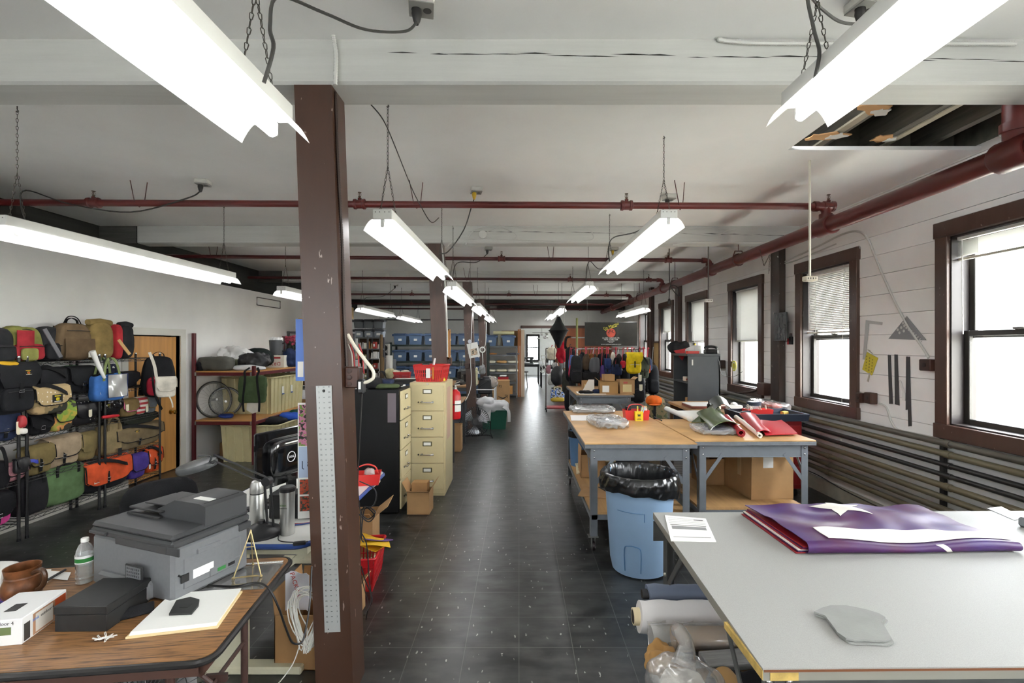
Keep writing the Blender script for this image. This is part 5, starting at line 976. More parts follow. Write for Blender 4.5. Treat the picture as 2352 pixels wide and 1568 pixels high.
def rtub(name, label, x0, x1, y0, y1, z0, h, txt=None, grp='ribbed cream tubs'):
    t = thing(name, label, 'storage tub', ((x0+x1)/2, (y0+y1)/2, z0), 0, grp); w, d = x1-x0, y1-y0
    b = B(TUBM)
    def per(n):
        o = []
        for (ax, ay, bx, by) in ((-1, -1, 1, -1), (1, -1, 1, 1), (1, 1, -1, 1), (-1, 1, -1, -1)):
            L = w if ay == by else d; k = max(2, round(L/.125))
            for i in range(k):
                for f, q in ((0, 0), (.5, 0), (.56, 1), (.94, 1)): o.append((ax+(bx-ax)*(i+f)/k, ay+(by-ay)*(i+f)/k, q))
        return o
    pr = per(0); n = len(pr); vs = []; fs = []
    for z, s_ in ((0, .93), (h*.93, .985)):
        for x, y, k in pr: q = s_; vs.append((x*w/2*q-(.018*k*x if abs(x) > .999 else 0), y*d/2*q-(.018*k*y if abs(y) > .999 else 0), z))
    fs = [(i, (i+1) % n, n+(i+1) % n, n+i) for i in range(n)]+[tuple(range(n))[::-1]]
    b.add(vs, fs); b.done('body', t)
    b = B(TUBM); b.tube([(x, y, h*.95) for x, y in rrect(w/2, d/2, .04, 3)], .014, 8, closed=True); b.done('rim', t)
    if txt: b = B(M('2b2b28', .6)); b.text(txt, .075, (w/2*.975, -d*.40, h*.52), rx=PI/2, rz=PI/2, ry=0, ext=.0008); b.v = [Vector((p.x, -d*.40-(p.z-h*.52), h*.52+(p.y+d*.40))) for p in b.v]; b.done('lettering', t)
    return t
t = rtub('ribbed_tub', 'cream ribbed tub standing on the rack shelf', -4.60, -3.82, 7.46, 8.6, .637, .59)
b = B(M('2b2b28', .6)); b.at((.27, -.575, .30), rx=PI/2, rz=0, ry=-PI/2); b.text('DCCi', .075, (0, 0, 0), rx=0, ext=.001); b.done('lettering', t)
b = B(WHITEP); 
for y in (-.2, .1): b.bb(.385, .392, y-.03, y+.03, .28, .40).use(M('3a5aa0', .5)).bb(.39, .40, y-.03, y+.03, .27, .29).use(WHITEP)
b.done('label_holder', t)
rtub('ribbed_tub', 'cream ribbed tub on the floor below the rack shelf', -4.34, -3.50, 7.02, 8.2, .0, .56)
for i, (p, d, c, lab, sd) in enumerate((((-3.75, 7.35, .56), (.42, .34, .10), '1f1f22', 'black cloth heaped in the floor tub', 1), ((-3.62, 7.62, .58), (.26, .3, .12), '2c52b0', 'bright blue cloth heaped in the floor tub', 2), ((-3.68, 8.0, .57), (.2, .2, .14), '1f4a38', 'dark green roll in the floor tub', 3), ((-3.95, 7.7, .55), (.3, .5, .1), '8d8668', 'khaki cloth at the back of the floor tub', 4))):
    b = B(fab(c)); b.soft((0, 0, 0), d, 3, 9, .025, 9, sd); b.solo('folded_cloth', lab, 'cloth', p)
z = 1.337
for nm, lab, cat, px, Y, dims, e, nz, mt, dz in (
  ('white_bag', 'large crumpled white bag on top of the maroon rack', 'bag', 540, 7.42, (.54, .34, .27), 2.6, .075, M('d8d8d6', .6), .07),
  ('black_cloth', 'black cloth bundle beside the rack post', 'cloth', 456, 6.98, (.14, .14, .13), 3, .02, fab('1a1a1d'), 0),
  ('mesh_case', 'grey mesh soft case on top of the maroon rack', 'case', 497, 7.04, (.50, .18, .20), 4.5, .018, M('55554f', .8, 'dots', s=6, h2='33332f'), 0),
  ('green_cloth_stack', 'folded sage green cloth with checked edge', 'cloth', 556, 7.4, (.34, .3, .16), 5, .008, fab('8f967e'), 0.02),
  ('white_cloth', 'white cloth lying at the rack edge', 'cloth', 572, 7.1, (.5, .18, .08), 3.2, .012, M('cfd0d2', .7), 0),
  ('cooler_bag', 'round black bag with silver lining on the rack', 'bag', 592, 7.75, (.52, .34, .30), 2.7, .012, fab('1c2422'), 0.02),
  ('black_bag', 'black draped leather bag at the rack edge', 'bag', 583, 7.18, (.46, .26, .2), 2.8, .05, M('232326', .5), .05),
  ('navy_bag', 'navy nylon bag at the far side of the rack', 'bag', 663, 8.15, (.30, .3, .30), 3, .03, fab('202c4a'), 0)):
    x = (px-CX)*Y/F_; b = B(mt); b.soft((0, 0, dims[2]/2), dims, e, 18, nz, 9, len(nm), .8 if e < 4 else 1); b.solo(nm, lab, cat, (x, Y, z+dz))
p = ((638-CX)*8.0/F_, 8.0, z); t = thing('white_carton', 'white carton with red print lying upside down on the rack', 'box', p, .1)
b = B(M('e0dcd0', .7)); b.bb(-.14, .14, -.1, .1, 0, .20, .003); b.done('carton', t); b = B(M('a82a30', .6)); b.bb(-.11, .08, -.1012, -.1, .145, .175); b.text('DRY', .085, (-.0, -.101, .065), ry=PI, ext=.0008); b.done('lettering', t)
t = thing('trash_mug', 'dark grey mug shaped pail on the white carton', 'pail', (p[0]-.03, 8.02, z+.205), 0); b = B(M('4a4c4f', .4)); b.lathe([(.10, 0), (.115, .24), (.12, .245), (.112, .245), (.10, .02)], 20); b.done('pail_body', t); b = B(M('2f3032', .4)); b.tube(spline([(.112, -.02, .19), (.165, -.03, .18), (.16, -.03, .08), (.108, -.02, .06)], 5), .011, 7); b.done('handle', t); b = B(M('e8e8e6', .7)); [b.soft((x, y, .25), (.09, .08, .09), 2.2, 6, .02, 25, k) for k, (x, y) in enumerate(((-.06, 0), (.0, .04), (.06, -.02), (.02, -.05)))]; b.done('crumpled_paper', t)
# green bag hanging on the rack corner
q = W(580, 925, 6.82); t = thing('hanging_bag', 'dark green canvas bag hanging at the rack corner', 'bag', q); h = 62*6.82/F_; w = 62*6.82/F_
b = B(fab('3f4f33')); b.soft((0, 0, h/2), (w, .06, h), 8, 14, .014, 9, 3, 1.04); b.done('body', t)
for s_ in (-1, 1): b = B(strapm()); b.ribbon(spline([(s_*w*.28, -.03, -.12), (s_*w*.3, -.036, h*.1), (s_*w*.22, -.04, h*.9), (s_*w*.26, -.02, h+.06), (s_*w*.14, .03, h+.115)], 5), .03, .004, (1, 0, 0)); b.done('strap', t)
b = B(fab('d4cfc2', .08)); b.prism([(-w*.2, 0), (w*.27, .01), (w*.18, -.13), (0, -.15), (-w*.22, -.1)], -.004, .004); b.v = [Vector((p.x, -.0+p.z, p.y)) for p in b.v]; b.done('canvas_tail', t)
# bicycle wheels
def wheel(lab, loc, r, rz, rx):
    t = thing('bicycle_wheel', lab, 'wheel', loc, rz, 'bicycle wheels on the rack', rx)
    b = B(M('6d6c68', .4, metal=.6)); b.tube([(r*math.cos(a), 0, r+r*math.sin(a)) for a in [2*PI*k/36 for k in range(36)]], .013, 8, closed=True); b.done('rim', t); b = B(M('2a2a28', .7)); b.tube([((r+.012)*math.cos(a), 0, r+(r+.012)*math.sin(a)) for a in [2*PI*k/36 for k in range(36)]], .012, 8, closed=True); b.done('tyre', t)
    b = B(STEEL); b.rod((0, -.06, r), (0, .06, r), .018, 10)
    for k in range(24): a = 2*PI*k/24; b.rod((0, .03*(1 if k % 2 else -1), r), (r*math.cos(a), 0, r+r*math.sin(a)), .001, 4)
    b.done('hub', t)
wheel('bicycle wheel leaning nearest the maroon post', (-4.49, 7.16, .65), .25, 1.12, -.12)
wheel('second bicycle wheel behind the first, beside the ribbed tub', (-4.45, 7.34, .65), .2, .6, -.1)
b = B(fab('26387a')); b.soft((0, 0, .03), (.2, .14, .06), 3, 8, .015, 12); b.solo('blue_cloth', 'blue cloth lying on the rack shelf by the wheels', 'cloth', (-4.3, 7.1, .637))
b = B(fab('a98b4a')); b.lathe([(.06, 0), (.065, .05), (.05, .06), (.02, .06)], 16); b.solo('tape_roll', 'tan tape roll on the rack shelf under the wheels', 'tape', (-4.34, 7.24, .637))
carton('cardboard_box', 'small brown box on the floor behind the ribbed tub', (-4.50, 7.55, 0), .22, .2, .2, 0, (0, 0, 0, 0), CARD2)
# grey shelving with cartons further back
GS = M('6c6e70', .45, metal=.3)
Y0 = 9.75; X0 = (601-CX)*Y0/F_; X1 = -4.02
t = thing('steel_shelving', 'grey steel shelving behind the maroon rack', 'shelving unit', ((X0+XL)/2*0+(-4.35), Y0+.25, 0)); x0, x1 = -.33, .85
for x in (x0, x0+.33*0+.42, x1):
    for y in (-.24, .2): b = B(GS); b.bb(x, x+.04, y, y+.04, 0, 1.98); b.done('post', t)
for zz in (1.94, 1.60, 1.25, .8): b = B(GS); b.bb(x0, x1+.04, -.25, .25, zz, zz+.035); b.done('shelf', t)
B(M('6e4126', .7)).bb(x0+.02, x1, .235, .245, .85, 1.94).done('back_panel', t)
x = lambda px, Y: (px-CX)*Y/F_
t = carton('cardboard_box', 'long tan carton with lid on the grey shelving', (-4.02, 9.95, 1.98), .82, .4, .26, 0, (0, 0, 0, 0), M('c9ad74', .8, 'noise', amt=.05)); b = B(M('b9974e', .7)); b.bb(-.42, .42, -.21, .21, .20, .265); b.done('lid', t)
t = carton('cardboard_box', 'flat tan carton lying on top of the lidded carton', (-3.95, 10.1, 2.25), .9, .3, .24, .12, (0, 0, 0, 0), M('a68c5c', .8, 'noise', amt=.05))
q = W(667, 792, 9.7); t = thing('flower_bunch', 'bunch of pink artificial flowers on the grey shelving', 'flowers', (q.x, q.y, 1.637))
b = B(M('c5506a', .6)); r = random.Random(3)
for k in range(18): b.soft((r.uniform(-.11, .11), r.uniform(-.08, .05), r.uniform(.06, .24)), (.07, .06, .06), 2, 4, .02, 30, k)
b.done('petals', t); b = B(M('2e3628', .7)); [b.soft((r.uniform(-.09, .09), r.uniform(-.07, .05), r.uniform(.01, .12)), (.07, .06, .09), 2, 4, .02, 30, k) for k in range(9)]; b.done('leaves', t)
b = B(M('2b2a29', .4)); P = [(-4.69, 8.66, 2.42), (-4.69, 8.66, 2.56), (-4.69, 9.5, 2.56), (-4.69, 9.5, 2.42)]; b.tube([Vector(q) for q in P], .008, 6, closed=True); b.solo('metal_bracket', 'thin black bracket hanging on the partition wall top', 'frame')
# ================= filing cabinets beside the second post
TAN = M('cfc197', .42, 'noise', s=.5, amt=.04); TAN2 = M('a5966e', .45)
def drawer(t, x0, x1, z0, z1, y, lbl=True):
    b = B(TAN); b.bb(x0, x1, y-.018, y, z0, z1, .004); o = b.done('drawer', t); xc, zc = (x0+x1)/2, (z0+z1)/2; hgt = z1-z0
    b = B(M('6f6a52', .35, metal=.6)); b.bb(xc-.052, xc+.052, y-.023, y-.018, z1-.095, z1-.042, .002).use(PAPER).bb(xc-.04, xc+.04, y-.0242, y-.022, z1-.085, z1-.052); b.done('label_holder', o)
    b = B(CHROME); z = z0+hgt*.34; b.tube(spline([(xc-.062, y-.018, z), (xc-.06, y-.044, z), (xc+.06, y-.044, z), (xc+.062, y-.018, z)], 4), .0075, 8).bb(xc-.07, xc-.05, y-.022, y-.018, z-.012, z+.012).bb(xc+.05, xc+.07, y-.022, y-.018, z-.012, z+.012); b.done('handle', o)
    b = B(M('4a463a', .4, metal=.6)); b.at((xc-.10, y-.018, z), rx=PI/2).lathe([(.009, 0), (.009, .006)], 10); b.done('lock', o)
    return o
FZ = 1.285
t = thing('filing_cabinet', 'tan four drawer filing cabinet with the red basket on top', 'filing cabinet', (-1.033, 5.76, 0))
b = B(TAN); b.bb(-.204, .204, -.29, .29, 0.03, FZ, .004).bb(-.19, .19, -.27, .28, 0, .03); b.use(M('c9a591', .4)).bb(.2042, .2046, -.18, .08, .62, 1.22); b.done('cabinet_body', t)
for k in range(4): z1 = FZ-.03-k*.295; drawer(t, -.185, .185, z1-.288, z1, -.29)
b = B(CHROME); b.bb(-.012, .012, -.296, -.29, FZ-.022, FZ-.01, .002); b.done('lock', t)
t = thing('filing_cabinet', 'black sided filing cabinet with its tan drawers facing the aisle', 'filing cabinet', (-1.44, 5.115, 0), PI/2)
b = B(M('0c0c0d', .55, 'noise', s=.4, amt=.4, spec=.3)); b.bb(-.235, .235, -.228, .228, .02, 1.262, .004); b.done('cabinet_body', t)
for k in range(4): z1 = 1.24-k*.30; drawer(t, -.215, .22, z1-.293, z1, -.23)
b = B(M('6c6268', .5)); b.bb(-.2365, -.235, -.20, -.115, .93, 1.225); b.done('strip_panel', t)
# things on the cabinets
t = thing('red_basket', 'red shopping basket on the tan filing cabinet', 'basket', (-1.03, 5.72, FZ), -.12); basket(t, .36, .30, .19, M('d0312f', .4)); b = B(PAPER); b.box((0, -.145, .10), (.05, .002, .11)).use(M('c9872c', .5)).box((.06, -.146, .10), (.015, .002, .14)); b.done('label', t)
b = B(M('2b2b2d', .5)); b.box((0, 0, 0), (.08, .05, .16), .01).use(M('8a8a8c', .4)).box((0, -.026, .05), (.06, .002, .03)); b.solo('hand_calculator', 'black hand calculator standing in the red basket on the cabinet', 'calculator', (-1.10, 5.72, FZ+.13))
b = B(M('e9e9e6', .6)); b.box((0, 0, 0), (.02, .06, .22), .004); b.solo('white_tool', 'white handled tool sticking up from the red basket', 'tool', (-1.02, 5.75, FZ+.16), .3, ry=.2)
b = B(M('d8b62c', .5)); b.lathe([(.03, 0), (.034, .004), (.034, .026), (.03, .03), (.018, .03), (.018, 0)], 18).soft((.0, 0, .035), (.05, .04, .025), 2.5, 6); b.solo('tape_measure', 'small yellow tape roll at the cabinet corner', 'tape', (-.90, 5.70, FZ))
for nm, lab, cat, px, py, Y, dims, c, e, sd in (('black_bag', 'black camera bag on the black sided cabinet', 'bag', 858, 893, 4.98, (.16, .2, .11), '1e1e20', 3.5, 1), ('navy_pouch', 'navy pouch on the black sided cabinet', 'pouch', 886, 884, 5.12, (.16, .18, .085), '222a44', 4, 2), ('green_cloth', 'olive green folded cloth with black edge on the cabinets', 'cloth', 888, 894, 4.96, (.26, .14, .05), '4a5538', 3, 3), ('black_cloth', 'black cloth lying behind the olive cloth', 'cloth', 910, 890, 5.18, (.14, .2, .05), '19191b', 3, 4)):
    q = W(px, py, Y); b = B(fab(c)); b.soft((0, 0, dims[2]/2), dims, e, 9, .010, 12, sd); b.solo(nm, lab, cat, (q.x, Y, 1.264))
quadstack('paper_sheet', 'white papers on the cabinet behind the navy pouch', 'paper', [Vector((-1.5, 5.2, 0)), Vector((-1.26, 5.2, 0)), Vector((-1.25, 5.33, 0)), Vector((-1.5, 5.33, 0))], 1.263, .012, PAPER)
# carton in front of the cabinet
t = carton('cardboard_box', 'open cardboard carton on the floor before the tan filing cabinet', (-1.015, 4.98, 0), .225, .20, .225, -.03, (.25, 0, .55, .6), CARD, lean=(1.15, 0, .5, .5)); 
b = B(CARD2); b.bb(-.085, .075, -.03, .085, .02, .295, .003); b.solo('small_carton', 'smaller carton standing inside the open carton', 'cardboard box', (-1.015, 4.99, .005), -.03)
carton('cardboard_box', 'tall narrow carton on the floor beyond the filing cabinets', (-1.05, 7.85, 0), .24, .26, .42, 0, (0, 0, 0, 0), CARD)
# fire extinguisher on the second post
t = thing('fire_extinguisher', 'red fire extinguisher hung on the second post', 'fire extinguisher', (-.815, 6.18, .765))
b = B(M('c4161e', .3)); b.lathe([(.06, 0), (.07, .01), (.072, .03), (.072, .30), (.06, .345), (.03, .37), (.026, .38)], 22); b.done('cylinder', t)
b = B(PAPER); b.sheet(6, 2, lambda u, v: (.073*math.cos(-1.5+1.5*u), .073*math.sin(-1.5+1.5*u), .10+.14*v), .001); b.done('label', t)
b = B(M('c9c9c6', .3, metal=.9)); b.lathe([(.026, .38), (.026, .40), (.016, .405), (.016, .43)], 12).bb(-.012, .06, -.012, .012, .425, .44, .003); b.rod((-.01, 0, .45), (.06, 0, .475), .006); b.done('valve', t)
b = B(BK); b.tube(spline([(-.02, 0, .42), (-.07, -.03, .40), (-.078, -.06, .25), (-.05, -.065, .10), (-.03, -.07, .06)], 5), [.009]*17+[.011]*4, 8); b.done('hose', t)
b = B(BK); b.tube([(.075*math.cos(a), .075*math.sin(a), .19) for a in [2*PI*k/20 for k in range(20)]], .007, 6, closed=True).bb(-.09, -.06, .0, .03, .15, .30); b.done('bracket', t)
for (pxx, Y, z, lab) in ((1025, 6.10, 1.50, 'brown double outlet box on the second post'), (1073, 9.78, 1.28, 'brown outlet box on the third post, nearer the aisle end of the pair'), (1085, 9.78, 1.28, 'brown outlet box on the third post, beside the white cord')):
    q = W(pxx, 790, Y); t = thing('outlet_box', lab, 'outlet', (q.x+(.02 if Y < 7 else 0), Y-(.0 if Y < 7 else .0), z), 0)
    b = B(BRX); b.box((0, -.03 if Y > 7 else .05, 0), (.09, .05, .10), .006); b.done('box', t); b = B(DARKM); yy = -.056 if Y > 7 else .0235
    for zz in (-.022, .022): b.bb(-.03, -.008, yy, yy+.002, zz-.014, zz+.014).bb(.008, .03, yy, yy+.002, zz-.014, zz+.014)
    b.done('faceplate', t)
t = thing('wood_frame', 'narrow wooden frame hung on the aisle side of the second post', 'frame', (-.90, 6.16, 1.53)); b = B(M('b98746', .5)); b.bb(0, .02, -.06, -.04, 0, .38).bb(0, .02, .05, .07, 0, .38).bb(0, .02, -.06, .07, .36, .38).bb(0, .02, -.06, .07, 0, .02); b.done('moulding', t); B(M('8a3b2a', .6, 'noise', amt=.4)).bb(.004, .012, -.04, .05, .02, .36).done('picture', t)
B(WC).tube(spline([(-.965, 6.06, 2.98), (-.92, 6.05, 2.4), (-.90, 6.05, 1.9), (-.895, 6.05, 1.56)], 6), .010, 8).solo('surface_conduit', 'white conduit down the second post', 'conduit')
# calendar, cord and dial on the third post
q = W(1087, 804, 9.72); t = thing('wall_calendar', 'tilted white picture calendar on the third post', 'calendar', (q.x, 9.75, q.z), 0, None, 0, -.2)
b = B(PAPER); b.bb(-.11, .11, 0, .004, -.15, .15); b.done('page', t); b = B(M('b08a6a', .7, 'camo', s=2, h2='d8c8b0')); b.bb(-.07, .07, -.001, 0, -.10, .03); b.done('picture', t)
q = W(1079, 784, 9.74); b = B(M('c9ccd4', .4)); b.at(q, rx=PI/2).lathe([(.04, 0), (.04, .02), (.036, .024)], 16); b.solo('round_dial', 'small round white dial above the calendar', 'dial')
B(WHITEP).tube(spline([W(1086, 700, 9.76), W(1083, 760, 9.74), W(1081, 830, 9.72), W(1083, 870, 9.7), W(1080, 895, 9.6), W(1072, 915, 9.5), W(1066, 922, 9.4)], 6), .007, 6).solo('extension_cord', 'white cord running down the third post', 'cord')
b = B(WHITEP); b.tube(spline([W(1117, 740, 13.4), W(1115, 790, 13.4), W(1108, 798, 13.4), W(1107, 805, 13.4)]), .009, 5)
b.tube([Vector((W(1108, 803, 13.38).x+.07*math.cos(a), 13.38, W(1108, 803, 13.38).z+.07*math.sin(a))) for a in [2*PI*k/16 for k in range(16)]], .02, 6, closed=True).tube(spline([W(1108, 810, 13.38), W(1109, 835, 13.38), W(1104, 850, 13.38), (W(1109, 852, 13.38)), W(1114, 848, 13.38), W(1109, 836, 13.38)], 5), .012, 6); b.solo('extension_cord', 'coiled white cord hanging on the fourth post', 'cord')
# ================= fan, tub of cloth, sewing tables in the middle
t = thing('floor_fan', 'black drum fan with silver blades standing in the aisle', 'fan', (-.80, 8.85, 0), .25); fan(t, .265, .30, -.18, 'c9ccd0', .0045)
t = thing('storage_bin', 'dark green plastic bin heaped with white cloth', 'bin', (-.50, 9.95, 0)); b = B(M('1f5a48', .4)); tub(b, .52, .40, .38, .88, .008); b.done('bin_body', t); b = B(M('1f5a48', .4)); b.tube([(x, y, .375) for x, y in rrect(.26, .20, .03, 3)], .012, 6, closed=True).bb(-.08, .08, -.195, -.185, .26, .33); b.done('rim', t)
b = B(M('d6d7d9', .75)); b.soft((0, 0, 0), (.62, .5, .26), 2.4, 14, .06, 5, 3, flat=False).soft((-.16, -.1, .10), (.36, .3, .22), 2.4, 10, .04, 7, 5, flat=False); b.ribbon(spline([(.2, -.2, .02), (.31, -.24, -.06), (.32, -.25, -.28)], 4), .06, .01, (1, 0, 0)).sheet(5, 6, lambda u, v: (-.24+u*.2-v*.02, -.215-.02*math.sin(u*8), -.02-v*.24), .01); b.solo('white_cloth', 'white cloth heaped over the green bin', 'cloth', (-.52, 9.95, .44))
def table_simple(name, label, x0, x1, y0, y1, z, top, legm, th=.035, grp=None, lw=.04):
    t = thing(name, label, 'table', ((x0+x1)/2, (y0+y1)/2, 0), 0, grp); w, d = (x1-x0)/2, (y1-y0)/2
    B(top).bb(-w, w, -d, d, z-th, z, .004).done('tabletop', t)
    for x in (-w+lw, w-lw):
        for y in (-d+lw, d-lw): B(legm).bb(x-lw/2, x+lw/2, y-lw/2, y+lw/2, 0, z-th).done('leg', t)
    B(legm).bb(-w+lw, w-lw, -d+lw/2, -d+lw*1.2, z-th-.08, z-th).bb(-w+lw, w-lw, d-lw*1.2, d-lw/2, z-th-.08, z-th).done('apron', t)
    return t
WOODT = M('a9825a', .5, 'woodx', amt=.2)
table_simple('sewing_table', 'wooden sewing bench behind the filing cabinets', -1.75, -.92, 7.0, 8.5, .80, WOODT, M('3b3b3c', .5))
table_simple('sewing_table', 'second sewing bench between third and fourth posts', -1.9, -.95, 10.4, 12.0, .82, WOODT, M('55585a', .5))
table_simple('long_table', 'long table under the grey rack with red baskets', -3.3, -1.9, 11.3, 12.4, .90, M('4c4946', .6), M('3b3b3c', .5))
def sewing(label, loc, rz, col='2a2b2d', s=1):
    t = thing('sewing_machine', label, 'sewing machine', loc, rz, 'industrial sewing machines'); m = M(col, .35)
    b = B(m); b.box((0, 0, .02*s), (.48*s, .18*s, .04*s), .008); b.done('bed', t)
    b = B(m); b.box((.17*s, 0, .15*s), (.11*s, .12*s, .24*s), .02).box((0, 0, .26*s), (.45*s, .10*s, .09*s), .02).box((-.18*s, 0, .20*s), (.08*s, .09*s, .15*s), .015); b.done('arm', t)
    b = B(CHROME); b.rod((-.18*s, 0, .04*s), (-.18*s, 0, .14*s), .006).rod((-.2*s, 0, .305*s), (-.2*s, 0, .36*s), .004); b.done('needle_bar', t); b = B(m); b.at((.225*s, 0, .25*s), ry=PI/2).lathe([(.06*s, 0), (.065*s, .015), (.06*s, .035), (.02*s, .04)], 16); b.done('handwheel', t)
    b = B(STEEL); b.rod((.12*s, .08*s, .04*s), (.12*s, .08*s, .55*s), .006).rod((-.02*s, .08*s, .52*s), (.14*s, .08*s, .52*s), .004); b.done('thread_stand', t)
    return t
sewing('dark sewing machine on the bench behind the filing cabinets', (-1.25, 7.5, .80), 1.3, '3b3d40')
sewing('sewing machine on the second bench by the third post', (-1.25, 10.9, .82), 1.2, '232426')
sewing('sewing machine at the far end of the second bench', (-1.35, 11.6, .82), 1.4, '55585a')
t = thing('bench_lamp', 'black folding arm lamp on the bench behind the extinguisher', 'lamp', (-.98, 7.12, .80)); b = B(BK); b.rod((0, 0, 0), (-.07, .0, .45), .009).rod((.02, 0, 0), (-.05, 0, .45), .009).lathe([(.04, 0), (.03, .03)], 12).rod((-.06, 0, .44), (-.25, .05, .40), .008); b.done('arm', t); b = B(BK); b.at((-.27, .05, .38), ry=.4).lathe([(.06, -.05), (.03, .02), (.015, .03)], 14); b.done('lamp_shade', t)
t = thing('tube_frame', 'white metal tube frame rack beside the third post', 'rack', (-.72, 10.6, 0)); 
for x in (-.26, .20):
    b = B(M('d9dadb', .35)); b.rod((x, -.3, 0), (x, -.3, 1.1 if x < 0 else .78), .018).rod((x, .3, 0), (x, .3, 1.1 if x < 0 else .78), .018).rod((x, -.3, .75), (x, .3, .75), .015); b.done('post', t)
b = B(M('d9dadb', .35)); 
for z in (.46, .56, .75): b.rod((-.26, -.3, z), (.20, -.3, z), .014); 
b.done('rail', t)
for i, (x, y, z, d, c, lab) in enumerate(((-.74, 10.65, .80, (.3, .3, .34), '2a2a2c', 'black machine part on the white tube frame'), (-.80, 10.5, 1.16, (.14, .2, .18), '8d8f90', 'grey metal unit above the tube frame'), (-.70, 10.5, .30, (.34, .36, .28), '26272a', 'dark bundle inside the tube frame'), (-.92, 10.2, 1.02, (.10, .10, .34), 'd8d4b0', 'cream tall box at the third post'), (-1.35, 8.2, .95, (.3, .25, .3), '8b9096', 'grey blue machine cover on the first bench'), (-1.15, 8.0, .88, (.2, .2, .16), '2c2d30', 'black motor box on the first bench'))):
    b = B(M(c, .5)); b.box((0, 0, 0), d, .03, .85).box((.02, -.02, d[2]*.5), (d[0]*.5, d[1]*.5, d[2]*.25), .02).rod((-d[0]*.4, -d[1]*.5, 0), (d[0]*.3, -d[1]*.55, d[2]*.4), .012); b.solo('machine_part', lab, 'machine part', (x, y, z), .2*i)
b = B(clear('bag_clear', 'f4f4f4', .25, .2, .3)); b.soft((0, 0, .12), (.3, .3, .26), 2.5, 9, .03, 15, 2); b.solo('plastic_bag', 'clear plastic bag on the tube frame', 'bag', (-.62, 10.7, .76))
# parcel carton with a curved arrow
t = carton('cardboard_box', 'large brown parcel carton with curved black arrow standing in the aisle', (-.52, 14.1, 0), .50, .3, .64, 0, (0, .2, 0, 0), CARD)
b = B(M('1d1d1d', .7)); b.text('PS', .10, (-.02, -.152, .5), ext=.001); b.tube(spline([(-.08, -.152, .22), (.06, -.152, .16), (.17, -.152, .22)], 6), [.005+.014*math.sin(PI*k/12) for k in range(13)], 5); b.tube([(.11, -.152, .255), (.19, -.152, .25), (.18, -.152, .17)], .009, 5); b.done('printed_arrow', t)
# ================= rear racks of blue bins
BLUE = M('5f7593', .4, 'noise', amt=.05); LIDB = M('4a6082', .35)
GRP = 'blue lidded bins on the rear racks'
def bluebin(lab, loc, s=1, col=None, lid=None, grp=GRP, label=True):
    t = thing('lidded_bin', lab, 'storage bin', loc, 0, grp); w, d, h = .40*s, .5*s, .29*s
    b = B(col or BLUE); tub(b, w, d, h, .86, .005); b.done('bin_body', t)
    b = B(lid or LIDB); b.box((0, 0, h+.012), (w+.05, d+.05, .045), .012).box((0, 0, h+.042), (w-.02, d-.02, .02), .006).box((-w/2+.0, -d/2-.028, h), (.07, .01, .06), .003).box((w/2-.0, -d/2-.028, h), (.07, .01, .06), .003); b.done('lid', t)
    if label: b = B(PAPER); b.at((0, -d/2*.95, h*.55), rx=-.12).box((0, 0, 0), (.10, .004, .09)); b.done('label', t)
    return t
def rack(label, x0, x1, y, zs, h, m, d=.66):
    t = thing('bin_rack', label, 'rack', ((x0+x1)/2, y+d/2, 0)); w = (x1-x0)/2
    for x in (-w, w):
        for yy in (-d/2, d/2): B(m).bb(x-.025, x+.025, yy-.025, yy+.025, 0, h).done('post', t)
    for z in zs: B(m).bb(-w, w, -d/2, d/2, z-.05, z).done('shelf', t)
    return t
RKM = M('24302b', .5)
rack('dark rack of blue bins at the rear, nearer the partition wall', -3.90, -2.42, 14.72, (.20, .70, 1.20, 1.70), 2.02-.25, RKM)
rack('dark rack of blue bins at the rear, behind the brown posts', -2.37, -.96, 14.72, (.20, .70, 1.20, 1.70), 1.77, RKM)
cnames = ('first', 'second', 'third', 'fourth', 'fifth', 'sixth'); proto = None
for r_, z in enumerate((1.70, 1.20, .70, .20)):
    for k, px in enumerate((924, 958, 993, 1033, 1061, 1094)):
        x = (px-CX)*15.0/F_; x = (-3.63, -3.16, -2.69, -2.12, -1.66, -1.20)[k]
        lab = 'blue bin, %s from the partition wall, %s of the rear racks' % (cnames[k], ('on top', 'on the second level', 'on the third level', 'on the lowest level')[r_])
        if proto is None: proto = bluebin(lab, (x, 15.0, z+.003))
        else: dup(proto, (x, 15.0, z+.003), None, lab, GRP)
# grey rack with small supplies, grey bins on top
Y = 12.6; x0, x1 = -4.30, -3.62
t = thing('steel_shelving', 'grey steel shelving crammed with thread cones by the partition wall', 'shelving unit', ((x0+x1)/2, Y+.2, 0)); w = (x1-x0)/2
for x in (-w, 0.02, w):
    for yy in (-.2, .2): B(GS).bb(x-.02, x+.02, yy-.02, yy+.02, 0, 1.92).done('post', t)
LV = (1.90, 1.60, 1.34, 1.08, .82, .5)
for z in LV: B(GS).bb(-w, w, -.2, .2, z-.03, z).done('shelf', t)
B(M('4a3826', .7)).bb(-w, w, .2, .21, 0, 1.9).done('back_panel', t)
r = random.Random(11); cols = ['e8e6e0', 'dcd8cc', 'a8703a', 'e4e2dc', '8a8a5a', 'c9b48a', 'e9e9e9', '5a3a2a', 'b03a30', 'efeadb']
names = ('topmost', 'second', 'third', 'fourth')
cone = None
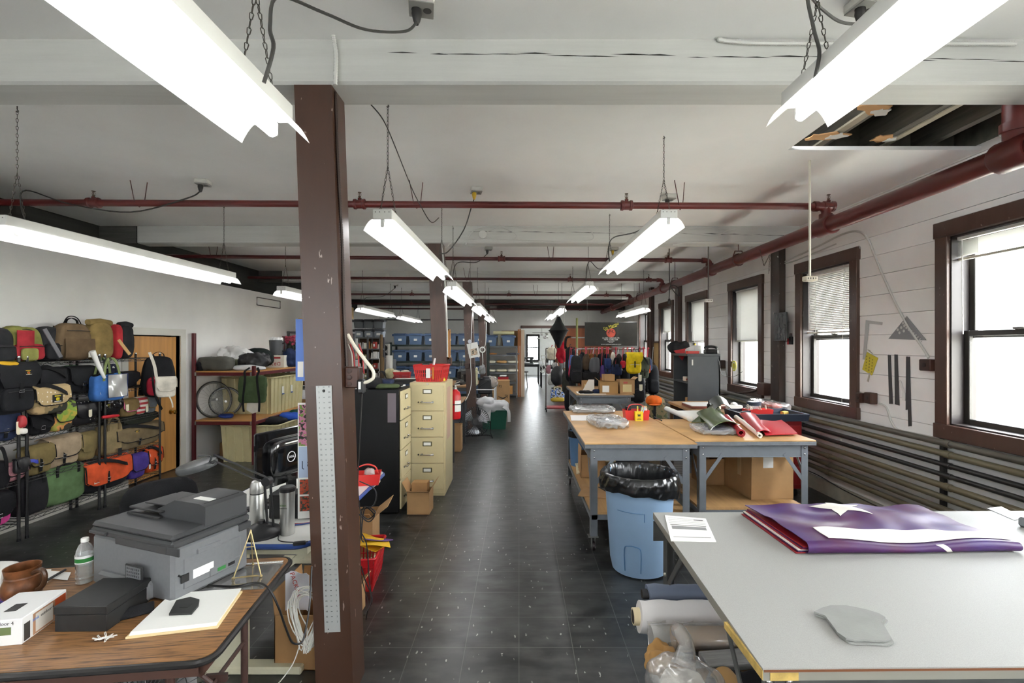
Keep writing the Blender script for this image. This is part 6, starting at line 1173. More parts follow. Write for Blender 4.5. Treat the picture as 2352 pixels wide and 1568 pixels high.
for li, z in enumerate(LV[1:5]):
    for k in range(8):
        x = x0+.06+k*.08+r.uniform(-.01, .01); c = cols[(k*3+li*5) % 10]
        hgt = r.uniform(.10, .2); b = B(M(c, .6))
        lab = '%s %s on the %s supply shelf, number %s along it' % ({'e8e6e0': 'white', 'dcd8cc': 'off white', 'a8703a': 'brown', 'e4e2dc': 'pale', '8a8a5a': 'olive', 'c9b48a': 'tan', 'e9e9e9': 'bright white', '5a3a2a': 'dark brown', 'b03a30': 'red', 'efeadb': 'cream'}[c], 'thread cone' if k % 3 else 'supply box', names[li], ('one', 'two', 'three', 'four', 'five', 'six', 'seven', 'eight')[k])
        if k % 3: b.lathe([(.036, 0), (.036, .01), (.03, .02), (.018, hgt), (.01, hgt+.01)], 12); b.solo('thread_cone', lab, 'thread cone', (x, Y+.06, z+.001), 0, 'thread cones on the supply shelves')
        else: b.box((0, 0, hgt*.5), (.07, .16, hgt), .004).use(PAPER).box((0, -.081, hgt*.5), (.04, .002, hgt*.4)); b.solo('supply_box', lab, 'box', (x, Y+.06, z+.001), 0, 'supply boxes on the supply shelves')
GB = M('8b929b', .45); GL = M('4b4e52', .4)
for k in range(3):
    bluebin(('grey blue bin with dark lid on the supply rack, beside the near post', 'grey blue bin with dark lid in the middle on the supply rack', 'grey blue bin with dark lid at the outer end of the supply rack')[k], (-4.20+.26*k, Y+.2, 1.903), .58, GB, GL, 'grey bins on the supply rack')
    t = bluebin(('upper dark grey bin stacked beside the near post', 'upper dark grey bin in the middle of the stack', 'upper dark grey bin at the outer end of the stack')[k], (-4.20+.26*k, Y+.2, 2.14), .62, M('6a6e73', .45), GL, 'grey bins on the supply rack', False)
t = thing('speaker_cabinet', 'grey speaker cabinet with two round black cones', 'speaker', ((883-CX)*13.5/F_, 13.5, 1.30)); b = B(M('a9a69c', .6)); b.bb(-.11, .11, 0, .2, 0, .42, .006); b.done('cabinet', t)
for z in (.11, .31): b = B(M('1c1c1c', .5)); b.at((0, -.001, z), rx=PI/2).lathe([(.085, 0), (.085, .008), (.07, .004), (.03, -.02), (0, -.01)], 20); b.done('speaker_cone', t)
b = B(M('6d6f70', .5)); b.bb(-.2, .25, -.02, .3, 0, 1.297, .01).use(M('55585a', .5)).bb(-.18, .23, -.024, -.018, .1, .6).bb(-.18, .23, -.024, -.018, .66, 1.2); b.solo('metal_cabinet', 'grey metal cabinet under the speaker cabinet', 'cabinet', ((883-CX)*13.5/F_, 13.52, 0))
for i, (px, yt, yb, c, rr_, lab) in enumerate(((876, 768, 880, '6d5636', .035, 'tall brown cardboard tube standing by the supply rack'), (880, 820, 885, '7d6240', .03, 'short brown cardboard tube by the supply rack'), (894, 816, 885, 'd6d4cc', .09, 'fat off white fabric roll standing by the bins'), (873, 822, 885, 'dcdcd8', .03, 'slim white tube by the supply rack'))):
    Yt = 12.2+.1*i; q = W(px, yt, Yt); B(M(c, .7)).lathe([(rr_, 0), (rr_, q.z), (rr_*.7, q.z), (rr_*.7, q.z-.05)], 14).solo('fabric_roll' if rr_ > .05 else 'cardboard_tube', lab, 'roll' if rr_ > .05 else 'tube', (q.x, Yt, 0))
for k, (px, lab) in enumerate(((909, 'red basket of cloth on the long table, beside the pale bag'), (931, 'red basket on the long table, nearer the second post'))):
    x = (px-CX)*11.6/F_; t = thing('red_basket', lab, 'basket', (x, 11.6, .90)); basket(t, .24, .2, .15, M('c02a2c', .4)); b = B(M('cfc4ae', .7)); b.soft((0, 0, 0), (.2, .16, .1), 2.6, 7, .02, 18, k); b.solo('folded_cloth', ('pale cloth in the red basket beside the pale bag', 'pale cloth in the red basket nearer the second post')[k], 'cloth', (x, 11.6, 1.05))
b = B(fab('b8b08a')); b.soft((0, 0, .12), (.2, .2, .24), 3, 8, .02, 12); b.solo('pale_bag', 'pale crumpled bag beside the red baskets', 'bag', ((897-CX)*11.6/F_, 11.55, .90))
b = B(M('202022', .4)); [b.tube(spline([(-.08+.03*k, 0, 0), (-.09+.04*k, -.02, .13), (.0, 0, .17-.01*k), (.08-.02*k, .02, .1), (.09, 0, .0)], 5), .008, 5) for k in range(4)]; b.solo('cable_heap', 'heap of black cables on the long table', 'cables', ((879-CX)*11.5/F_, 11.5, .905))
quadstack('paper_sheet', 'white sheets at the front of the long table', 'paper', [Vector((-2.9, 11.32, 0)), Vector((-2.3, 11.32, 0)), Vector((-2.3, 11.5, 0)), Vector((-2.9, 11.5, 0))], .902, .01, PAPER)
# rear steel shelf with fabrics
Y = 15.45; x0, x1 = -1.07, -.05
t = thing('steel_shelving', 'grey steel shelving of fabrics beside the rear opening', 'shelving unit', ((x0+x1)/2, Y+.25, 0)); w = (x1-x0)/2
for x in (-w+.02, w-.02):
    for yy in (-.24, .24): B(GS).bb(x-.02, x+.02, yy-.02, yy+.02, 0, 1.66).done('post', t)
LV2 = (1.66, 1.38, 1.10, .82, .50, .12)
for z in LV2: B(GS).bb(-w, w, -.25, .25, z-.045, z).done('shelf', t)
for k, (px, lab) in enumerate(((1127, 'blue bin on the fabric shelving, beside the fourth post'), (1168, 'blue bin on the fabric shelving, beside the wooden panel'))): dup(proto, ((px-CX)*15.62/F_, 15.62, 1.663), None, lab, GRP)
b = B(M('d6d0b8', .6)); xx = (1147-CX)*15.6/F_; b.tube([(.035*math.cos(a), 0, .19+.16*math.sin(a)) for a in [2*PI*k/20 for k in range(20)]], .016, 6, closed=True); b.solo('foam_loop', 'cream oval loop standing between two blue bins', 'loop', (xx, 15.6, 1.665))
for k, (pa, pb, py, lab) in enumerate(((1133, 1168, 761, 'upper cream fabric roll on top of the blue bins'), (1143, 1181, 765, 'lower cream fabric roll on top of the blue bins'))):
    Yr = 15.62+.14*k; a = W(pa, py, Yr); q = W(pb, py, Yr); a.z = q.z = 2.085; B(M('e2dcae', .7)).tube([a, q], .055, 12).solo('fabric_roll', lab, 'roll')
b = B(CARD2); b.bb(0, .65, 0, .03, 0, .5); b.solo('cardboard_sheet', 'cardboard sheet leaning behind the blue bin at the rear', 'cardboard', ((1152-CX)*16.0/F_, 15.92, 1.663))
r = random.Random(8)
for li, (z, n) in enumerate(((1.38, 2), (1.10, 3), (.82, 3))):
    for k in range(n):
        x = x0+.15+(x1-x0-.3)*k/max(1, n-1); c = (('c98a4a', '5a5f70'), ('ddd6c0', 'cfa36a', 'e6e0cc'), ('e2dcc6', 'd8ceb0', 'efe9d8'))[li][k]
        b = B(M(c, .7)); hh = .05 if li == 0 else .09; b.soft((0, 0, hh/2), (.42 if n < 3 else .34, .4, hh), 4, 8, .012, 9, k+li); b.solo('folded_fabric', '%s folded fabric on the %s fabric shelf, %s' % ({'c98a4a': 'orange', '5a5f70': 'slate', 'ddd6c0': 'pale', 'cfa36a': 'tan', 'e6e0cc': 'ivory', 'e2dcc6': 'off white', 'd8ceb0': 'beige', 'efe9d8': 'bright cream'}[c], ('upper', 'middle', 'lower')[li], ('at the post side', 'in the middle' if n == 3 else 'by the wooden panel', 'by the wooden panel')[k]), 'fabric', (x, Y+.22, z+.001))
t = thing('red_basket', 'small red basket with papers on the lower fabric shelf', 'basket', ((1156-CX)*15.5/F_, 15.5, .50)); basket(t, .34, .3, .16, M('b8202a', .4)); b = B(PAPER); b.box((0, 0, .17), (.22, .2, .05), .01); b.solo('paper_stack', 'papers in the small red basket at the rear', 'papers', ((1156-CX)*15.5/F_, 15.5, .54))
for k in range(3): b = B(M('c9a44a' if k else 'a8783a', .7)); b.tube([(-.12, 0, 0), (.12, 0, 0)], .05, 10); b.solo('fabric_roll', ('brown roll at the bottom of the little roll heap', 'ochre roll on the little roll heap, nearer the camera', 'ochre roll on the little roll heap, at the back')[k], 'roll', ((1131-CX)*15.4/F_, 15.45+.1*(k-1)*(k > 0), .552+.085*(k > 0)))
carton('cardboard_box', 'small tan carton on the lowest fabric shelf', ((1172-CX)*15.5/F_, 15.5, .123), .16, .2, .26, 0, (0, 0, 0, 0), M('c08a4a', .7))
for k, (x_, w_, h_, c_, lab) in enumerate(((-.04, .05, 2.20, 'a0622f', 'tall varnished wood plank beside the fabric shelving'), (.016, .045, 2.22, '96582a', 'darker varnished wood plank, middle of three by the rear opening'), (.068, .11, 2.18, 'c0ab92', 'pale wide plank edge at the rear opening'))): b = B(M(c_, .45, 'woodz', s=.5, amt=.2)); b.bb(0, w_, .02*k, .3+.02*k, 0, h_); b.solo('tall_plank', lab, 'plank', (x_, 15.75, 0))
t = thing('sliding_door', 'reddish brown sliding wood door at the rear opening', 'door', (2.15, YB-.09, .03)); B(M('8f4f2c', .4, 'woodz', s=.4, amt=.2)).bb(-.95, .95, -.025, .025, 0, 2.22).done('door_panel', t); B(DARKM).bb(-.95, -.93, -.03, .03, 0, 2.22).done('edge', t); B(STEEL).box((-.2, -.03, 1.5), (.25, .02, .03)).done('hinge', t)
# far room
for i, (x, y, lab) in enumerate(((.45, 21.5, 'dark work table in the far room by the window'), (1.35, 19.5, 'dark work table in the far room beside the opening'))):
    table_simple('work_table', lab, x-.5, x+.45, y-.5, y+.5, .85, M('34363a', .5), M('2b2c2f', .5))
    sewing(('black sewing machine on the far room table by the window', 'black sewing machine on the far room table beside the opening')[i], (x-.05, y, .85), .4, '2b2d30')
t = thing('far_room_stool', 'dark metal stool in the far room', 'stool', (.2, 19.2, 0)); 
for k in range(4): a = PI/4+k*PI/2; b = B(DARKM); b.rod((.2*math.cos(a), .2*math.sin(a), 0), (.12*math.cos(a), .12*math.sin(a), .6), .018); b.done('leg', t)
B(DARKM).lathe([(.17, .6), (.18, .62), (.16, .64)], 16).done('seat', t)
t = thing('hanging_lights', 'cluster of chrome lamps hanging in the far room', 'lamp cluster', (.95, 20.0, 2.05)); b = B(CHROME); r = random.Random(6)
for k in range(7): x = r.uniform(-.32, .32); z = r.uniform(-.1, .12); b.soft((x, r.uniform(-.1, .1), z), (.16, .1, .08), 2.3, 6)
b.done('lamp_heads', t); B(DARKM).rod((-.4, 0, .14), (.4, 0, .14), .01).rod((0, 0, .14), (0, 0, 1.14), .006).done('hanging_rod', t)
# ================= wooden worktables on grey steel frames
STL = M('70757b', .45, 'noise', s=1.5, amt=.08); HARD = M('c89f68', .42, 'noise', s=.6, amt=.06, h2='a98050'); PLY = M('b7905f', .6, 'woody', amt=.12)
def steel_table(label, x0, x1, y0, y1, z, rz, top, shelfz=.317, casters=True, grp='worktables on grey steel frames', edge=None, back_shelf=1.0):
    t = thing('worktable', label, 'worktable', ((x0+x1)/2, (y0+y1)/2, 0), rz, grp); w, d = (x1-x0)/2, (y1-y0)/2
    B(top).bb(-w, w, -d, d, z-.012, z, .003).done('tabletop', t)
    b = B(edge or M('686c70', .55, 'noise', s=3, amt=.15)); b.bb(-w-.002, w+.002, -d-.002, d+.002, z-.045, z-.0115, .003); b.done('edge_band', t)
    b = B(STL); q = .07
    b.bb(-w+q, w-q, -d+.035, -d+.04, z-.15, z-.045).bb(-w+q, w-q, d-.04, d-.035, z-.15, z-.045).bb(-w+.055, -w+.06, -d+.06, d-.06, z-.15, z-.045).bb(w-.06, w-.055, -d+.06, d-.06, z-.15, z-.045).bb(-w+q, w-q, -d+.03, -d+.05, z-.15, z-.146); b.done('apron', t)
    zl = .12 if casters else 0
    for sx in (-1, 1):
        for sy in (-1, 1):
            x, y = sx*(w-.055), sy*(d-.033); b = B(STL)
            b.bb(min(x, x-sx*.055), max(x, x-sx*.055), y-.003, y+.003, zl, z-.045).bb(x-.003, x+.003, min(y, y-sy*.055), max(y, y-sy*.055), zl, z-.045)
            bl = [(x-sx*.028, y+sy*.003, zz) for zz in (z-.07, z-.125, z-.36)]
            b.use(CHROME)
            for p in bl[:2]+[(x-sx*.005, y-sy*.03, z-.07), (x-sx*.005, y-sy*.03, z-.125)]: b.soft(p, (.016, .012, .016), 2.5, 4)
            o = b.done('leg', t)
            b = B(STL); b.ribbon([(x-sx*.03, y-.0, z-.36), (x-sx*.20, y-.0, z-.12)], .03, .004, (.8, 0, .6)); b.ribbon([(x-.0, y-sy*.03, z-.36), (x-.0, y-sy*.2, z-.12)], .03, .004, (0, .8, .6)); b.done('corner_brace', o)
            if casters:
                b = B(STEEL); b.box((x-sx*.02, y-sy*.02, .115), (.085, .07, .008), .002).bb(x-sx*.02-.016, x-sx*.02-.012, y-.03, y+.03, .03, .11).bb(x-sx*.02+.012, x-sx*.02+.016, y-.03, y+.03, .03, .11).use(M('2a2022', .4)).at((x-sx*.02, y, .04), ry=PI/2).lathe([(.036, -.011), (.04, 0), (.036, .011)], 16); b.done('caster', o)
    if shelfz:
        b = B(PLY); b.bb(-w+.06, w-.06, -d+.04, -d+.04+(2*d-.08)*back_shelf, shelfz-.02, shelfz); b.done('lower_shelf', t); b = B(STL); b.bb(-w+.06, w-.06, -d+.03, -d+.036, shelfz-.06, shelfz-.02); b.bb(-w+.05, -w+.056, -d+.04, d-.04, shelfz-.06, shelfz-.02); b.done('shelf_rail', t)
    return t
steel_table('wooden topped worktable behind the blue trash can', .545, 1.475, 4.0, 5.95, .90, 0, HARD, grp=None)
steel_table('wooden topped worktable with red and green vinyl on it', 1.487, 2.53, 4.12, 5.30, .90, .012, HARD, grp=None)
TZ2 = .901
def tt(px, py, z=.90): return ZP(px, py, z)
CB = clear('crinkle_film', 'f4f6f8', .18, .15, .28)
def pbag(lab, px0, px1, py0, py1, hgt, fill=None, fh=.8, seed=0, z=.90, mat=None, name='plastic_bag', rz=0):
    a, q = tt(px0, (py0+py1)/2, z), tt(px1, (py0+py1)/2, z); f, n = tt(px0, py1, z), tt(px0, py0, z); w = q.x-a.x; d = max(.08, (n.y-f.y)*.75); c = ((a.x+q.x)/2, (f.y+n.y)/2, z+.001)
    b = B(mat or CB); b.soft((0, 0, hgt/2), (w, d, hgt), 5, 16, .018, 26, seed); o = b.solo(name, lab, 'bag', c, rz)
    if fill: b = B(fab(fill)); b.soft((w*.05, 0, hgt*.45), (w*.62, d*.6, hgt*.72), 3, 12, .02, 20, seed); b.done('contents', o)
    return o
pbag('long clear plastic bag at the far edge of the wooden table', 1310, 1410, 936, 952, .055, 'b8b8b8', seed=1)
pbag('clear zip bag with grey contents on the wooden table', 1357, 1434, 964, 990, .085, 'a6a8ae', seed=2, rz=.12)
quadstack('paper_sheet', 'plastic sleeved paper lying by the long clear bag', 'paper', [tt(1312, 966), tt(1368, 966), tt(1362, 954), tt(1310, 954)], TZ2, .003, M('eeeaea', .4))
quadstack('card', 'white card slip before the red tool caddy', 'card', [tt(1374, 963), tt(1396, 962), tt(1396, 959), tt(1376, 959)], TZ2, .002, PAPER)
quadstack('card', 'white tag with pin beside the red tool caddy', 'card', [tt(1388, 957), tt(1408, 957), tt(1404, 953), tt(1392, 954)], TZ2, .004, PAPER)
q = tt(1464, 965); t = thing('tool_caddy', 'red tool caddy with yellow pen box on the wooden table', 'caddy', (q.x, q.y+.07, TZ2)); b = B(RP); tub(b, .265, .15, .105, .92); b.done('tray', t); b = B(RP); b.ribbon(spline([(-.10, .0, .09), (-.07, 0, .15), (0, 0, .165), (.07, 0, .15), (.10, 0, .09)], 5), .03, .006); b.done('handle', t)
b = B(M('1e1e20', .5)); b.box((-.08, .02, .12), (.06, .05, .05), .01).use(M('d8d4c4', .5)).lathe([(.035, .09), (.035, .125), (.02, .13)], 14, (.085, -.01, 0)).use(M('b9985c', .6)).lathe([(.03, .1), (.03, .14)], 14, (.10, .035, 0)); b.solo('tool_assortment', 'tools and tape rolls lying in the red tool caddy', 'tools', (q.x, q.y+.07, TZ2)); D.objects['tool_assortment']['kind'] = 'stuff'
t = thing('pen_box', 'yellow cardboard pen box before the red caddy', 'box', (q.x+.005, q.y-.035, TZ2)); b = B(M('e2c51e', .6)); b.box((0, 0, .05), (.085, .045, .10), .002); b.done('box_body', t); b = B(M('3a3410', .6)); b.box((0, -.0232, .06), (.03, .001, .022)).rod((-.02, -.0235, .07), (-.01, -.0235, .08), .002, 4).rod((.02, -.0235, .07), (.01, -.0235, .08), .002, 4).box((0, -.0232, .03), (.035, .001, .004)); b.box((0, -.0232, .018), (.045, .001, .006)); b.done('printed_mark', t)
for i, (dx, c, rx_, lab) in enumerate(((-.02, 'd9d02a', .1, 'yellow marker in the yellow pen box'), (.0, 'c9b060', -.15, 'tan pencil in the yellow pen box'), (.015, 'a8c0a8', .25, 'pale green marker in the yellow pen box'), (.03, '8fb0c8', .35, 'pale blue pen in the yellow pen box'))):
    b = B(M(c, .4)); b.tube([(0, 0, 0), (0, 0, .10), (0, 0, .115)], [.006, .006, .002], 8); b.solo('marker_pen', lab, 'pen', (q.x+.005+dx, q.y-.035, TZ2+.045), 0, None, 0, rx_)
a, q2 = tt(1503, 958), tt(1520, 967); b = B(M('1c1c1e', .4)); b.tube([a+Vector((0, 0, .006)), q2+Vector((0, 0, .006))], .006, 8).use(M('8a2020', .4)).tube([a*.35+q2*.65+Vector((0, 0, .0062)), a*.25+q2*.75+Vector((0, 0, .0062))], .0065, 8); b.solo('marker_pen', 'black marker lying alone on the wooden table', 'pen')
# white paper roll, red and green vinyl
t = thing('paper_roll', 'white paper roll spread across both wooden tables', 'paper roll', tt(1560, 952)+Vector((0, 0, .001))); o = tt(1560, 952)
a, e = tt(1531, 944)-o, tt(1585, 968)-o; b = B(WHITEP); b.tube([a+Vector((0, 0, .03)), e+Vector((0, 0, .03))], .03, 14); b.done('rolled_part', t)
c1, c2, c3, c4 = tt(1531, 944)-o, tt(1587, 968)-o, tt(1620, 958)-o, tt(1636, 942)-o
b = B(PAPER); b.hull8([c1, c2, c3, c4], [p+Vector((0, 0, .003)) for p in (c1, c2, c3, c4)]); b.done('flat_part', t)
VG = M('4d5a36', .25, spec=.6); VG2 = M('2f352c', .3); VR = M('b21f2c', .35); VW = M('e4e0d4', .5)
def fold(name, lab, P, m, hgt, seed=0, n=14, grp=None, th=.006, base=.902):
    # P: four corners (near-left, near-right, far-right, far-left); folded sheet hanging in waves
    c = sum(P, Vector())/4; b = B(m)
    def fn(u, v):
        p = P[0]*(1-u)*(1-v)+P[1]*u*(1-v)+P[2]*u*v+P[3]*(1-u)*v; p = p-c; p.z = .006+hgt(u, v); return p
    b.sheet(n, n, fn, th); return b.solo(name, lab, 'vinyl', (c.x, c.y, base))
pbag('flat clear bag with purple and white contents under the green vinyl', 1596, 1688, 978, 1004, .05, '6a5a78', seed=3, rz=-.05)
P = [tt(1632, 1003), tt(1700, 990), tt(1650, 955), tt(1600, 958)]
fold('vinyl_sheet', 'folded olive green vinyl sheet on the wooden table', P, VG, lambda u, v: .05+.045*math.sin(PI*min(1, u*1.1))**.6*(1-.3*v)+.012*math.sin(v*5+u*3), 0)
P = [tt(1588, 976), tt(1628, 976), tt(1655, 950), tt(1632, 944)]
fold('vinyl_sheet', 'pointed olive green vinyl piece draped over the paper roll', P, VG, lambda u, v: .02+.09*v*math.sin(PI*min(1, u*.9+.1)), 1)
P = [tt(1640, 958), tt(1680, 955), tt(1668, 938), tt(1628, 940)]
fold('vinyl_sheet', 'dark green curled vinyl on top of the green pile', P, VG2, lambda u, v: .07+.06*math.sin(PI*u)+.03*v, 2)
def scroll(name, lab, a, q, r, turns, m, flat, cat='vinyl roll', grp=None):
    b = B(m); a = Vector(a); q = Vector(q); ax = (q-a); L = ax.length; ang = math.atan2(ax.y, ax.x)
    prof = [(.35*r+r*.65*k/36) for k in range(37)]
    def fn(u, v): th_ = turns*2*PI*u; rr = r*(.45+.55*u); return (v*L, rr*math.cos(th_-PI/2-turns*2*PI), r+rr*math.sin(th_-PI/2-turns*2*PI))
    b.sheet(40, 2, fn, .005)
    if flat: b.sheet(4, 2, lambda u, v: (v*L, u*flat, .003), .005)
    return b.solo(name, lab, cat, (a.x, a.y, TZ2), ang, grp)
scroll('vinyl_roll', 'red vinyl roll showing its open spiral end, beside the green vinyl', tt(1702, 1004), tt(1668, 966), .036, 2.2, VR, 0)
scroll('vinyl_roll', 'white vinyl roll lying between two red ones', tt(1745, 1006), tt(1690, 962), .022, 2.5, VW, 0)
P = [tt(1758, 1004), tt(1832, 1001), tt(1795, 968), tt(1722, 972)]
fold('vinyl_sheet', 'bright red vinyl sheet at the table corner', P, VR, lambda u, v: .012+.035*math.sin(PI*v)*(1-u*.8)+.01*math.sin(u*6)*v, 3)
P = [tt(1738, 1003), tt(1770, 1002), tt(1735, 962), tt(1698, 960)]
fold('vinyl_sheet', 'red vinyl sheet folded over beside the white roll', P, M('a81c28', .4), lambda u, v: .03+.02*math.sin(PI*u)+.01*v, 4)
# below the tables
SZ = .318
t = carton('cardboard_box', 'large shrink wrapped carton with white label under the red vinyl table', (2.27, 4.62, SZ), .40, .5, .44, .08, (0, 0, 0, 0), CARD); b = B(CARD2); b.bb(-.2, .2, -.25, .25, .436, .442); b.use(PAPER).box((.0-.04, -.2515, .34), (.095, .002, .11)).use(M('c9a97c', .3)).box((-.2012, -.05, .3), (.002, .06, .25)); b.done('label_and_tape', t)
carton('cardboard_box', 'smaller carton with folded flap beside the shrink wrapped carton', (1.93, 4.95, SZ), .20, .3, .26, .1, (0, 0, .4, 0), CARD, lean=(0, 0, -.9, 0))
b = B(clear('crinkle_film', 'f4f6f8', .18, .15, .28)); b.soft((0, 0, .08), (.26, .3, .17), 2.6, 10, .03, 14, 3); b.solo('plastic_bag', 'crumpled clear bag on the smaller carton under the table', 'bag', (1.90, 4.98, SZ+.265))
t = carton('cardboard_box', 'printed grey carton standing under the gap of both tables', (1.60, 5.05, SZ), .10, .4, .34, 0, (0, 0, 0, 0), M('9a9a98', .6, 'stripez', h2='6a6a6c', s=3))
b = B(M('333539', .6)); b.lathe([(.17, 0), (.18, .05), (.17, .08), (.18, .13), (.165, .16), (.12, .16)], 24); b.solo('rubber_roll', 'thick dark rubber roll under the near wooden table', 'roll', (1.22, 5.2, SZ))
t = carton('cardboard_box', 'tan carton on the lower shelf near the aisle', (.78, 5.2, SZ), .26, .25, .24, 0, (0, 0, .3, 0), CARD, lean=(0, 0, -.05, 0)); 
for i, (px, py, w_, c, lab, rz_) in enumerate(((1338, 1080, .26, 'e6ddbc', 'cream board stack sliding off the lower shelf', .05), (1385, 1060, .3, 'd9bd8c', 'tan board stack at the back of the lower shelf', -.05))):
    q = ZP(px, py, SZ); b = B(M(c, .7)); 
    for k in range(5): b.at((q.x+.004*k, q.y-.012*k, 0.001+.011*k), rz=rz_*(k-2)).box((0, 0, .005), (w_, .34, .009))
    b.v = [p-Vector((q.x, q.y, 0)) for p in b.v]; b.solo('board_stack', lab, 'boards', (q.x+(.06 if i == 0 else 0), q.y, SZ))
b = B(M('1d1f21', .5)); b.at((0, 0, .01), ry=0).box((0, 0, 0), (.20, .5, .012)); b.solo('dark_panel', 'dark panel lying behind the trash can under the table', 'panel', (.95, 4.5, SZ), .35)
b = B(CARD); b.box((0, 0, .006), (.32, .3, .008)); b.solo('cardboard_sheet', 'loose cardboard sheet hanging over the lower shelf edge', 'cardboard', (.74, 4.55, SZ), -.3)
t = thing('trash_can', 'light blue can further back under the wooden table', 'trash can', (.70, 5.62, SZ*0+.318)); B(M('5a7ea8', .5)).lathe([(.10, 0), (.12, .38), (.126, .39)], 18).done('can_body', t); B(M('1b1b1d', .25)).lathe([(.127, .33), (.131, .40), (.11, .40)], 18, caps=False).done('liner', t)
# ================= blue trash can
t = thing('trash_can', 'big light blue trash can with black liner before the wooden table', 'trash can', (.925, 3.72, 0))
b = B(M('94b2d2', .5, 'noise', s=.4, amt=.05)); b.lathe([(.18, 0), (.205, .012), (.212, .05), (.22, .08), (.262, .69), (.272, .70), (.272, .73), (.255, .73), (.21, .05)], 40); b.done('can_body', t)
b = B(M('4f7ba8', .5)); P = [(-.06, .06), (-.06, .22), (-.03, .25), (.03, .25), (.06, .22), (.06, .06)]
b.tube(spline([((.223+z*.065)*math.sin(x*4.3-.45), -(.223+z*.065)*math.cos(x*4.3-.45), z) for x, z in P], 3), .004, 5); b.tube([((.22+.035)*math.sin(a), -(.255)*math.cos(a), .50) for a in [-.9+.1*k for k in range(9)]]+[(.252*math.sin(-.1), -.252*math.cos(-.1), .44)], .003, 5); b.done('moulded_panel', t)
b = B(M('17181a', .22, spec=.6))
def liner(u, v):
    a = 2*PI*u; w_ = .007*noise.noise(Vector((math.cos(a)*5, math.sin(a)*5, v*6)))+.006*math.sin(a*23+v*9)*min(1, v*2)
    if v < .35: q = v/.35; r_ = .205+.048*q; z = .45+.285*q
    elif v < .45: q = (v-.35)/.1; r_ = .253+.035*q; z = .735+.016*math.sin(PI*q)
    else: q = (v-.45)/.55; r_ = .288+.012*math.sin(q*3); z = .735-q*(.15+.05*math.cos(a-.9)+.006*math.sin(a*9))
    return ((r_+w_)*math.cos(a), (r_+w_)*math.sin(a), z)
b.sheet(96, 26, liner, .0025); b.done('liner', t)
b = B(M('17181a', .22)); b.lathe([(.205, .45), (.18, .36), (.0, .32)], 30, caps=False); b.done('liner_bottom', t)
# ================= grey laminate table in front
LZ = .81; LX0, LX1, LY0, LY1 = .705, 3.05, 1.372, 2.63
LAM = M('9d9d99', .6, 'speck', amt=.07); STD = M('4f504e', .45, 'noise', s=2, amt=.15)
t = thing('laminate_table', 'grey laminate worktable with the folded flag on it', 'worktable', ((LX0+LX1)/2, (LY0+LY1)/2, 0), .012); w, d = (LX1-LX0)/2, (LY1-LY0)/2
dx = .028
b = B(LAM); b.hull8([(-w-dx, -d, LZ-.004), (w, -d, LZ-.004), (w, d, LZ-.004), (-w+dx, d, LZ-.004)], [(-w-dx, -d, LZ), (w, -d, LZ), (w, d, LZ), (-w+dx, d, LZ)]); b.done('tabletop', t)
b = B(M('8d8a80', .55)); b.hull8([(-w-dx, -d, LZ-.035), (w, -d, LZ-.035), (w, d, LZ-.035), (-w+dx, d, LZ-.035)], [(-w-dx, -d, LZ-.004), (w, -d, LZ-.004), (w, d, LZ-.004), (-w+dx, d, LZ-.004)]); b.use(M('7a4a2c', .6)).bb(-w-dx+.003, w, -d-.0015, -d+.002, LZ-.010, LZ-.004); b.use(M('c2a45c', .8, 'noise', s=4, amt=.3)).bb(-w-dx+.02, -w-dx+.10, -d-.002, -d, LZ-.034, LZ-.012).hull8([(-w-dx-.002, -d, LZ-.033), (-w-dx+.001, -d, LZ-.033), (-w-dx+.016, -d+.25, LZ-.033), (-w-dx+.0, -d+.25, LZ-.033)], [(-w-dx-.002, -d, LZ-.006), (-w-dx+.001, -d, LZ-.006), (-w-dx+.016, -d+.25, LZ-.012), (-w-dx+.0, -d+.25, LZ-.012)]); b.done('edge_band', t)
b = B(STD); b.bb(-w+.02, w-.02, -d+.03, -d+.036, LZ-.19, LZ-.035).bb(-w+.02, w-.02, d-.036, d-.03, LZ-.14, LZ-.035); b.hull8([(-w-dx+.035, -d+.03, LZ-.085), (-w-dx+.041, -d+.03, LZ-.085), (-w+dx+.041, d-.03, LZ-.085), (-w+dx+.035, d-.03, LZ-.085)], [(-w-dx+.035, -d+.03, LZ-.035), (-w-dx+.041, -d+.03, LZ-.035), (-w+dx+.041, d-.03, LZ-.035), (-w+dx+.035, d-.03, LZ-.035)]); b.done('apron', t)
for sx, sy in ((-1, 1), (-1, -1), (1, 1), (1, -1)):
    x = sx*w-(dx*sx*-sy if sx < 0 else 0)*1+(.05 if sx < 0 else -.1); y = sy*(d-.035); b = B(STD); x = (-w+dx*sy+.045) if sx < 0 else w-.1
    b.bb(x, x+.005, min(y, y-sy*.06), max(y, y-sy*.06), 0, LZ-.035).bb(x, x+.055, y-.003, y+.003, 0, LZ-.035)
    b.use(M('b9b6a8', .35, metal=.8)); 
    for p in ((x+.02, y-sy*-.003-.006*(sy < 0), LZ-.075), (x+.02, y+sy*.004, LZ-.145), (x-.003, y-sy*.04, LZ-.3)): b.soft(p, (.018, .016, .018), 2.5, 4)
    o = b.done('leg', t); b = B(STD); b.ribbon([(x+.004, y-sy*.05, LZ-.42 if sy < 0 else LZ-.36), (x+.004, y-sy*.30, LZ-.08)], .028, .005, (0, .8, .6)); b.ribbon([(x+.03, y, LZ-.36), (x+.22, y, LZ-.08)], .028, .005, (.8, 0, .6)); b.done('corner_brace', o)
b = B(CHROME); 
for xx in (.03, .09): b.soft((-w-dx+xx, -d+.028, LZ-.055), (.02, .02, .022), 2.5, 5).soft((-w-dx+xx, -d+.028, LZ-.135), (.02, .02, .022), 2.5, 5)
b.done('bolt', t)
B(PLY).bb(-w-.0, w-.1, -d+.12, d-.06, .30, .318).done('lower_shelf', t)
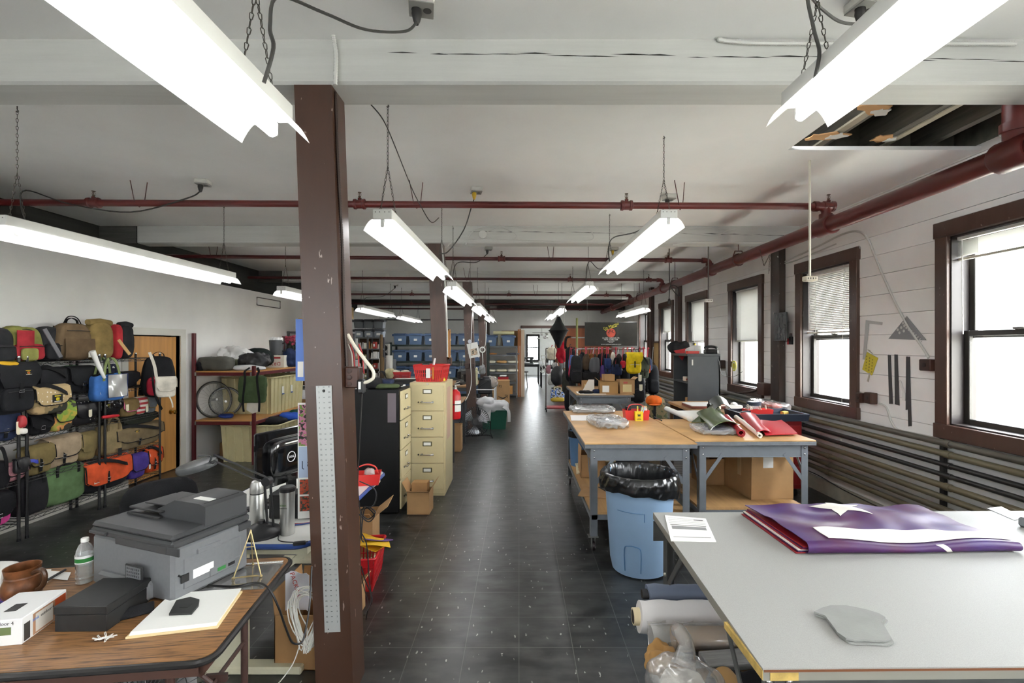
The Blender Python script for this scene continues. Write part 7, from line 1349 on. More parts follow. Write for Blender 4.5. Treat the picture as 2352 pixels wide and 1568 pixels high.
def lt(px, py, z=LZ): return ZP(px, py, z)
# folded flag
FP = M('3a2560', .45, 'noise', s=.7, amt=.15, h2='4d1c40', spec=.35); FR = M('8a1620', .5); FWH = M('ded9d0', .6)
t = thing('folded_flag', 'folded purple flag with white star and white stripe', 'flag', (1.70, 2.355, LZ+.001), .03)
fx, fy = .475, .245
def fz(u, v): return .054+.007*math.sin(u*9+v*4)+.010*math.sin(v*7-u*5)*math.sin(PI*u)+.012*(1-abs(2*u-1))*v-.018*u+.010*noise.noise(Vector((u*7, v*5, 1)))*min(1, 4*v)
def ftop(u, v): return ((u-.5)*2*fx+.02*(v-.5)*-1+.04*(1-u)*(v-.5)*-1*0, (v-.5)*2*fy, fz(u, v))
b = B(FP); b.sheet(36, 20, ftop, .003)
def ffront(u, v): a = PI*v; q = ftop(u, 0); h_ = q[2]; return (q[0], -fy-.02*math.sin(a)-.0, h_*.55+h_*.45*math.cos(a))
b.sheet(24, 8, ffront, .003); b.done('purple_cloth', t)
for k in range(6):
    b = B((FR, FP, FWH, FR, FP, FR)[k]); z0 = .003+.0055*k; s_ = .012*math.sin(k*2.2)
    b.sheet(16, 6, lambda u, v: ((u-.5)*2*(fx-.004)-.012*(5-k)*(1-u)*.6+s_*.3, (v-.5)*2*(fy-.004)+.0, z0*(1-.25*u)+.002*math.sin(u*8+k)), .004); b.done('fold_layer', t)
b = B(FWH); st = []
for k in range(10): rr_ = .155 if k % 2 == 0 else .062; a = -PI/2+.62+PI*k/5; st.append((-.03+rr_*math.cos(a)*.9, .16+rr_*math.sin(a)))
ctr = (-.03, .16)
def s3(p): u = min(.999, max(0, (p[0]/(2*fx)+.5))); v = min(1, max(0, p[1]/(2*fy)+.5)); q = ftop(u, v); return (p[0], min(p[1], fy-.001), q[2]+.0045)
for k in range(10):
    a, q = st[k], st[(k+1) % 10]; n = 4
    b.sheet(n, n, lambda u, v: s3((ctr[0]+((a[0]*(1-v)+q[0]*v)-ctr[0])*u, ctr[1]+((a[1]*(1-v)+q[1]*v)-ctr[1])*u)), .0012)
b.done('star', t)
b = B(FWH); b.sheet(36, 4, lambda u, v: (lambda q: (q[0], q[1], q[2]+.005))(ftop(.12+u*.87, .035+v*(.15+.10*math.sin(PI*(.2+.75*u)))+.10*(1-u)*v*0)), .002); b.sheet(4, 4, lambda u, v: (lambda q: (q[0], q[1]-.004, q[2]))(ffront(.60+.025*u+.05*v+.01*(1-v)*u, .08+v*.75)), .002); b.done('stripe', t)
# grey cut pieces
pts = [(1870, 1415), (1888, 1406), (1908, 1400), (1945, 1400), (1990, 1409), (2022, 1419), (2036, 1428), (2027, 1440), (2036, 1455), (2049, 1478), (2035, 1484), (1990, 1481), (1965, 1482), (1945, 1478), (1925, 1464), (1908, 1440), (1896, 1424)]
P = [lt(*p) for p in pts]; c = sum(P, Vector())/len(P)
GF = fab('8f908d', .08)
for k in range(2):
    b = B(GF); sh = (.004, -.012)[k]; q = [((p.x-c.x)*(1-.01*k)+(.004 if k == 0 else 0), (p.y-c.y)*(1-.01*k)+sh*-.3) for p in P]; ctr = (0, 0)
    n = len(q); b.prism(q, 0, .006); b.solo('fabric_piece', ('lower grey cut fabric piece on the laminate table', 'upper grey cut fabric piece with curved edge on the laminate table')[k], 'fabric', (c.x, c.y, LZ+.001+.0075*k))
# invoice
cs = [lt(1541, 1243), lt(1645, 1245), lt(1621, 1192), lt(1527, 1184)]; quadstack('invoice_sheet', 'white printed invoice sheets at the laminate table corner', 'paper', cs, LZ+.0006, .003, PAPER)
def bil(u, v, z): return cs[0]*(1-u)*(1-v)+cs[1]*u*(1-v)+cs[2]*u*v+cs[3]*(1-u)*v+Vector((0, 0, z))
b = B(M('2f2f30', .6)); b.sheet(1, 1, lambda u, v: bil(.08+.84*u, .60+.015*v, .0042), .0004).use(M('8e8e8e', .6)); b.sheet(1, 1, lambda u, v: bil(.10+.8*u, .44+.12*v, .0042), .0004)
for k in range(4): b.sheet(1, 1, lambda u, v: bil(.06+.88*u, .68+.07*k+.004*v, .0042), .0003)
b.use(M('4a4a4a', .6)).sheet(1, 1, lambda u, v: bil(.68+.22*u, .86+.03*v, .0042), .0003).sheet(1, 1, lambda u, v: bil(.08+.84*u, .13+.012*v, .0042), .0003); o = b.done('printed_lines'); o.parent = D.objects['invoice_sheet']; o.location = -Vector(D.objects['invoice_sheet'].location)+Vector((0, 0, 0))
# things at the far right of the laminate table
t = thing('sewing_machine', 'grey sewing machine cut off by the picture edge', 'sewing machine', (2.62, 2.36, LZ), .25); m = M('7f8386', .4)
b = B(m); b.box((.1, 0, .025), (.42, .18, .05), .01); b.done('bed', t); b = B(m); b.box((-.06, 0, .20), (.09, .12, .16), .03).box((.14, 0, .24), (.4, .12, .10), .03).box((.3, 0, .14), (.1, .13, .2), .02); b.done('arm', t); b = B(CHROME); b.rod((-.07, 0, .05), (-.07, 0, .13), .006); b.done('needle_bar', t)
b = B(PAPER); b.soft((0, 0, .02), (.06, .10, .04), 3, 8, .008, 20); b.solo('paper_wad', 'white crumpled paper by the sewing machine head', 'paper', (2.78, 2.52, LZ+.0))
cs2 = [lt(2268, 1168), lt(2330, 1195), lt(2352, 1190), lt(2300, 1164)]; quadstack('steel_plate', 'thin steel plate lying before the grey sewing machine', 'plate', cs2, LZ+.001, .002, STEEL)
# rolls and bags on the lower shelf
def roll(name, lab, x0, x1, y, z, r_, m, wob=.0, seed=0, core=None, cat='roll'):
    t = thing(name, lab, cat, (x0, y, z)); b = B(m); n = 18; L = x1-x0; R = random.Random(seed)
    b.tube([(L*k/n, wob*.4*noise.noise(Vector((k*.6, seed, 0))), wob*.5*noise.noise(Vector((k*.5, seed, 4)))) for k in range(n+1)], [r_*(1+wob*2*noise.noise(Vector((k*.9, seed, 9)))) for k in range(n+1)], 18); b.done('roll_body', t)
    if core: b = B(M(core, .8)); b.tube([(-.03, 0, 0), (.03, 0, 0)], r_*.55, 14).use(M('2a2218', .9)).tube([(-.0305, 0, 0), (-.029, 0, 0)], r_*.45, 14); b.done('cardboard_core', t)
    return t
roll('fabric_roll', 'slate blue fabric roll at the back under the laminate table', .66, 1.4, 2.48, .44, .045, M('6a7488', .6), .012, 1, '3a3a3c')
t = roll('fabric_roll', 'thick white fabric roll sticking out under the laminate table', .585, 1.3, 2.36, .392, .072, M('e8e5e4', .75), .02, 2, 'd8c9a4'); b = B(M('dad6d4', .75)); b.sheet(12, 8, lambda u, v: (.02+u*.22, -.075-.012*math.sin(u*10)-.02*v, .02-v*.10), .004); b.done('loose_end', t)
t = roll('wrapped_roll', 'brown roll wrapped in clear plastic under the laminate table', .60, 1.25, 2.20, .385, .058, clear('wrap_film', 'f6f6f4', .2, .12, .25), .015, 3, None); b = B(M('a98a62', .8)); b.tube([(.10, 0, 0), (.62, 0, 0)], .048, 16); b.done('brown_roll', t)
b = B(M('1e1f21', .6)); b.bb(0, .5, -.025, .025, 0, .045, .004); b.solo('black_rail', 'black rail under the wrapped roll', 'rail', (.66, 2.10, .319), .1)
b = B(M('9a9a98', .5, 'woodx', s=3, amt=.2)); b.bb(0, .55, -.05, .05, 0, .03, .003); b.solo('grey_slat', 'brushed grey slat leaning under the laminate table', 'slat', (.78, 2.04, .365), .12)
b = B(M('a9804a', .85)); b.soft((0, 0, .045), (.15, .17, .10), 2.6, 16, .045, 14, 4); b.solo('kraft_paper', 'crumpled brown kraft paper under the laminate table', 'paper', (.63, 2.06, .319), .3)
b = B(fab('161618')); b.soft((0, 0, .04), (.30, .22, .09), 2.8, 10, .025, 10, 2); b.solo('black_cloth', 'black cloth heaped under the laminate table', 'cloth', (.90, 1.90, .319))
b = B(M('b58e58', .75)); b.lathe([(.055, 0), (.055, .32), (.048, .32), (.048, .0)], 24, caps=False); b.v = [Vector((p.x, p.z, p.y)) for p in b.v]; b.solo('cardboard_tube', 'wide open cardboard tube under the table corner', 'tube', (.86, 1.62, .376), .15)
FILM = clear('bag_film', 'f6f6f6', .2, .15, .22)
t = thing('plastic_bag', 'clear plastic bag with printed sticker under the laminate table', 'bag', (.64, 1.86, .319)); b = B(FILM); b.soft((0, 0, .085), (.26, .24, .20), 2.5, 16, .03, 10, 6); b.tube(spline([(.0, .02, .15), (.02, .05, .22), (-.02, .06, .28)], 4), [.05, .045, .04, .035, .03, .03, .03, .03, .02], 10); b.done('film', t)
b = B(PAPER); b.at((-.02, -.105, .10), rx=-.45, rz=.12).box((0, 0, 0), (.10, .003, .07)); b.use(DARKM).text('33818', .026, (.005, -.0022, .018), ext=.0004)
for k in range(12): b.box((-.022+.004*k, -.002, -.014), (.0014+.0012*(k % 3 == 0), .001, .026))
b.done('sticker', t)
b = B(fab('e6e2d8')); b.soft((0, 0, .05), (.18, .16, .1), 3, 8, .012, 14); b.solo('white_cloth', 'white cloth inside the clear bag under the laminate table', 'cloth', (.65, 1.88, .325))
b = B(PAPER); b.bb(0, .13, 0, .003, 0, .12).use(M('5a5a5a', .6)); [b.bb(.02, .05+.05*(k % 2), -.0008, 0, .09-.02*k, .094-.02*k) for k in range(4)]; b.solo('packing_slip', 'white packing slip standing before the cardboard tube', 'paper', (.745, 1.66, .319), .1, rx=-.3)
# ================= grey table with cartons and what is around it
steel_table('grey steel table with cartons before the bag racks', .93, 1.87, 7.85, 9.5, .90, 0, M('a8835a', .5, 'noise', amt=.1), casters=False, grp=None)
for lab, px, py, Y, wd, dp, hh, rz, fl, cm in (('taller carton with red stamp on the grey steel table', 1440, 898, 7.98, .245, .24, .225, .05, (.15, 0, 0, .3), CARD), ('carton with white shipping label on the grey steel table', 1400, 901, 7.97, .30, .26, .20, -.08, (0, 0, .3, 0), M('a47f4e', .85, 'noise', amt=.1)), ('open carton with white sheet on the grey steel table', 1352, 892, 8.5, .2, .2, .17, 0, (0, 0, 0, 0), CARD)):
    x = (px-CX)*Y/F_; t = carton('cardboard_box', lab, (x, Y+dp/2, .901), wd, dp, hh, rz, fl, cm); b = B(PAPER if 'white ship' in lab else M('d8c490', .7)); b.box((-.05 if 'white ship' in lab else 0, -dp/2-.001, hh*.4), (.11 if 'white ship' in lab else .15, .002, hh*.55)); 
    if 'red' in lab: b.use(M('c05a50', .6)).box((-.03, -dp/2-.001, hh*.82), (.07, .002, .03))
    b.done('label', t)
carton('cardboard_box', 'small carton standing on the labelled carton', ((1398-CX)*8.1/F_, 8.14, 1.104), .18, .16, .11, .1, (0, 0, 0, 0), CARD)
b = B(PAPER); b.prism([(-.14, 0), (.07, 0), (.07, .2), (-.03, .2)], -.003, .003); b.v = [Vector((p.x, p.z, p.y)) for p in b.v]; b.solo('white_sheet', 'white cut sheet leaning on the open carton', 'sheet', ((1355-CX)*8.45/F_, 8.40, .905), 0, rx=-.1)
b = B(fab('18181a')); b.soft((0, 0, .02), (.26, .16, .05), 3, 8, .012, 14); b.solo('black_cloth', 'black cloth lying on the grey steel table', 'cloth', (1.12, 8.05, .901))
b = B(fab('25304e')); b.soft((0, 0, .03), (.16, .16, .07), 3, 8, .012, 14, 3); b.solo('navy_cloth', 'navy cloth beside the labelled carton', 'cloth', (1.32, 8.12, .901))
quadstack('paper_sheet', 'white papers on the grey steel table corner', 'paper', [Vector((.97, 8.0, 0)), Vector((1.12, 8.0, 0)), Vector((1.12, 8.25, 0)), Vector((.97, 8.25, 0))], .902, .01, PAPER)
quadstack('white_rule', 'long white rule along the grey steel table edge', 'ruler', [Vector((.98, 7.87, 0)), Vector((1.42, 7.87, 0)), Vector((1.42, 7.91, 0)), Vector((.98, 7.91, 0))], .902, .006, WHITEP)
t = carton('cardboard_box', 'white carton under the grey steel table', (1.52, 8.3, .318), .30, .3, .22, 0, (0, 0, 0, 0), M('d4d4d2', .7))
b = B(fab('1b1b1d')); b.soft((0, 0, .12), (.5, .5, .25), 3, 10, .03, 9); b.solo('black_bag', 'black bag under the grey steel table', 'bag', (1.2, 8.9, .319))
# ================= small bench, tool cart and grey cabinet by the windows
table_simple('small_bench', 'small wooden bench by the grey cabinet', 2.22, 2.95, 6.1, 7.2, .87, M('a07a50', .5, 'woodx', amt=.15), M('6a4a30', .6))
t = thing('cutting_board', 'white and red edged board on the small bench', 'board', (2.47, 6.5, .872)); B(M('7a3a2c', .6)).bb(-.2, .3, -.15, .25, 0, .03, .003).done('base', t); B(M('d9d7d4', .5)).bb(-.195, .295, -.145, .245, .03, .04, .002).done('top_sheet', t)
t = thing('glue_bottle', 'dark glue bottle with label and tall brush cap', 'bottle', (2.56, 6.22, .872)); B(M('2a2118', .25)).lathe([(.033, 0), (.035, .005), (.035, .07), (.015, .085), (.015, .1)], 16).done('bottle_body', t); B(M('d8ceb4', .6)).lathe([(.0355, .015), (.0355, .055)], 16, caps=False).done('label', t); B(BK).lathe([(.017, .1), (.015, .19), (.008, .205)], 12).done('brush_cap', t)
t = thing('glue_bottle', 'slim black bottle beside the glue bottle', 'bottle', (2.45, 6.24, .872)); B(M('17130f', .25)).lathe([(.024, 0), (.024, .07), (.01, .085), (.01, .105)], 14).done('bottle_body', t); B(M('2a2a2a', .4)).lathe([(.012, .104), (.012, .125)], 12).done('cap', t)
t = thing('tissue_box', 'white tissue box on the small bench', 'box', (2.78, 6.25, .872)); B(M('dcdad4', .6)).bb(-.09, .09, -.05, .05, 0, .06, .003).done('carton', t); B(PAPER).soft((0, 0, .075), (.08, .05, .05), 2.3, 7, .015, 25).done('tissue', t)
b = B(M('d8602a', .7)); b.soft((0, 0, .03), (.12, .1, .07), 2.6, 7, .012, 16); b.solo('orange_cloth', 'small orange cloth beside the tissue box', 'cloth', (2.69, 6.45, .872))
t = thing('tool_cart', 'red tool cart with dark blue tray lid behind the red vinyl', 'tool cart', (2.86, 5.62, 0), .03)
B(M('8a1f22', .35)).bb(-.30, .30, -.22, .22, .1, .86, .008).done('cart_body', t)
b = B(M('2a3242', .45)); tub(b, .74, .50, .08, .97, .02); b.v = [p+Vector((0, 0, .86)) for p in b.v]; b.done('lid_tray', t)
for z in (.25, .48, .71): b = B(M('9a2426', .35)); b.bb(-.28, .28, -.23, -.22, z-.10, z+.10, .004).use(CHROME).bb(-.12, .12, -.245, -.23, z+.05, z+.07, .003); b.done('drawer', t)
for x in (-.24, .24):
    for y in (-.16, .16): b = B(BK); b.at((x, y, .05), ry=PI/2).lathe([(.045, -.018), (.05, 0), (.045, .018)], 14); b.done('caster', t)
t = thing('parts_organizer', 'red parts organizer full of small tools on the tool cart', 'organizer', (2.82, 5.72, .885)); b = B(RP); tub(b, .30, .16, .07, .95); b.bb(-.003, .003, -.07, .07, 0, .065); b.bb(-.14, .14, -.003, .003, 0, .065); b.done('tray', t)
b = B(M('b9b2a4', .5)); r = random.Random(12)
for k in range(14): x, y = r.uniform(-.12, .12), r.uniform(-.06, .06); b.rod((x, y, .02), (x+r.uniform(-.05, .05), y+r.uniform(-.04, .04), r.uniform(.07, .12)), r.uniform(.004, .01), 6)
b.solo('tool_assortment', 'small tools heaped in the parts organizer on the cart', 'tools', (2.82, 5.72, .886))['kind'] = 'stuff'
t = thing('storage_tub', 'clear jar with dark lid behind the parts organizer', 'jar', (2.83, 5.83, .885)); B(clear('jar', 'e8eef2', .4, .08, .3)).lathe([(.075, 0), (.08, .01), (.08, .10)], 18).done('jar_body', t); B(M('26303e', .4)).lathe([(.083, .10), (.083, .135), (.075, .14)], 18).done('lid', t)
pbag('crinkled clear bag hanging over the tool cart tray', 1740, 1795, 928, 948, .09, 'b8452f', seed=7, z=.90, mat=FILM)
b = B(M('c9a24a', .6)); b.box((0, 0, .02), (.08, .05, .04), .004); b.solo('wood_block', 'yellow wood block at the end of the tool cart', 'block', (3.14, 5.72, .885), .3)
b = B(M('1e2228', .4)); b.box((0, 0, .02), (.22, .2, .035), .01).rod((-.05, 0, .04), (.08, .03, .05), .014); b.solo('black_drill_case', 'black tool tray on the tool cart near the bench', 'tray', (2.62, 5.62, .885))
GC = M('4c4f52', .4, 'noise', s=1, amt=.06)
t = thing('open_cabinet', 'grey open fronted cabinet standing before the windows', 'cabinet', (2.86, 7.85, 0)); x0, x1, y0, y1, H = -.26, .26, -.35, .35, 1.53
b = B(GC); b.bb(x0+.02, x1, y0, y0+.02, 0, H).bb(x0+.02, x1, y1-.02, y1, 0, H).bb(x1-.02, x1, y0, y1, 0, H).bb(x0, x1+.005, y0-.005, y1+.005, H, H+.04, .004).bb(x0+.02, x1, y0, y1, 0, .05); b.use(PAPER).bb(x0+.08, x0+.10, y0-.002, y0, H-.14, H-.05); b.done('carcass', t)
for z in (1.13, .75, .45): B(GC).bb(x0+.02, x1-.02, y0+.02, y1-.02, z-.025, z).done('shelf', t)
for nm, lab, cat, lo, d_, c in (('red_carton', 'small red and white carton on the open cabinet shelf', 'box', (2.68, 7.7, 1.132), (.10, .14, .07), 'c9b8a8'), ('paint_brush', 'pale brush with wide head on the cabinet shelf', 'brush', (2.66, 7.6, .752), (.10, .05, .05), 'd8c070'), ('tape_carton', 'tan carton on the lower cabinet shelf', 'box', (2.72, 7.7, .752), (.12, .1, .12), 'b88a5a')):
    b = B(M(c, .6)); b.box((0, 0, d_[2]/2), d_, .006).use(M('a83028', .6)).box((-.0, -d_[1]/2-.001, d_[2]*.5), (d_[0]*.9, .002, d_[2]*.3)); b.solo(nm, lab, cat, lo)
top = H+.041
t = thing('paper_towel', 'white paper towel roll on the grey open cabinet', 'paper towel', (2.86, 7.75, top)); B(WHITEP).lathe([(.02, 0), (.062, 0), (.062, .13), (.02, .13)], 18).done('roll', t); B(PAPER).sheet(6, 4, lambda u, v: (-.06-u*.14, -.02+.05*math.sin(u*3), .13*v*(1-.5*u)), .003).done('loose_sheet', t)
t = thing('parts_tray', 'red compartment tray on the grey open cabinet', 'tray', (2.72, 7.58, top)); b = B(M('c83a34', .4)); tub(b, .18, .10, .04, .96); b.done('tray', t); b = B(M('d8c8c0', .5)); b.box((0, 0, .035), (.15, .07, .02), .004); b.done('contents', t)
t = thing('telephone', 'black desk telephone on the grey open cabinet', 'telephone', (3.02, 7.62, top)); B(BK).box((0, 0, .035), (.19, .16, .07), .015, 1, .8).done('base', t); b = B(BK); b.tube(spline([(-.09, 0, .075), (-.08, 0, .10), (0, 0, .11), (.08, 0, .10), (.09, 0, .075)], 4), .022, 10); b.done('handset', t)
t = thing('black_bag', 'black crumpled bag with red pennant on the cabinet back corner', 'bag', (2.70, 8.12, top)); b = B(fab('19191b')); b.soft((-.02, 0, .10), (.36, .2, .2), 2.4, 10, .04, 8, 3); b.done('bag_body', t); b = B(M('b8282c', .6)); b.prism([(-.14, 0), (.12, .05), (.0, -.16)], -.004, .004); b.v = [Vector((p.x, -.12+p.z, p.y+.04)) for p in b.v]; b.done('pennant', t)
b = B(M('e0c018', .5)); b.tube([(0, 0, 0), (.02, 0, .07), (.03, 0, .16)], [.025, .02, .012], 10); b.solo('yellow_glove', 'yellow bottle tip beside the black crumpled bag', 'bottle', (2.92, 8.1, top))
B(CORD).tube(spline([(3.05, 7.55, top+.02), (3.1, 7.495, 1.45), (3.14, 7.49, 1.25), (3.3, 7.44, 1.22), (3.42, 7.4, 1.3)], 6), .004, 5).solo('telephone_cord', 'black telephone cord dropping down the cabinet side', 'cord')
b = B(fab('5d6242')); t = thing('backpack', 'camouflage backpack with orange cap beside the grey cabinet', 'backpack', (2.12, 7.45, .42), .3); b = B(M('5a6040', .85, 'camo', s=.5, h2='8a7a56')); b.soft((0, 0, .24), (.34, .24, .5), 3, 10, .02, 8, 3, .8); b.done('body', t); b = B(strapm()); b.ribbon(spline([(-.1, -.12, .42), (-.14, -.16, .25), (-.1, -.13, .05)], 4), .04, .006, (1, 0, 0)); b.done('strap', t)
t = thing('baseball_hat', 'orange cap lying on the camouflage backpack', 'cap', (2.06, 7.38, .83), .4); b = B(fab('dd6a24')); b.soft((0, 0, .03), (.24, .2, .16), 2.5, 9, .012, 9); b.done('crown', t); b = B(fab('dd6a24')); b.soft((-.06, -.1, -.02), (.18, .14, .02), 2.5, 6); b.done('brim', t)
carton('cardboard_box', 'tan carton under the camouflage backpack', (2.08, 7.5, 0), .34, .36, .415, .2, (0, 0, 0, 0), M('c2a06a', .8))
# ================= heating pipes along the window wall
hp = [(.915, .026, '5c584e'), (.828, .026, '6e664f'), (.740, .021, '262523'), (.655, .02, '2c2b29'), (.565, .026, '70664f'), (.470, .026, '6c644f'), (.375, .026, '645d4c'), (.285, .026, '6c644f')]
nm = ('topmost', 'second from the top', 'third from the top, black', 'fourth from the top, black', 'fifth from the top', 'sixth from the top', 'seventh from the top', 'lowest')
for (z, r, c), n_ in zip(hp, nm):
    t = thing('heating_pipe', 'long heating pipe below the windows, '+n_, 'pipe', (XR-.07, 2.0, z), 0, 'heating pipes below the windows')
    b = B(M(c, .4, 'rust', s=.5, amt=.25)); b.tube([(0, -5.5, 0), (0, 11.5, 0)], r, 12); b.done('pipe', t); b = B(M(c, .45))
    for y in ((1.9, 3.9) if z > .5 else (1.4, 3.4, 4.1)): b = B(M(c, .45)); b.tube([(0, y-.03, 0), (0, y-.028, 0), (0, y+.028, 0), (0, y+.03, 0)], [r, r*1.22, r*1.22, r], 12); b.done('coupling', t)
b = B(DARKM)
for y in (0.2, 2.0, 4.0, 6.6, 9.0): b.bb(XR-.035, XR-.005, y-.02, y+.02, .2, .96)
b.struct('trim_6', 'dark brackets behind the heating pipes')
b = B(M('a8a698', .8, 'noise', amt=.2)); b.bb(XR-.03, XR, YN, YB, 0, .16); b.struct('baseboard_right', 'worn pale base board below the heating pipes')
B(M('3a3a36', .6)).tube(spline([(XR-.035, 4.4, .13), (XR-.035, 5.2, .15), (XR-.035, 5.7, .19), (XR-.035, 6.3, .17)], 5), .006, 5).solo('floor_cable', 'dark cable clipped along the base board under the heating pipes', 'cable')
# ================= things on the window wall
def wp(px, py, off=.006): return XP(px, py, XR-off)
t = thing('relief_picture', 'dark metal relief picture on the brown wall post', 'picture', wp(1793, 750, .10))
hw, hh = .15, .185; b = B(M('3d3f40', .4, 'noise', s=2.5, amt=.5, bump=.4)); b.bb(-.012, .008, -hw, hw, -hh, hh, .004); b.done('plate', t)
b = B(M('56585a', .35, 'noise', s=5, amt=.4)); r = random.Random(9)
for k in range(22): y, z = r.uniform(-hw*.8, hw*.8), r.uniform(-hh*.85, hh*.8); b.soft((-.013, y, z), (.014, r.uniform(.02, .06), r.uniform(.02, .10)), 2.4, 5)
b.done('relief', t)
# electrical boxes
def ebox(lab, px, py, w, h, d=.06, face=2, c='4a2f25'):
    p = wp(px, py, .0); t = thing('outlet_box', lab, 'outlet', p); b = B(M(c, .45, 'noise', amt=.15)); b.bb(-d, 0, -w/2, w/2, -h/2, h/2, .006); b.done('box', t)
    if face: 
        b = B(M('3a241c', .4)); b.bb(-d-.004, -d, -w/2+.006, w/2-.006, -h/2+.006, h/2-.006, .003); b.use(M('2b1a14', .4)); b.at((-d-.004, 0, 0), ry=-PI/2).lathe([(.02, 0), (.02, .003), (.014, .004)], 14); b.done('faceplate', t)
    return t
ebox('brown outlet box between the set squares and the nearest window', 2138, 838, .115, .10, .055)
ebox('brown double outlet box at the bottom corner of the half lowered window', 2008, 914, .10, .11, .07)
ebox('brown socket plate beside the double outlet box', 1981, 913, .07, .10, .05)
ebox('tall brown junction box beside the window by the post', 1764, 893, .20, .17, .11, 0)
ebox('dark brown switch box behind the grey open cabinet', 1660, 836, .24, .14, .08, 1, '3c2a24')
ebox('small brown box beside the yellow sticker', 1690, 836, .10, .09, .06, 0)
P = wp(1686, 840, .07); t = thing('yellow_sticker', 'round yellow emblem disc by the window behind the cabinet', 'sign', wp(1686, 840, .075)); b = B(M('e0d830', .5)); b.at((0, 0, 0), ry=-PI/2).lathe([(.085, 0), (.085, .003)], 24).use(M('e8e6da', .5)).lathe([(.066, .003), (.066, .0035)], 24).use(M('d0c020', .5)).lathe([(.05, .0035), (.05, .004)], 20); b.done('disc', t)
t = thing('fire_alarm', 'small red and black key lock holder on the wall by the post', 'holder', wp(1819, 782, .0)); b = B(M('232326', .5)); b.bb(-.03, 0, -.035, .025, -.05, .05, .004); b.tube([(-.015, -.02, .05), (-.015, -.02, .09), (-.015, .015, .09), (-.015, .015, .05)], .005, 6); b.done('body', t); b = B(M('b8262a', .5)); b.bb(-.032, -.002, .02, .06, -.05, .03, .003); b.done('red_part', t)
# conduits
B(WC).tube(spline([wp(2133, 822), wp(2120, 800), wp(2080, 740), wp(2040, 660), wp(2010, 590), wp(1993, 548), wp(1968, 531), wp(1930, 540), wp(1870, 570), wp(1800, 602)], 6), .011, 8).solo('surface_conduit', 'white conduit curving over the half lowered window to the outlet', 'conduit')
B(WC).tube(spline([wp(2020, 926), wp(2036, 936), wp(2046, 965), (wp(2060, 985)), wp(2100, 995), wp(2160, 1008)], 6), .010, 8).solo('surface_conduit', 'white conduit from the double outlet running above the heating pipes', 'conduit')
B(WC).tube(spline([wp(1976, 570), wp(1971, 567), wp(1970, 600)], 4), .008, 6).solo('surface_cable', 'short white cable end at the window casing corner', 'cable')
B(WC).tube(spline([wp(1786, 588, .1), wp(1805, 605), wp(1860, 585), wp(1920, 560)], 4), .008, 6).solo('surface_cable', 'lower white cable along the wall top by the second window', 'cable')
b = B(WC); 
for dx in (0, 6): b.tube([wp(1666+dx, 850), wp(1675+dx*1.2, 888)], .010, 6)
b.solo('surface_conduit', 'pair of white conduits below the switch box behind the cabinet', 'conduit')
B(M('3f2c25', .4)).tube(spline([wp(1600, 888, .04), wp(1640, 905, .04), wp(1690, 903, .04), wp(1730, 898, .05), wp(1752, 885, .06)], 5), .016, 8).solo('armoured_cable', 'brown armoured cable drooping under the window to the tall junction box', 'cable')
# drawing tools on the wall
AL = M('8f9092', .4, metal=.7); ALD = M('4d4e4f', .45, metal=.5)
def poly(name, lab, cat, pts, m, th=.003, off=.004, lines=None):
    P = [wp(x, y, off) for x, y in pts]; c = sum(P, Vector())/len(P); b = B(m); b.prism([(p.y-c.y, p.z-c.z) for p in P], 0, th); b.v = [Vector((-p.z, p.x, p.y)) for p in b.v]; return b, c
b, c = poly('', '', '', [(1989, 735), (2027, 740), (2026, 746), (1996, 743), (1988, 826), (1982, 825)], M('b5b5b2', .4, metal=.5)); b.use(DARKM); b.solo('carpenter_square', 'silver carpenter square hanging upside down on the wall', 'square', c)
b, c = poly('', '', '', [(2041, 778), (2083, 726), (2128, 781)], AL); t = thing('set_square', 'large grey triangular set square with holes on the wall', 'set square', c); b.done('plate', t)
b = B(M('c9c9c5', .6))
for k in range(9): 
    for j in range(2):
        p = wp(2074+k*5+j*3, 742+k*4.5-j*-6, .0085)-c; b.at(p, ry=-PI/2).lathe([(.012-.0008*k, 0), (.012-.0008*k, .0006)], 10)
for x, y in ((2062, 757), (2070, 752), (2066, 764), (2076, 760)): b.at(wp(x, y, .0085)-c, ry=-PI/2).lathe([(.013, 0), (.013, .0006)], 10)
b.done('holes', t)
b, c = poly('', '', '', [(1992, 808), (2017, 822), (2003, 862), (1981, 848)], M('c2b42e', .4)); t = thing('stencil_template', 'translucent yellow stencil template with a grey strap', 'stencil', c); b.done('plate', t); b = B(M('8a8230', .6)); r = random.Random(2)
for k in range(5):
    for j in range(3): b.at(wp(1989+j*6.5+k*-.5+2, 818+k*7+j*4, .0085)-c, ry=-PI/2).lathe([(.008+.002*(j == 1), 0), (.008, .0006)], 9)
b.done('holes', t); b = B(M('a9a698', .5)); b.ribbon(spline([wp(1999, 806)-c, wp(1993, 803)-c, wp(2004, 812)-c]), .006, .003, (0, 1, 0)).ribbon([wp(1998, 856)-c, wp(1993, 876)-c], .02, .003, (0, 1, 0)); b.done('strap', t)
for pts, lab in (([(2040, 815), (2046, 815), (2051, 927), (2043, 927)], 'steel ruler on the wall, beside the yellow stencil'), ([(2055, 814), (2062, 814), (2066, 931), (2056, 928)], 'steel ruler in the middle of the wall trio'), ([(2082, 819), (2090, 819), (2094, 978), (2087, 979), (2086, 940), (2081, 941)], 'longest steel ruler of the wall trio, next to the outlet')):
    b, c = poly('', '', '', pts, ALD, .004); p = Vector(pts and (wp(pts[0][0]+2, pts[0][1]+2))-c); b.use(DARKM).rod(p, p+Vector((-.02, -.02, .01)), .002, 5); b.solo('steel_ruler', lab, 'ruler', c, 0, 'steel rulers hung on the wall')
b, c = poly('', '', '', [(2064, 872), (2070, 874), (2080, 905), (2078, 912)], M('d8d8d4', .5)); b.solo('wall_plate', 'small white slanted strip between the steel rulers', 'strip', c)
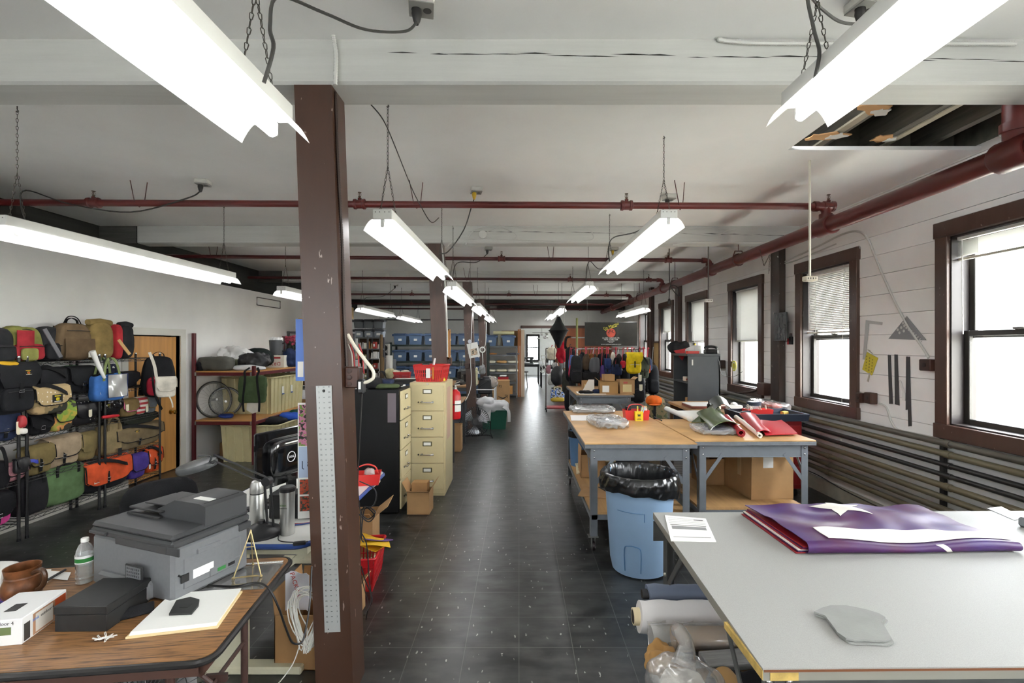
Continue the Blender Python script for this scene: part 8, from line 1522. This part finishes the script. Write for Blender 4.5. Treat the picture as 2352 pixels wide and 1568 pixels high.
b, c = poly('', '', '', [(2073, 901), (2080, 902), (2080, 920), (2073, 919)], M('dcdcd8', .5), .006); b.solo('wall_socket', 'white socket plate low between the steel rulers', 'outlet', c)
# tan board near the far windows
P = wp(1512, 815); b = B(M('a98a55', .7, 'noise', amt=.06)); b.bb(-.02, 0, -.42, .42, -.46, .30); b.use(CAS).bb(-.03, 0, -.45, .45, .30, .34).bb(-.03, 0, -.45, .45, -.50, -.46); b.solo('cork_board', 'tan board framed in brown between the far windows', 'board', (XR, 12.62, 1.45))
# ================= black banner
Y = 10.3; a, q = W(1343, 740, Y), W(1463, 794, Y)
t = thing('hanging_banner', 'black cloth banner with yellow script and red globe emblem', 'banner', ((a.x+q.x)/2, Y, q.z)); w, h = q.x-a.x, a.z-q.z
b = B(fab('3a3936', .1)); b.sheet(20, 8, lambda u, v: ((u-.5)*w, .012*math.sin(u*11)*(1-.4*v), h*v), .004); b.done('cloth', t)
b = B(M('d9d04a', .6)); b.text('De Martini', .078, (.0, -.017, h*.835), ry=-.34, ext=.001); b.ribbon([(-.13, -.017, h*.655), (.13, -.017, h*.845)], .012, .002, (0, 0, 1)); b.done('script_lettering', t)
b = B(M('c8523f', .6)); b.at((.0, -.016, h*.55), rx=PI/2).lathe([(.098, 0), (.098, .002)], 26); b.use(M('3a3936', .7))
for ang in (0, .9, 1.9, 2.8): b.tube([(.07*math.cos(ang), .07*math.sin(ang), .0025), (.04*math.cos(ang+.6), .03*math.sin(ang+.5), .0025), (.06*math.cos(ang+1.1), .06*math.sin(ang+1.1), .0025)], .007, 4)
b.tube([(.088*math.cos(k*PI/10), .088*math.sin(k*PI/10), .0022) for k in range(20)], .002, 4, closed=True); b.done('globe_emblem', t)
b = B(M('e2e2de', .6)); b.text('GLOBE CANVAS CO.', .040, (0, -.017, h*.33), ext=.0015).text('NEW YORK-USA', .040, (0, -.017, h*.262), ext=.0015).text('WWW.DEMARTINIBAGS.COM', .032, (0, -.017, h*.06), ext=.0015); [b.box((-.06+.03*k, -.017, h*.20), (.024, .002, .010)) for k in range(5)]; [b.box((-.032+.032*k, -.017, h*.152), (.026, .002, .010)) for k in range(3)]; b.done('lettering', t)
b = B(STEEL); b.rod((-w*.75, .03, h*.35), (w/2, .03, h*.35), .014, 8).rod((-w/2, .02, h), (w/2, .02, h), .01, 8).rod((-w*.45, .02, h), (-w*.45, .02, ZCEIL-q.z), .003, 5).rod((w*.45, .02, h), (w*.45, .02, ZCEIL-q.z), .003, 5); b.done('hanging_bar', t)
# ================= garment racks with bags
YR = 9.75; zb = ZC-(801-CY)*YR/F_; xa, xe = (1325-CX)*YR/F_, (1480-CX)*YR/F_
t = thing('garment_rack', 'chrome garment rack full of hanging bags behind the grey table', 'garment rack', ((xa+xe)/2, YR, 0)); w = (xe-xa)/2
B(CHROME).rod((-w, 0, zb), (w, 0, zb), .014, 10).done('hanging_rail', t)
for s_ in (-1, 1):
    b = B(STEEL); b.rod((s_*w, 0, .1), (s_*w, 0, zb), .016, 10).rod((s_*w, -.25, .1), (s_*w, .25, .1), .016, 8); b.done('upright', t)
    for y in (-.25, .25): b = B(BK); b.at((s_*w, y, .045), ry=PI/2).lathe([(.035, -.014), (.045, 0), (.035, .014)], 14); b.done('caster', t)
B(STEEL).rod((-w, 0, .1), (w, 0, .1), .012, 8).done('lower_rail', t)
def hang(kind, lab, px0, px1, pt, pb, Y, d, hook='b03040', **kw):
    a = W((px0+px1)/2, pb, Y); w_ = (px1-px0)*Y/F_; h_ = (pb-pt)*Y/F_; nm = {'b': 'backpack', 'm': 'messenger_bag', 't': 'tote_bag', 's': 'hanging_bag'}[kind]; rz = kw.pop('rz', 0)
    t = thing(nm, lab, nm.replace('_', ' ').replace('hanging ', ''), a, rz, 'bags hanging on the garment racks')
    if kind == 's': b = B(kw.get('mat') or fab(kw['c'])); b.soft((0, 0, h_/2), (w_, d, h_), kw.get('e', 3), 9, kw.get('nz', .015), 9, kw.get('seed', 0), kw.get('taper', .9)); b.done('body', t)
    else: {'b': backpack, 'm': messenger, 't': tote}[kind](t, w_, d, h_, **kw)
    if hook:
        top = max(zb-a.z, h_+.03); b = B(M(hook, .4)); b.tube(spline([(-.02, 0, h_*.97), (-.012, 0, (h_+top)/2), (0, 0, top+.02), (.02, 0, top+.005)], 4), .007, 5); b.done('hanger_clip', t)
    return t
y1 = YR-.22
hang('b', 'large black backpack hanging at the rack end by the aisle', 1309, 1338, 816, 880, 9.3, .18, c='1f2023', seed=1)
hang('s', 'pale blue edged bag behind the large black backpack', 1306, 1322, 815, 852, 9.5, .06, c='5a7ab8', seed=2)
hang('s', 'pink edged slim bag beside the large black backpack', 1306, 1314, 838, 870, 9.42, .04, c='c83a5a', seed=3)
hang('s', 'brown folded bag hanging on the garment rack', 1336, 1358, 812, 850, y1+.12, .09, c='4e4032', seed=4, taper=.6)
hang('m', 'flat black bag with buckle strap below the striped bag', 1338, 1370, 855, 880, y1-.08, .08, c='232325', seed=5, hook=None)
hang('b', 'grey striped backpack hanging on the garment rack', 1353, 1379, 820, 858, y1, .12, c='55565a', seed=6, mat=M('5c5e62', .8, 'stripex', h2='4a4b4f', s=2), pocket=False)
hang('s', 'purple slim bag hanging on the garment rack', 1378, 1390, 838, 870, y1, .06, c='4d3a78', seed=7)
hang('s', 'charcoal slim bag above the purple bag', 1376, 1390, 810, 842, y1+.08, .06, c='2c2c30', seed=8, taper=.7)
hang('m', 'navy small shoulder bag hanging beside the purple bag', 1387, 1403, 824, 858, y1, .08, c='26345e', seed=9, strap=False)
hang('s', 'white canvas bag hanging on the garment rack', 1402, 1413, 808, 836, y1+.04, .06, c='cfcabb', seed=10, taper=.6)
hang('t', 'navy tote bag with white label hanging on the garment rack', 1404, 1428, 836, 862, y1-.06, .08, c='232c48', seed=11)
hang('s', 'small red bag beside the yellow backpack', 1424, 1438, 828, 846, y1-.04, .07, c='b02434', seed=12)
t = hang('b', 'bright yellow backpack with white piping on the garment rack', 1437, 1474, 809, 858, 9.28, .15, c='d6b91c', c2='d6b91c', seed=13, flap='dcc022', zipc='e8e4d8')
hang('m', 'grey green bag hanging at the window end of the rack', 1470, 1490, 822, 868, 9.35, .10, c='565e52', seed=14)
hang('s', 'navy white strapped bag behind the grey green bag', 1478, 1498, 820, 852, 9.7, .10, c='2a3350', seed=15)
hang('s', 'orange edged bag at the window end of the rack', 1484, 1494, 835, 858, 9.45, .05, c='c8562c', seed=16)
hang('b', 'big black backpack on the floor end by the windows', 1486, 1514, 838, 905, 9.9, .2, hook='1b1b1d', c='1b1c1f', seed=17)
hang('b', 'lower black backpack with grey straps by the windows', 1452, 1482, 860, 925, 9.45, .16, hook='1b1b1d', c='202023', seed=18)
for k, (x0, x1, c, lab) in enumerate(((1328, 1340, '33373c', 'dark grey bag in the back row, at the rack start'), (1342, 1356, '5a4a38', 'brown bag in the back row of the rack'), (1358, 1370, '3a4232', 'olive bag in the back row of the rack'), (1372, 1384, '23262c', 'black bag in the back row above the purple bag'), (1386, 1402, '1f2533', 'dark navy bag in the back row of the rack'), (1414, 1428, '33302c', 'dark brown bag in the back row of the rack'), (1428, 1440, '23221f', 'black bag in the back row beside the yellow backpack'), (1350, 1366, '8a5a30', 'small tan bag in the back row of the rack'))):
    hang('s', lab, x0, x1, 812, 850 if k < 7 else 826, YR+.16, .12, c=c, seed=20+k, hook=('b03040', 'c84a5a', 'd8d8d8')[k % 3])
for k, (x0, x1, pt, pb, Y, c, lab) in enumerate(((1306, 1330, 806, 890, 10.2, '2b2b2e', 'long charcoal garment bag behind the large black backpack'), (1328, 1348, 808, 884, 10.1, '1e2024', 'long black garment bag behind the brown folded bag'), (1290, 1312, 850, 905, 11.3, '3a3a34', 'dark olive sack low behind the tall tube bag'), (1346, 1366, 820, 880, 10.1, '2e3a30', 'long dark green garment bag behind the striped backpack'), (1436, 1466, 812, 880, 10.15, '1a1b1e', 'long black garment bag behind the yellow backpack'))):
    hang('s', lab, x0, x1, pt, pb, Y, .12, c=c, seed=60+k, hook='1b1b1d')
for k, (x0, x1, c, lab) in enumerate(((1340, 1358, '1c1c1f', 'lower black bag at the rack start, above the open carton'), (1360, 1378, '26282c', 'lower charcoal bag under the striped backpack'), (1384, 1404, '1b1d22', 'lower black bag behind the labelled carton'), (1404, 1424, '2a2622', 'lower dark brown bag behind the taller carton'), (1424, 1446, '1d1d20', 'lower black bag under the small red bag'))):
    hang('s', lab, x0, x1, 848, 896, YR+.05, .2, c=c, seed=50+k, hook=None)
for k, (px, c) in enumerate(((1344, 'd03848'), (1374, 'c84a58'), (1381, 'd03848'), (1392, 'c23a48'), (1396, 'd85060'), (1413, 'c8203a'), (1440, 'c83a48'), (1450, 'd85060'), (1468, 'c03040'), (1476, 'c83a48'))):
    x = (px-CX)*YR/F_; b = B(M(c, .4)); b.tube(spline([(0, 0, -.10), (.012, 0, -.05), (.0, 0, .02), (.018, .0, .028), (.024, 0, .01)], 4), .008, 5); b.solo('hanger_clip', '%s hanger clip on the rack rail, %s' % ('pink' if c[0] == 'd' else 'red', ('above the brown bag', 'above the striped backpack', 'first of the pair before the purple bag', 'above the purple bag', 'beside the navy shoulder bag', 'above the white canvas bag', 'at the start of the yellow backpack', 'above the yellow backpack', 'at the end of the yellow backpack', 'at the window end of the rail')[k]), 'clip', (x, YR-.016, zb), 0, 'red hanger clips on the rail')
for k, (px, py) in enumerate(((1470, 868), (1472, 890), (1488, 912))):
    q = W(px, py, 9.2); t = thing('price_tag', ('cream price tag below the yellow backpack', 'middle cream price tag under the rack', 'lowest cream price tag by the black bags')[k], 'tag', q, 0, 'cream price tags under the rack'); hangtag(t, 0, 0, .06, 1.6)
t = thing('black_lantern', 'black cloth double cone hanging over the bag racks', 'hanging bag', W(1283, 759, 11.0)); b = B(M('1c1c1e', .35, 'noise', s=2, amt=.3)); hU, hD, r_ = 32*11/F_, 40*11/F_, 22*11/F_
b.lathe([(.035, hU), (r_*.45, hU*.55), (r_, 0), (r_*.55, -hD*.5), (.03, -hD)], 12); b.done('cloth_cone', t); b = B(M('141415', .4)); b.tube([(r_*1.02*math.cos(a), r_*1.02*math.sin(a), 0) for a in [2*PI*k/24 for k in range(24)]], .012, 6, closed=True).rod((0, 0, hU), (0, 0, ZCEIL-(ZC-(759-CY)*11/F_)), .003, 5); b.done('hoop', t)
B(WHITEP).tube(spline([W(1297, 702, 11.2), W(1296, 735, 11.2), W(1297, 760, 11.1), W(1300, 770, 11.0)], 4), .012, 6).solo('white_cord', 'white cord hanging beside the black lantern', 'cord')
q = W(1325, 800, 9.9); B(M('7f8448', .5)).tube([(0, 0, 0), (0, 0, 2.25)], .022, 10).solo('olive_pole', 'olive green pole standing at the garment rack', 'pole', (q.x, 9.9, .001))
# rolling rack by the aisle
Y2 = 12.4; xa = (1254-CX)*Y2/F_; xe = xa+.62
t = thing('garment_rack', 'brown garment rack on casters beside the aisle', 'garment rack', ((xa+xe)/2, Y2, 0)); w = .31; zr = ZC-(800-CY)*Y2/F_
for s_ in (-1, 1):
    b = B(M('3f302a', .4)); b.rod((s_*w, 0, .1), (s_*w, 0, zr), .014, 8).rod((s_*w, -.22, .1), (s_*w, .22, .1), .014, 8); b.done('upright', t)
    for y in (-.22, .22): b = B(BK); b.at((s_*w, y, .045), ry=PI/2).lathe([(.035, -.014), (.045, 0), (.035, .014)], 14); b.done('caster', t)
B(M('3f302a', .4)).rod((-w, 0, zr), (w, 0, zr), .014, 8).rod((-w, 0, .1), (w, 0, .1), .012, 8).done('hanging_rail', t)
zb = zr; Y3 = 12.15
hang('s', 'cream sling bag on the aisle rack, at the top', 1256, 1280, 797, 826, Y3, .14, c='c9c2ae', seed=31, nz=.03)
hang('s', 'bright red bag on the aisle rack below the lantern', 1276, 1302, 782, 834, 11.7, .12, c='b51f30', seed=32, nz=.04, e=2.4, taper=.6)
hang('s', 'black quilted round bag on the aisle rack', 1264, 1296, 840, 886, 11.8, .22, hook='1b1b1d', c='1d1d1f', seed=33, e=2.2, mat=M('222224', .5, 'dots', s=1.5, h2='454548'))
hang('s', 'white bag peeking behind the quilted bag', 1257, 1275, 858, 884, Y3+.1, .14, hook='1b1b1d', c='d3d2cc', seed=34)
hang('s', 'light grey bag beside the bright red bag', 1283, 1302, 822, 846, 12.0, .1, hook='1b1b1d', c='9a9a9c', seed=35, nz=.03)
hang('s', 'dusty pink bag behind the quilted bag', 1254, 1266, 838, 858, Y3+.12, .1, hook='1b1b1d', c='a87a82', seed=36)
hang('s', 'white patterned pouch above the quilted bag', 1268, 1282, 832, 846, 11.9, .08, hook='1b1b1d', c='c8c8c6', seed=37)
hang('s', 'grey olive cloth bag below the light grey bag', 1284, 1300, 846, 880, 12.0, .12, hook='1b1b1d', c='6a6a58', seed=38)
hang('s', 'orange small bag beside the tall black bag', 1292, 1300, 858, 872, 11.6, .08, hook='1b1b1d', c='c8762c', seed=39)
t = hang('s', 'tall black tube bag on the aisle side of the racks', 1298, 1322, 796, 876, 10.6, .16, hook='1b1b1d', c='1e1f22', seed=40, e=4)
b = B(strapm()); b.ribbon(spline([(-.10, -.08, .72), (-.12, -.1, .8), (-.08, 0, .96), (.05, 0, .98)], 4), .05, .006, (1, 0, 0)); b.done('strap', t)
hang('s', 'black bag on the floor below the tall tube bag', 1296, 1322, 892, 945, 10.6, .3, hook='1b1b1d', c='19191b', seed=41)
hang('s', 'brown and grey bundle low between the racks', 1308, 1328, 900, 940, 10.2, .25, hook='1b1b1d', c='4a4038', seed=42)
t = hang('t', 'blue white and gold tote on the aisle rack base', 1264, 1297, 890, 922, 11.95, .16, hook='1b1b1d', c='2f5fb0', seed=43, mat=M('2f66c0', .6, 'camo', s=1.2, h2='d8dce4'), hc='c9bf9a', hl=.02)
b = B(M('c9a83a', .4)); b.soft((0, -.01, .06), (.34, .17, .12), 4, 8); b.done('gold_base', t)
for k, (px, py, tx_) in enumerate(((1246, 827, 'S'), (1247, 843, '8'), (1247, 848, 'D'))):
    pass
b = B(M('dcdcd8', .5))
for k, (px, py, rx_, rz_) in enumerate(((1248, 820, .07, .06), (1243, 832, .06, .07), (1249, 843, .05, .07), (1247, 852, .06, .05))): q = W(px, py, 11.95)-W(1248, 835, 11.95); b.tube([q+Vector((rx_*math.cos(a), .01*k, rz_*math.sin(a))) for a in [PI/4+k*.3+PI/2*j for j in range(4)]], .018, 5, closed=True)
b.solo('white_links', 'white angular plastic links hanging at the aisle rack', 'links', W(1248, 835, 11.95))
b = B(M('8a1f24', .5)); b.bb(-.25, .25, -.2, .2, 0, .03); b.solo('red_dolly', 'red board on casters under the gold based tote', 'dolly', (.95, 12.2, .115))
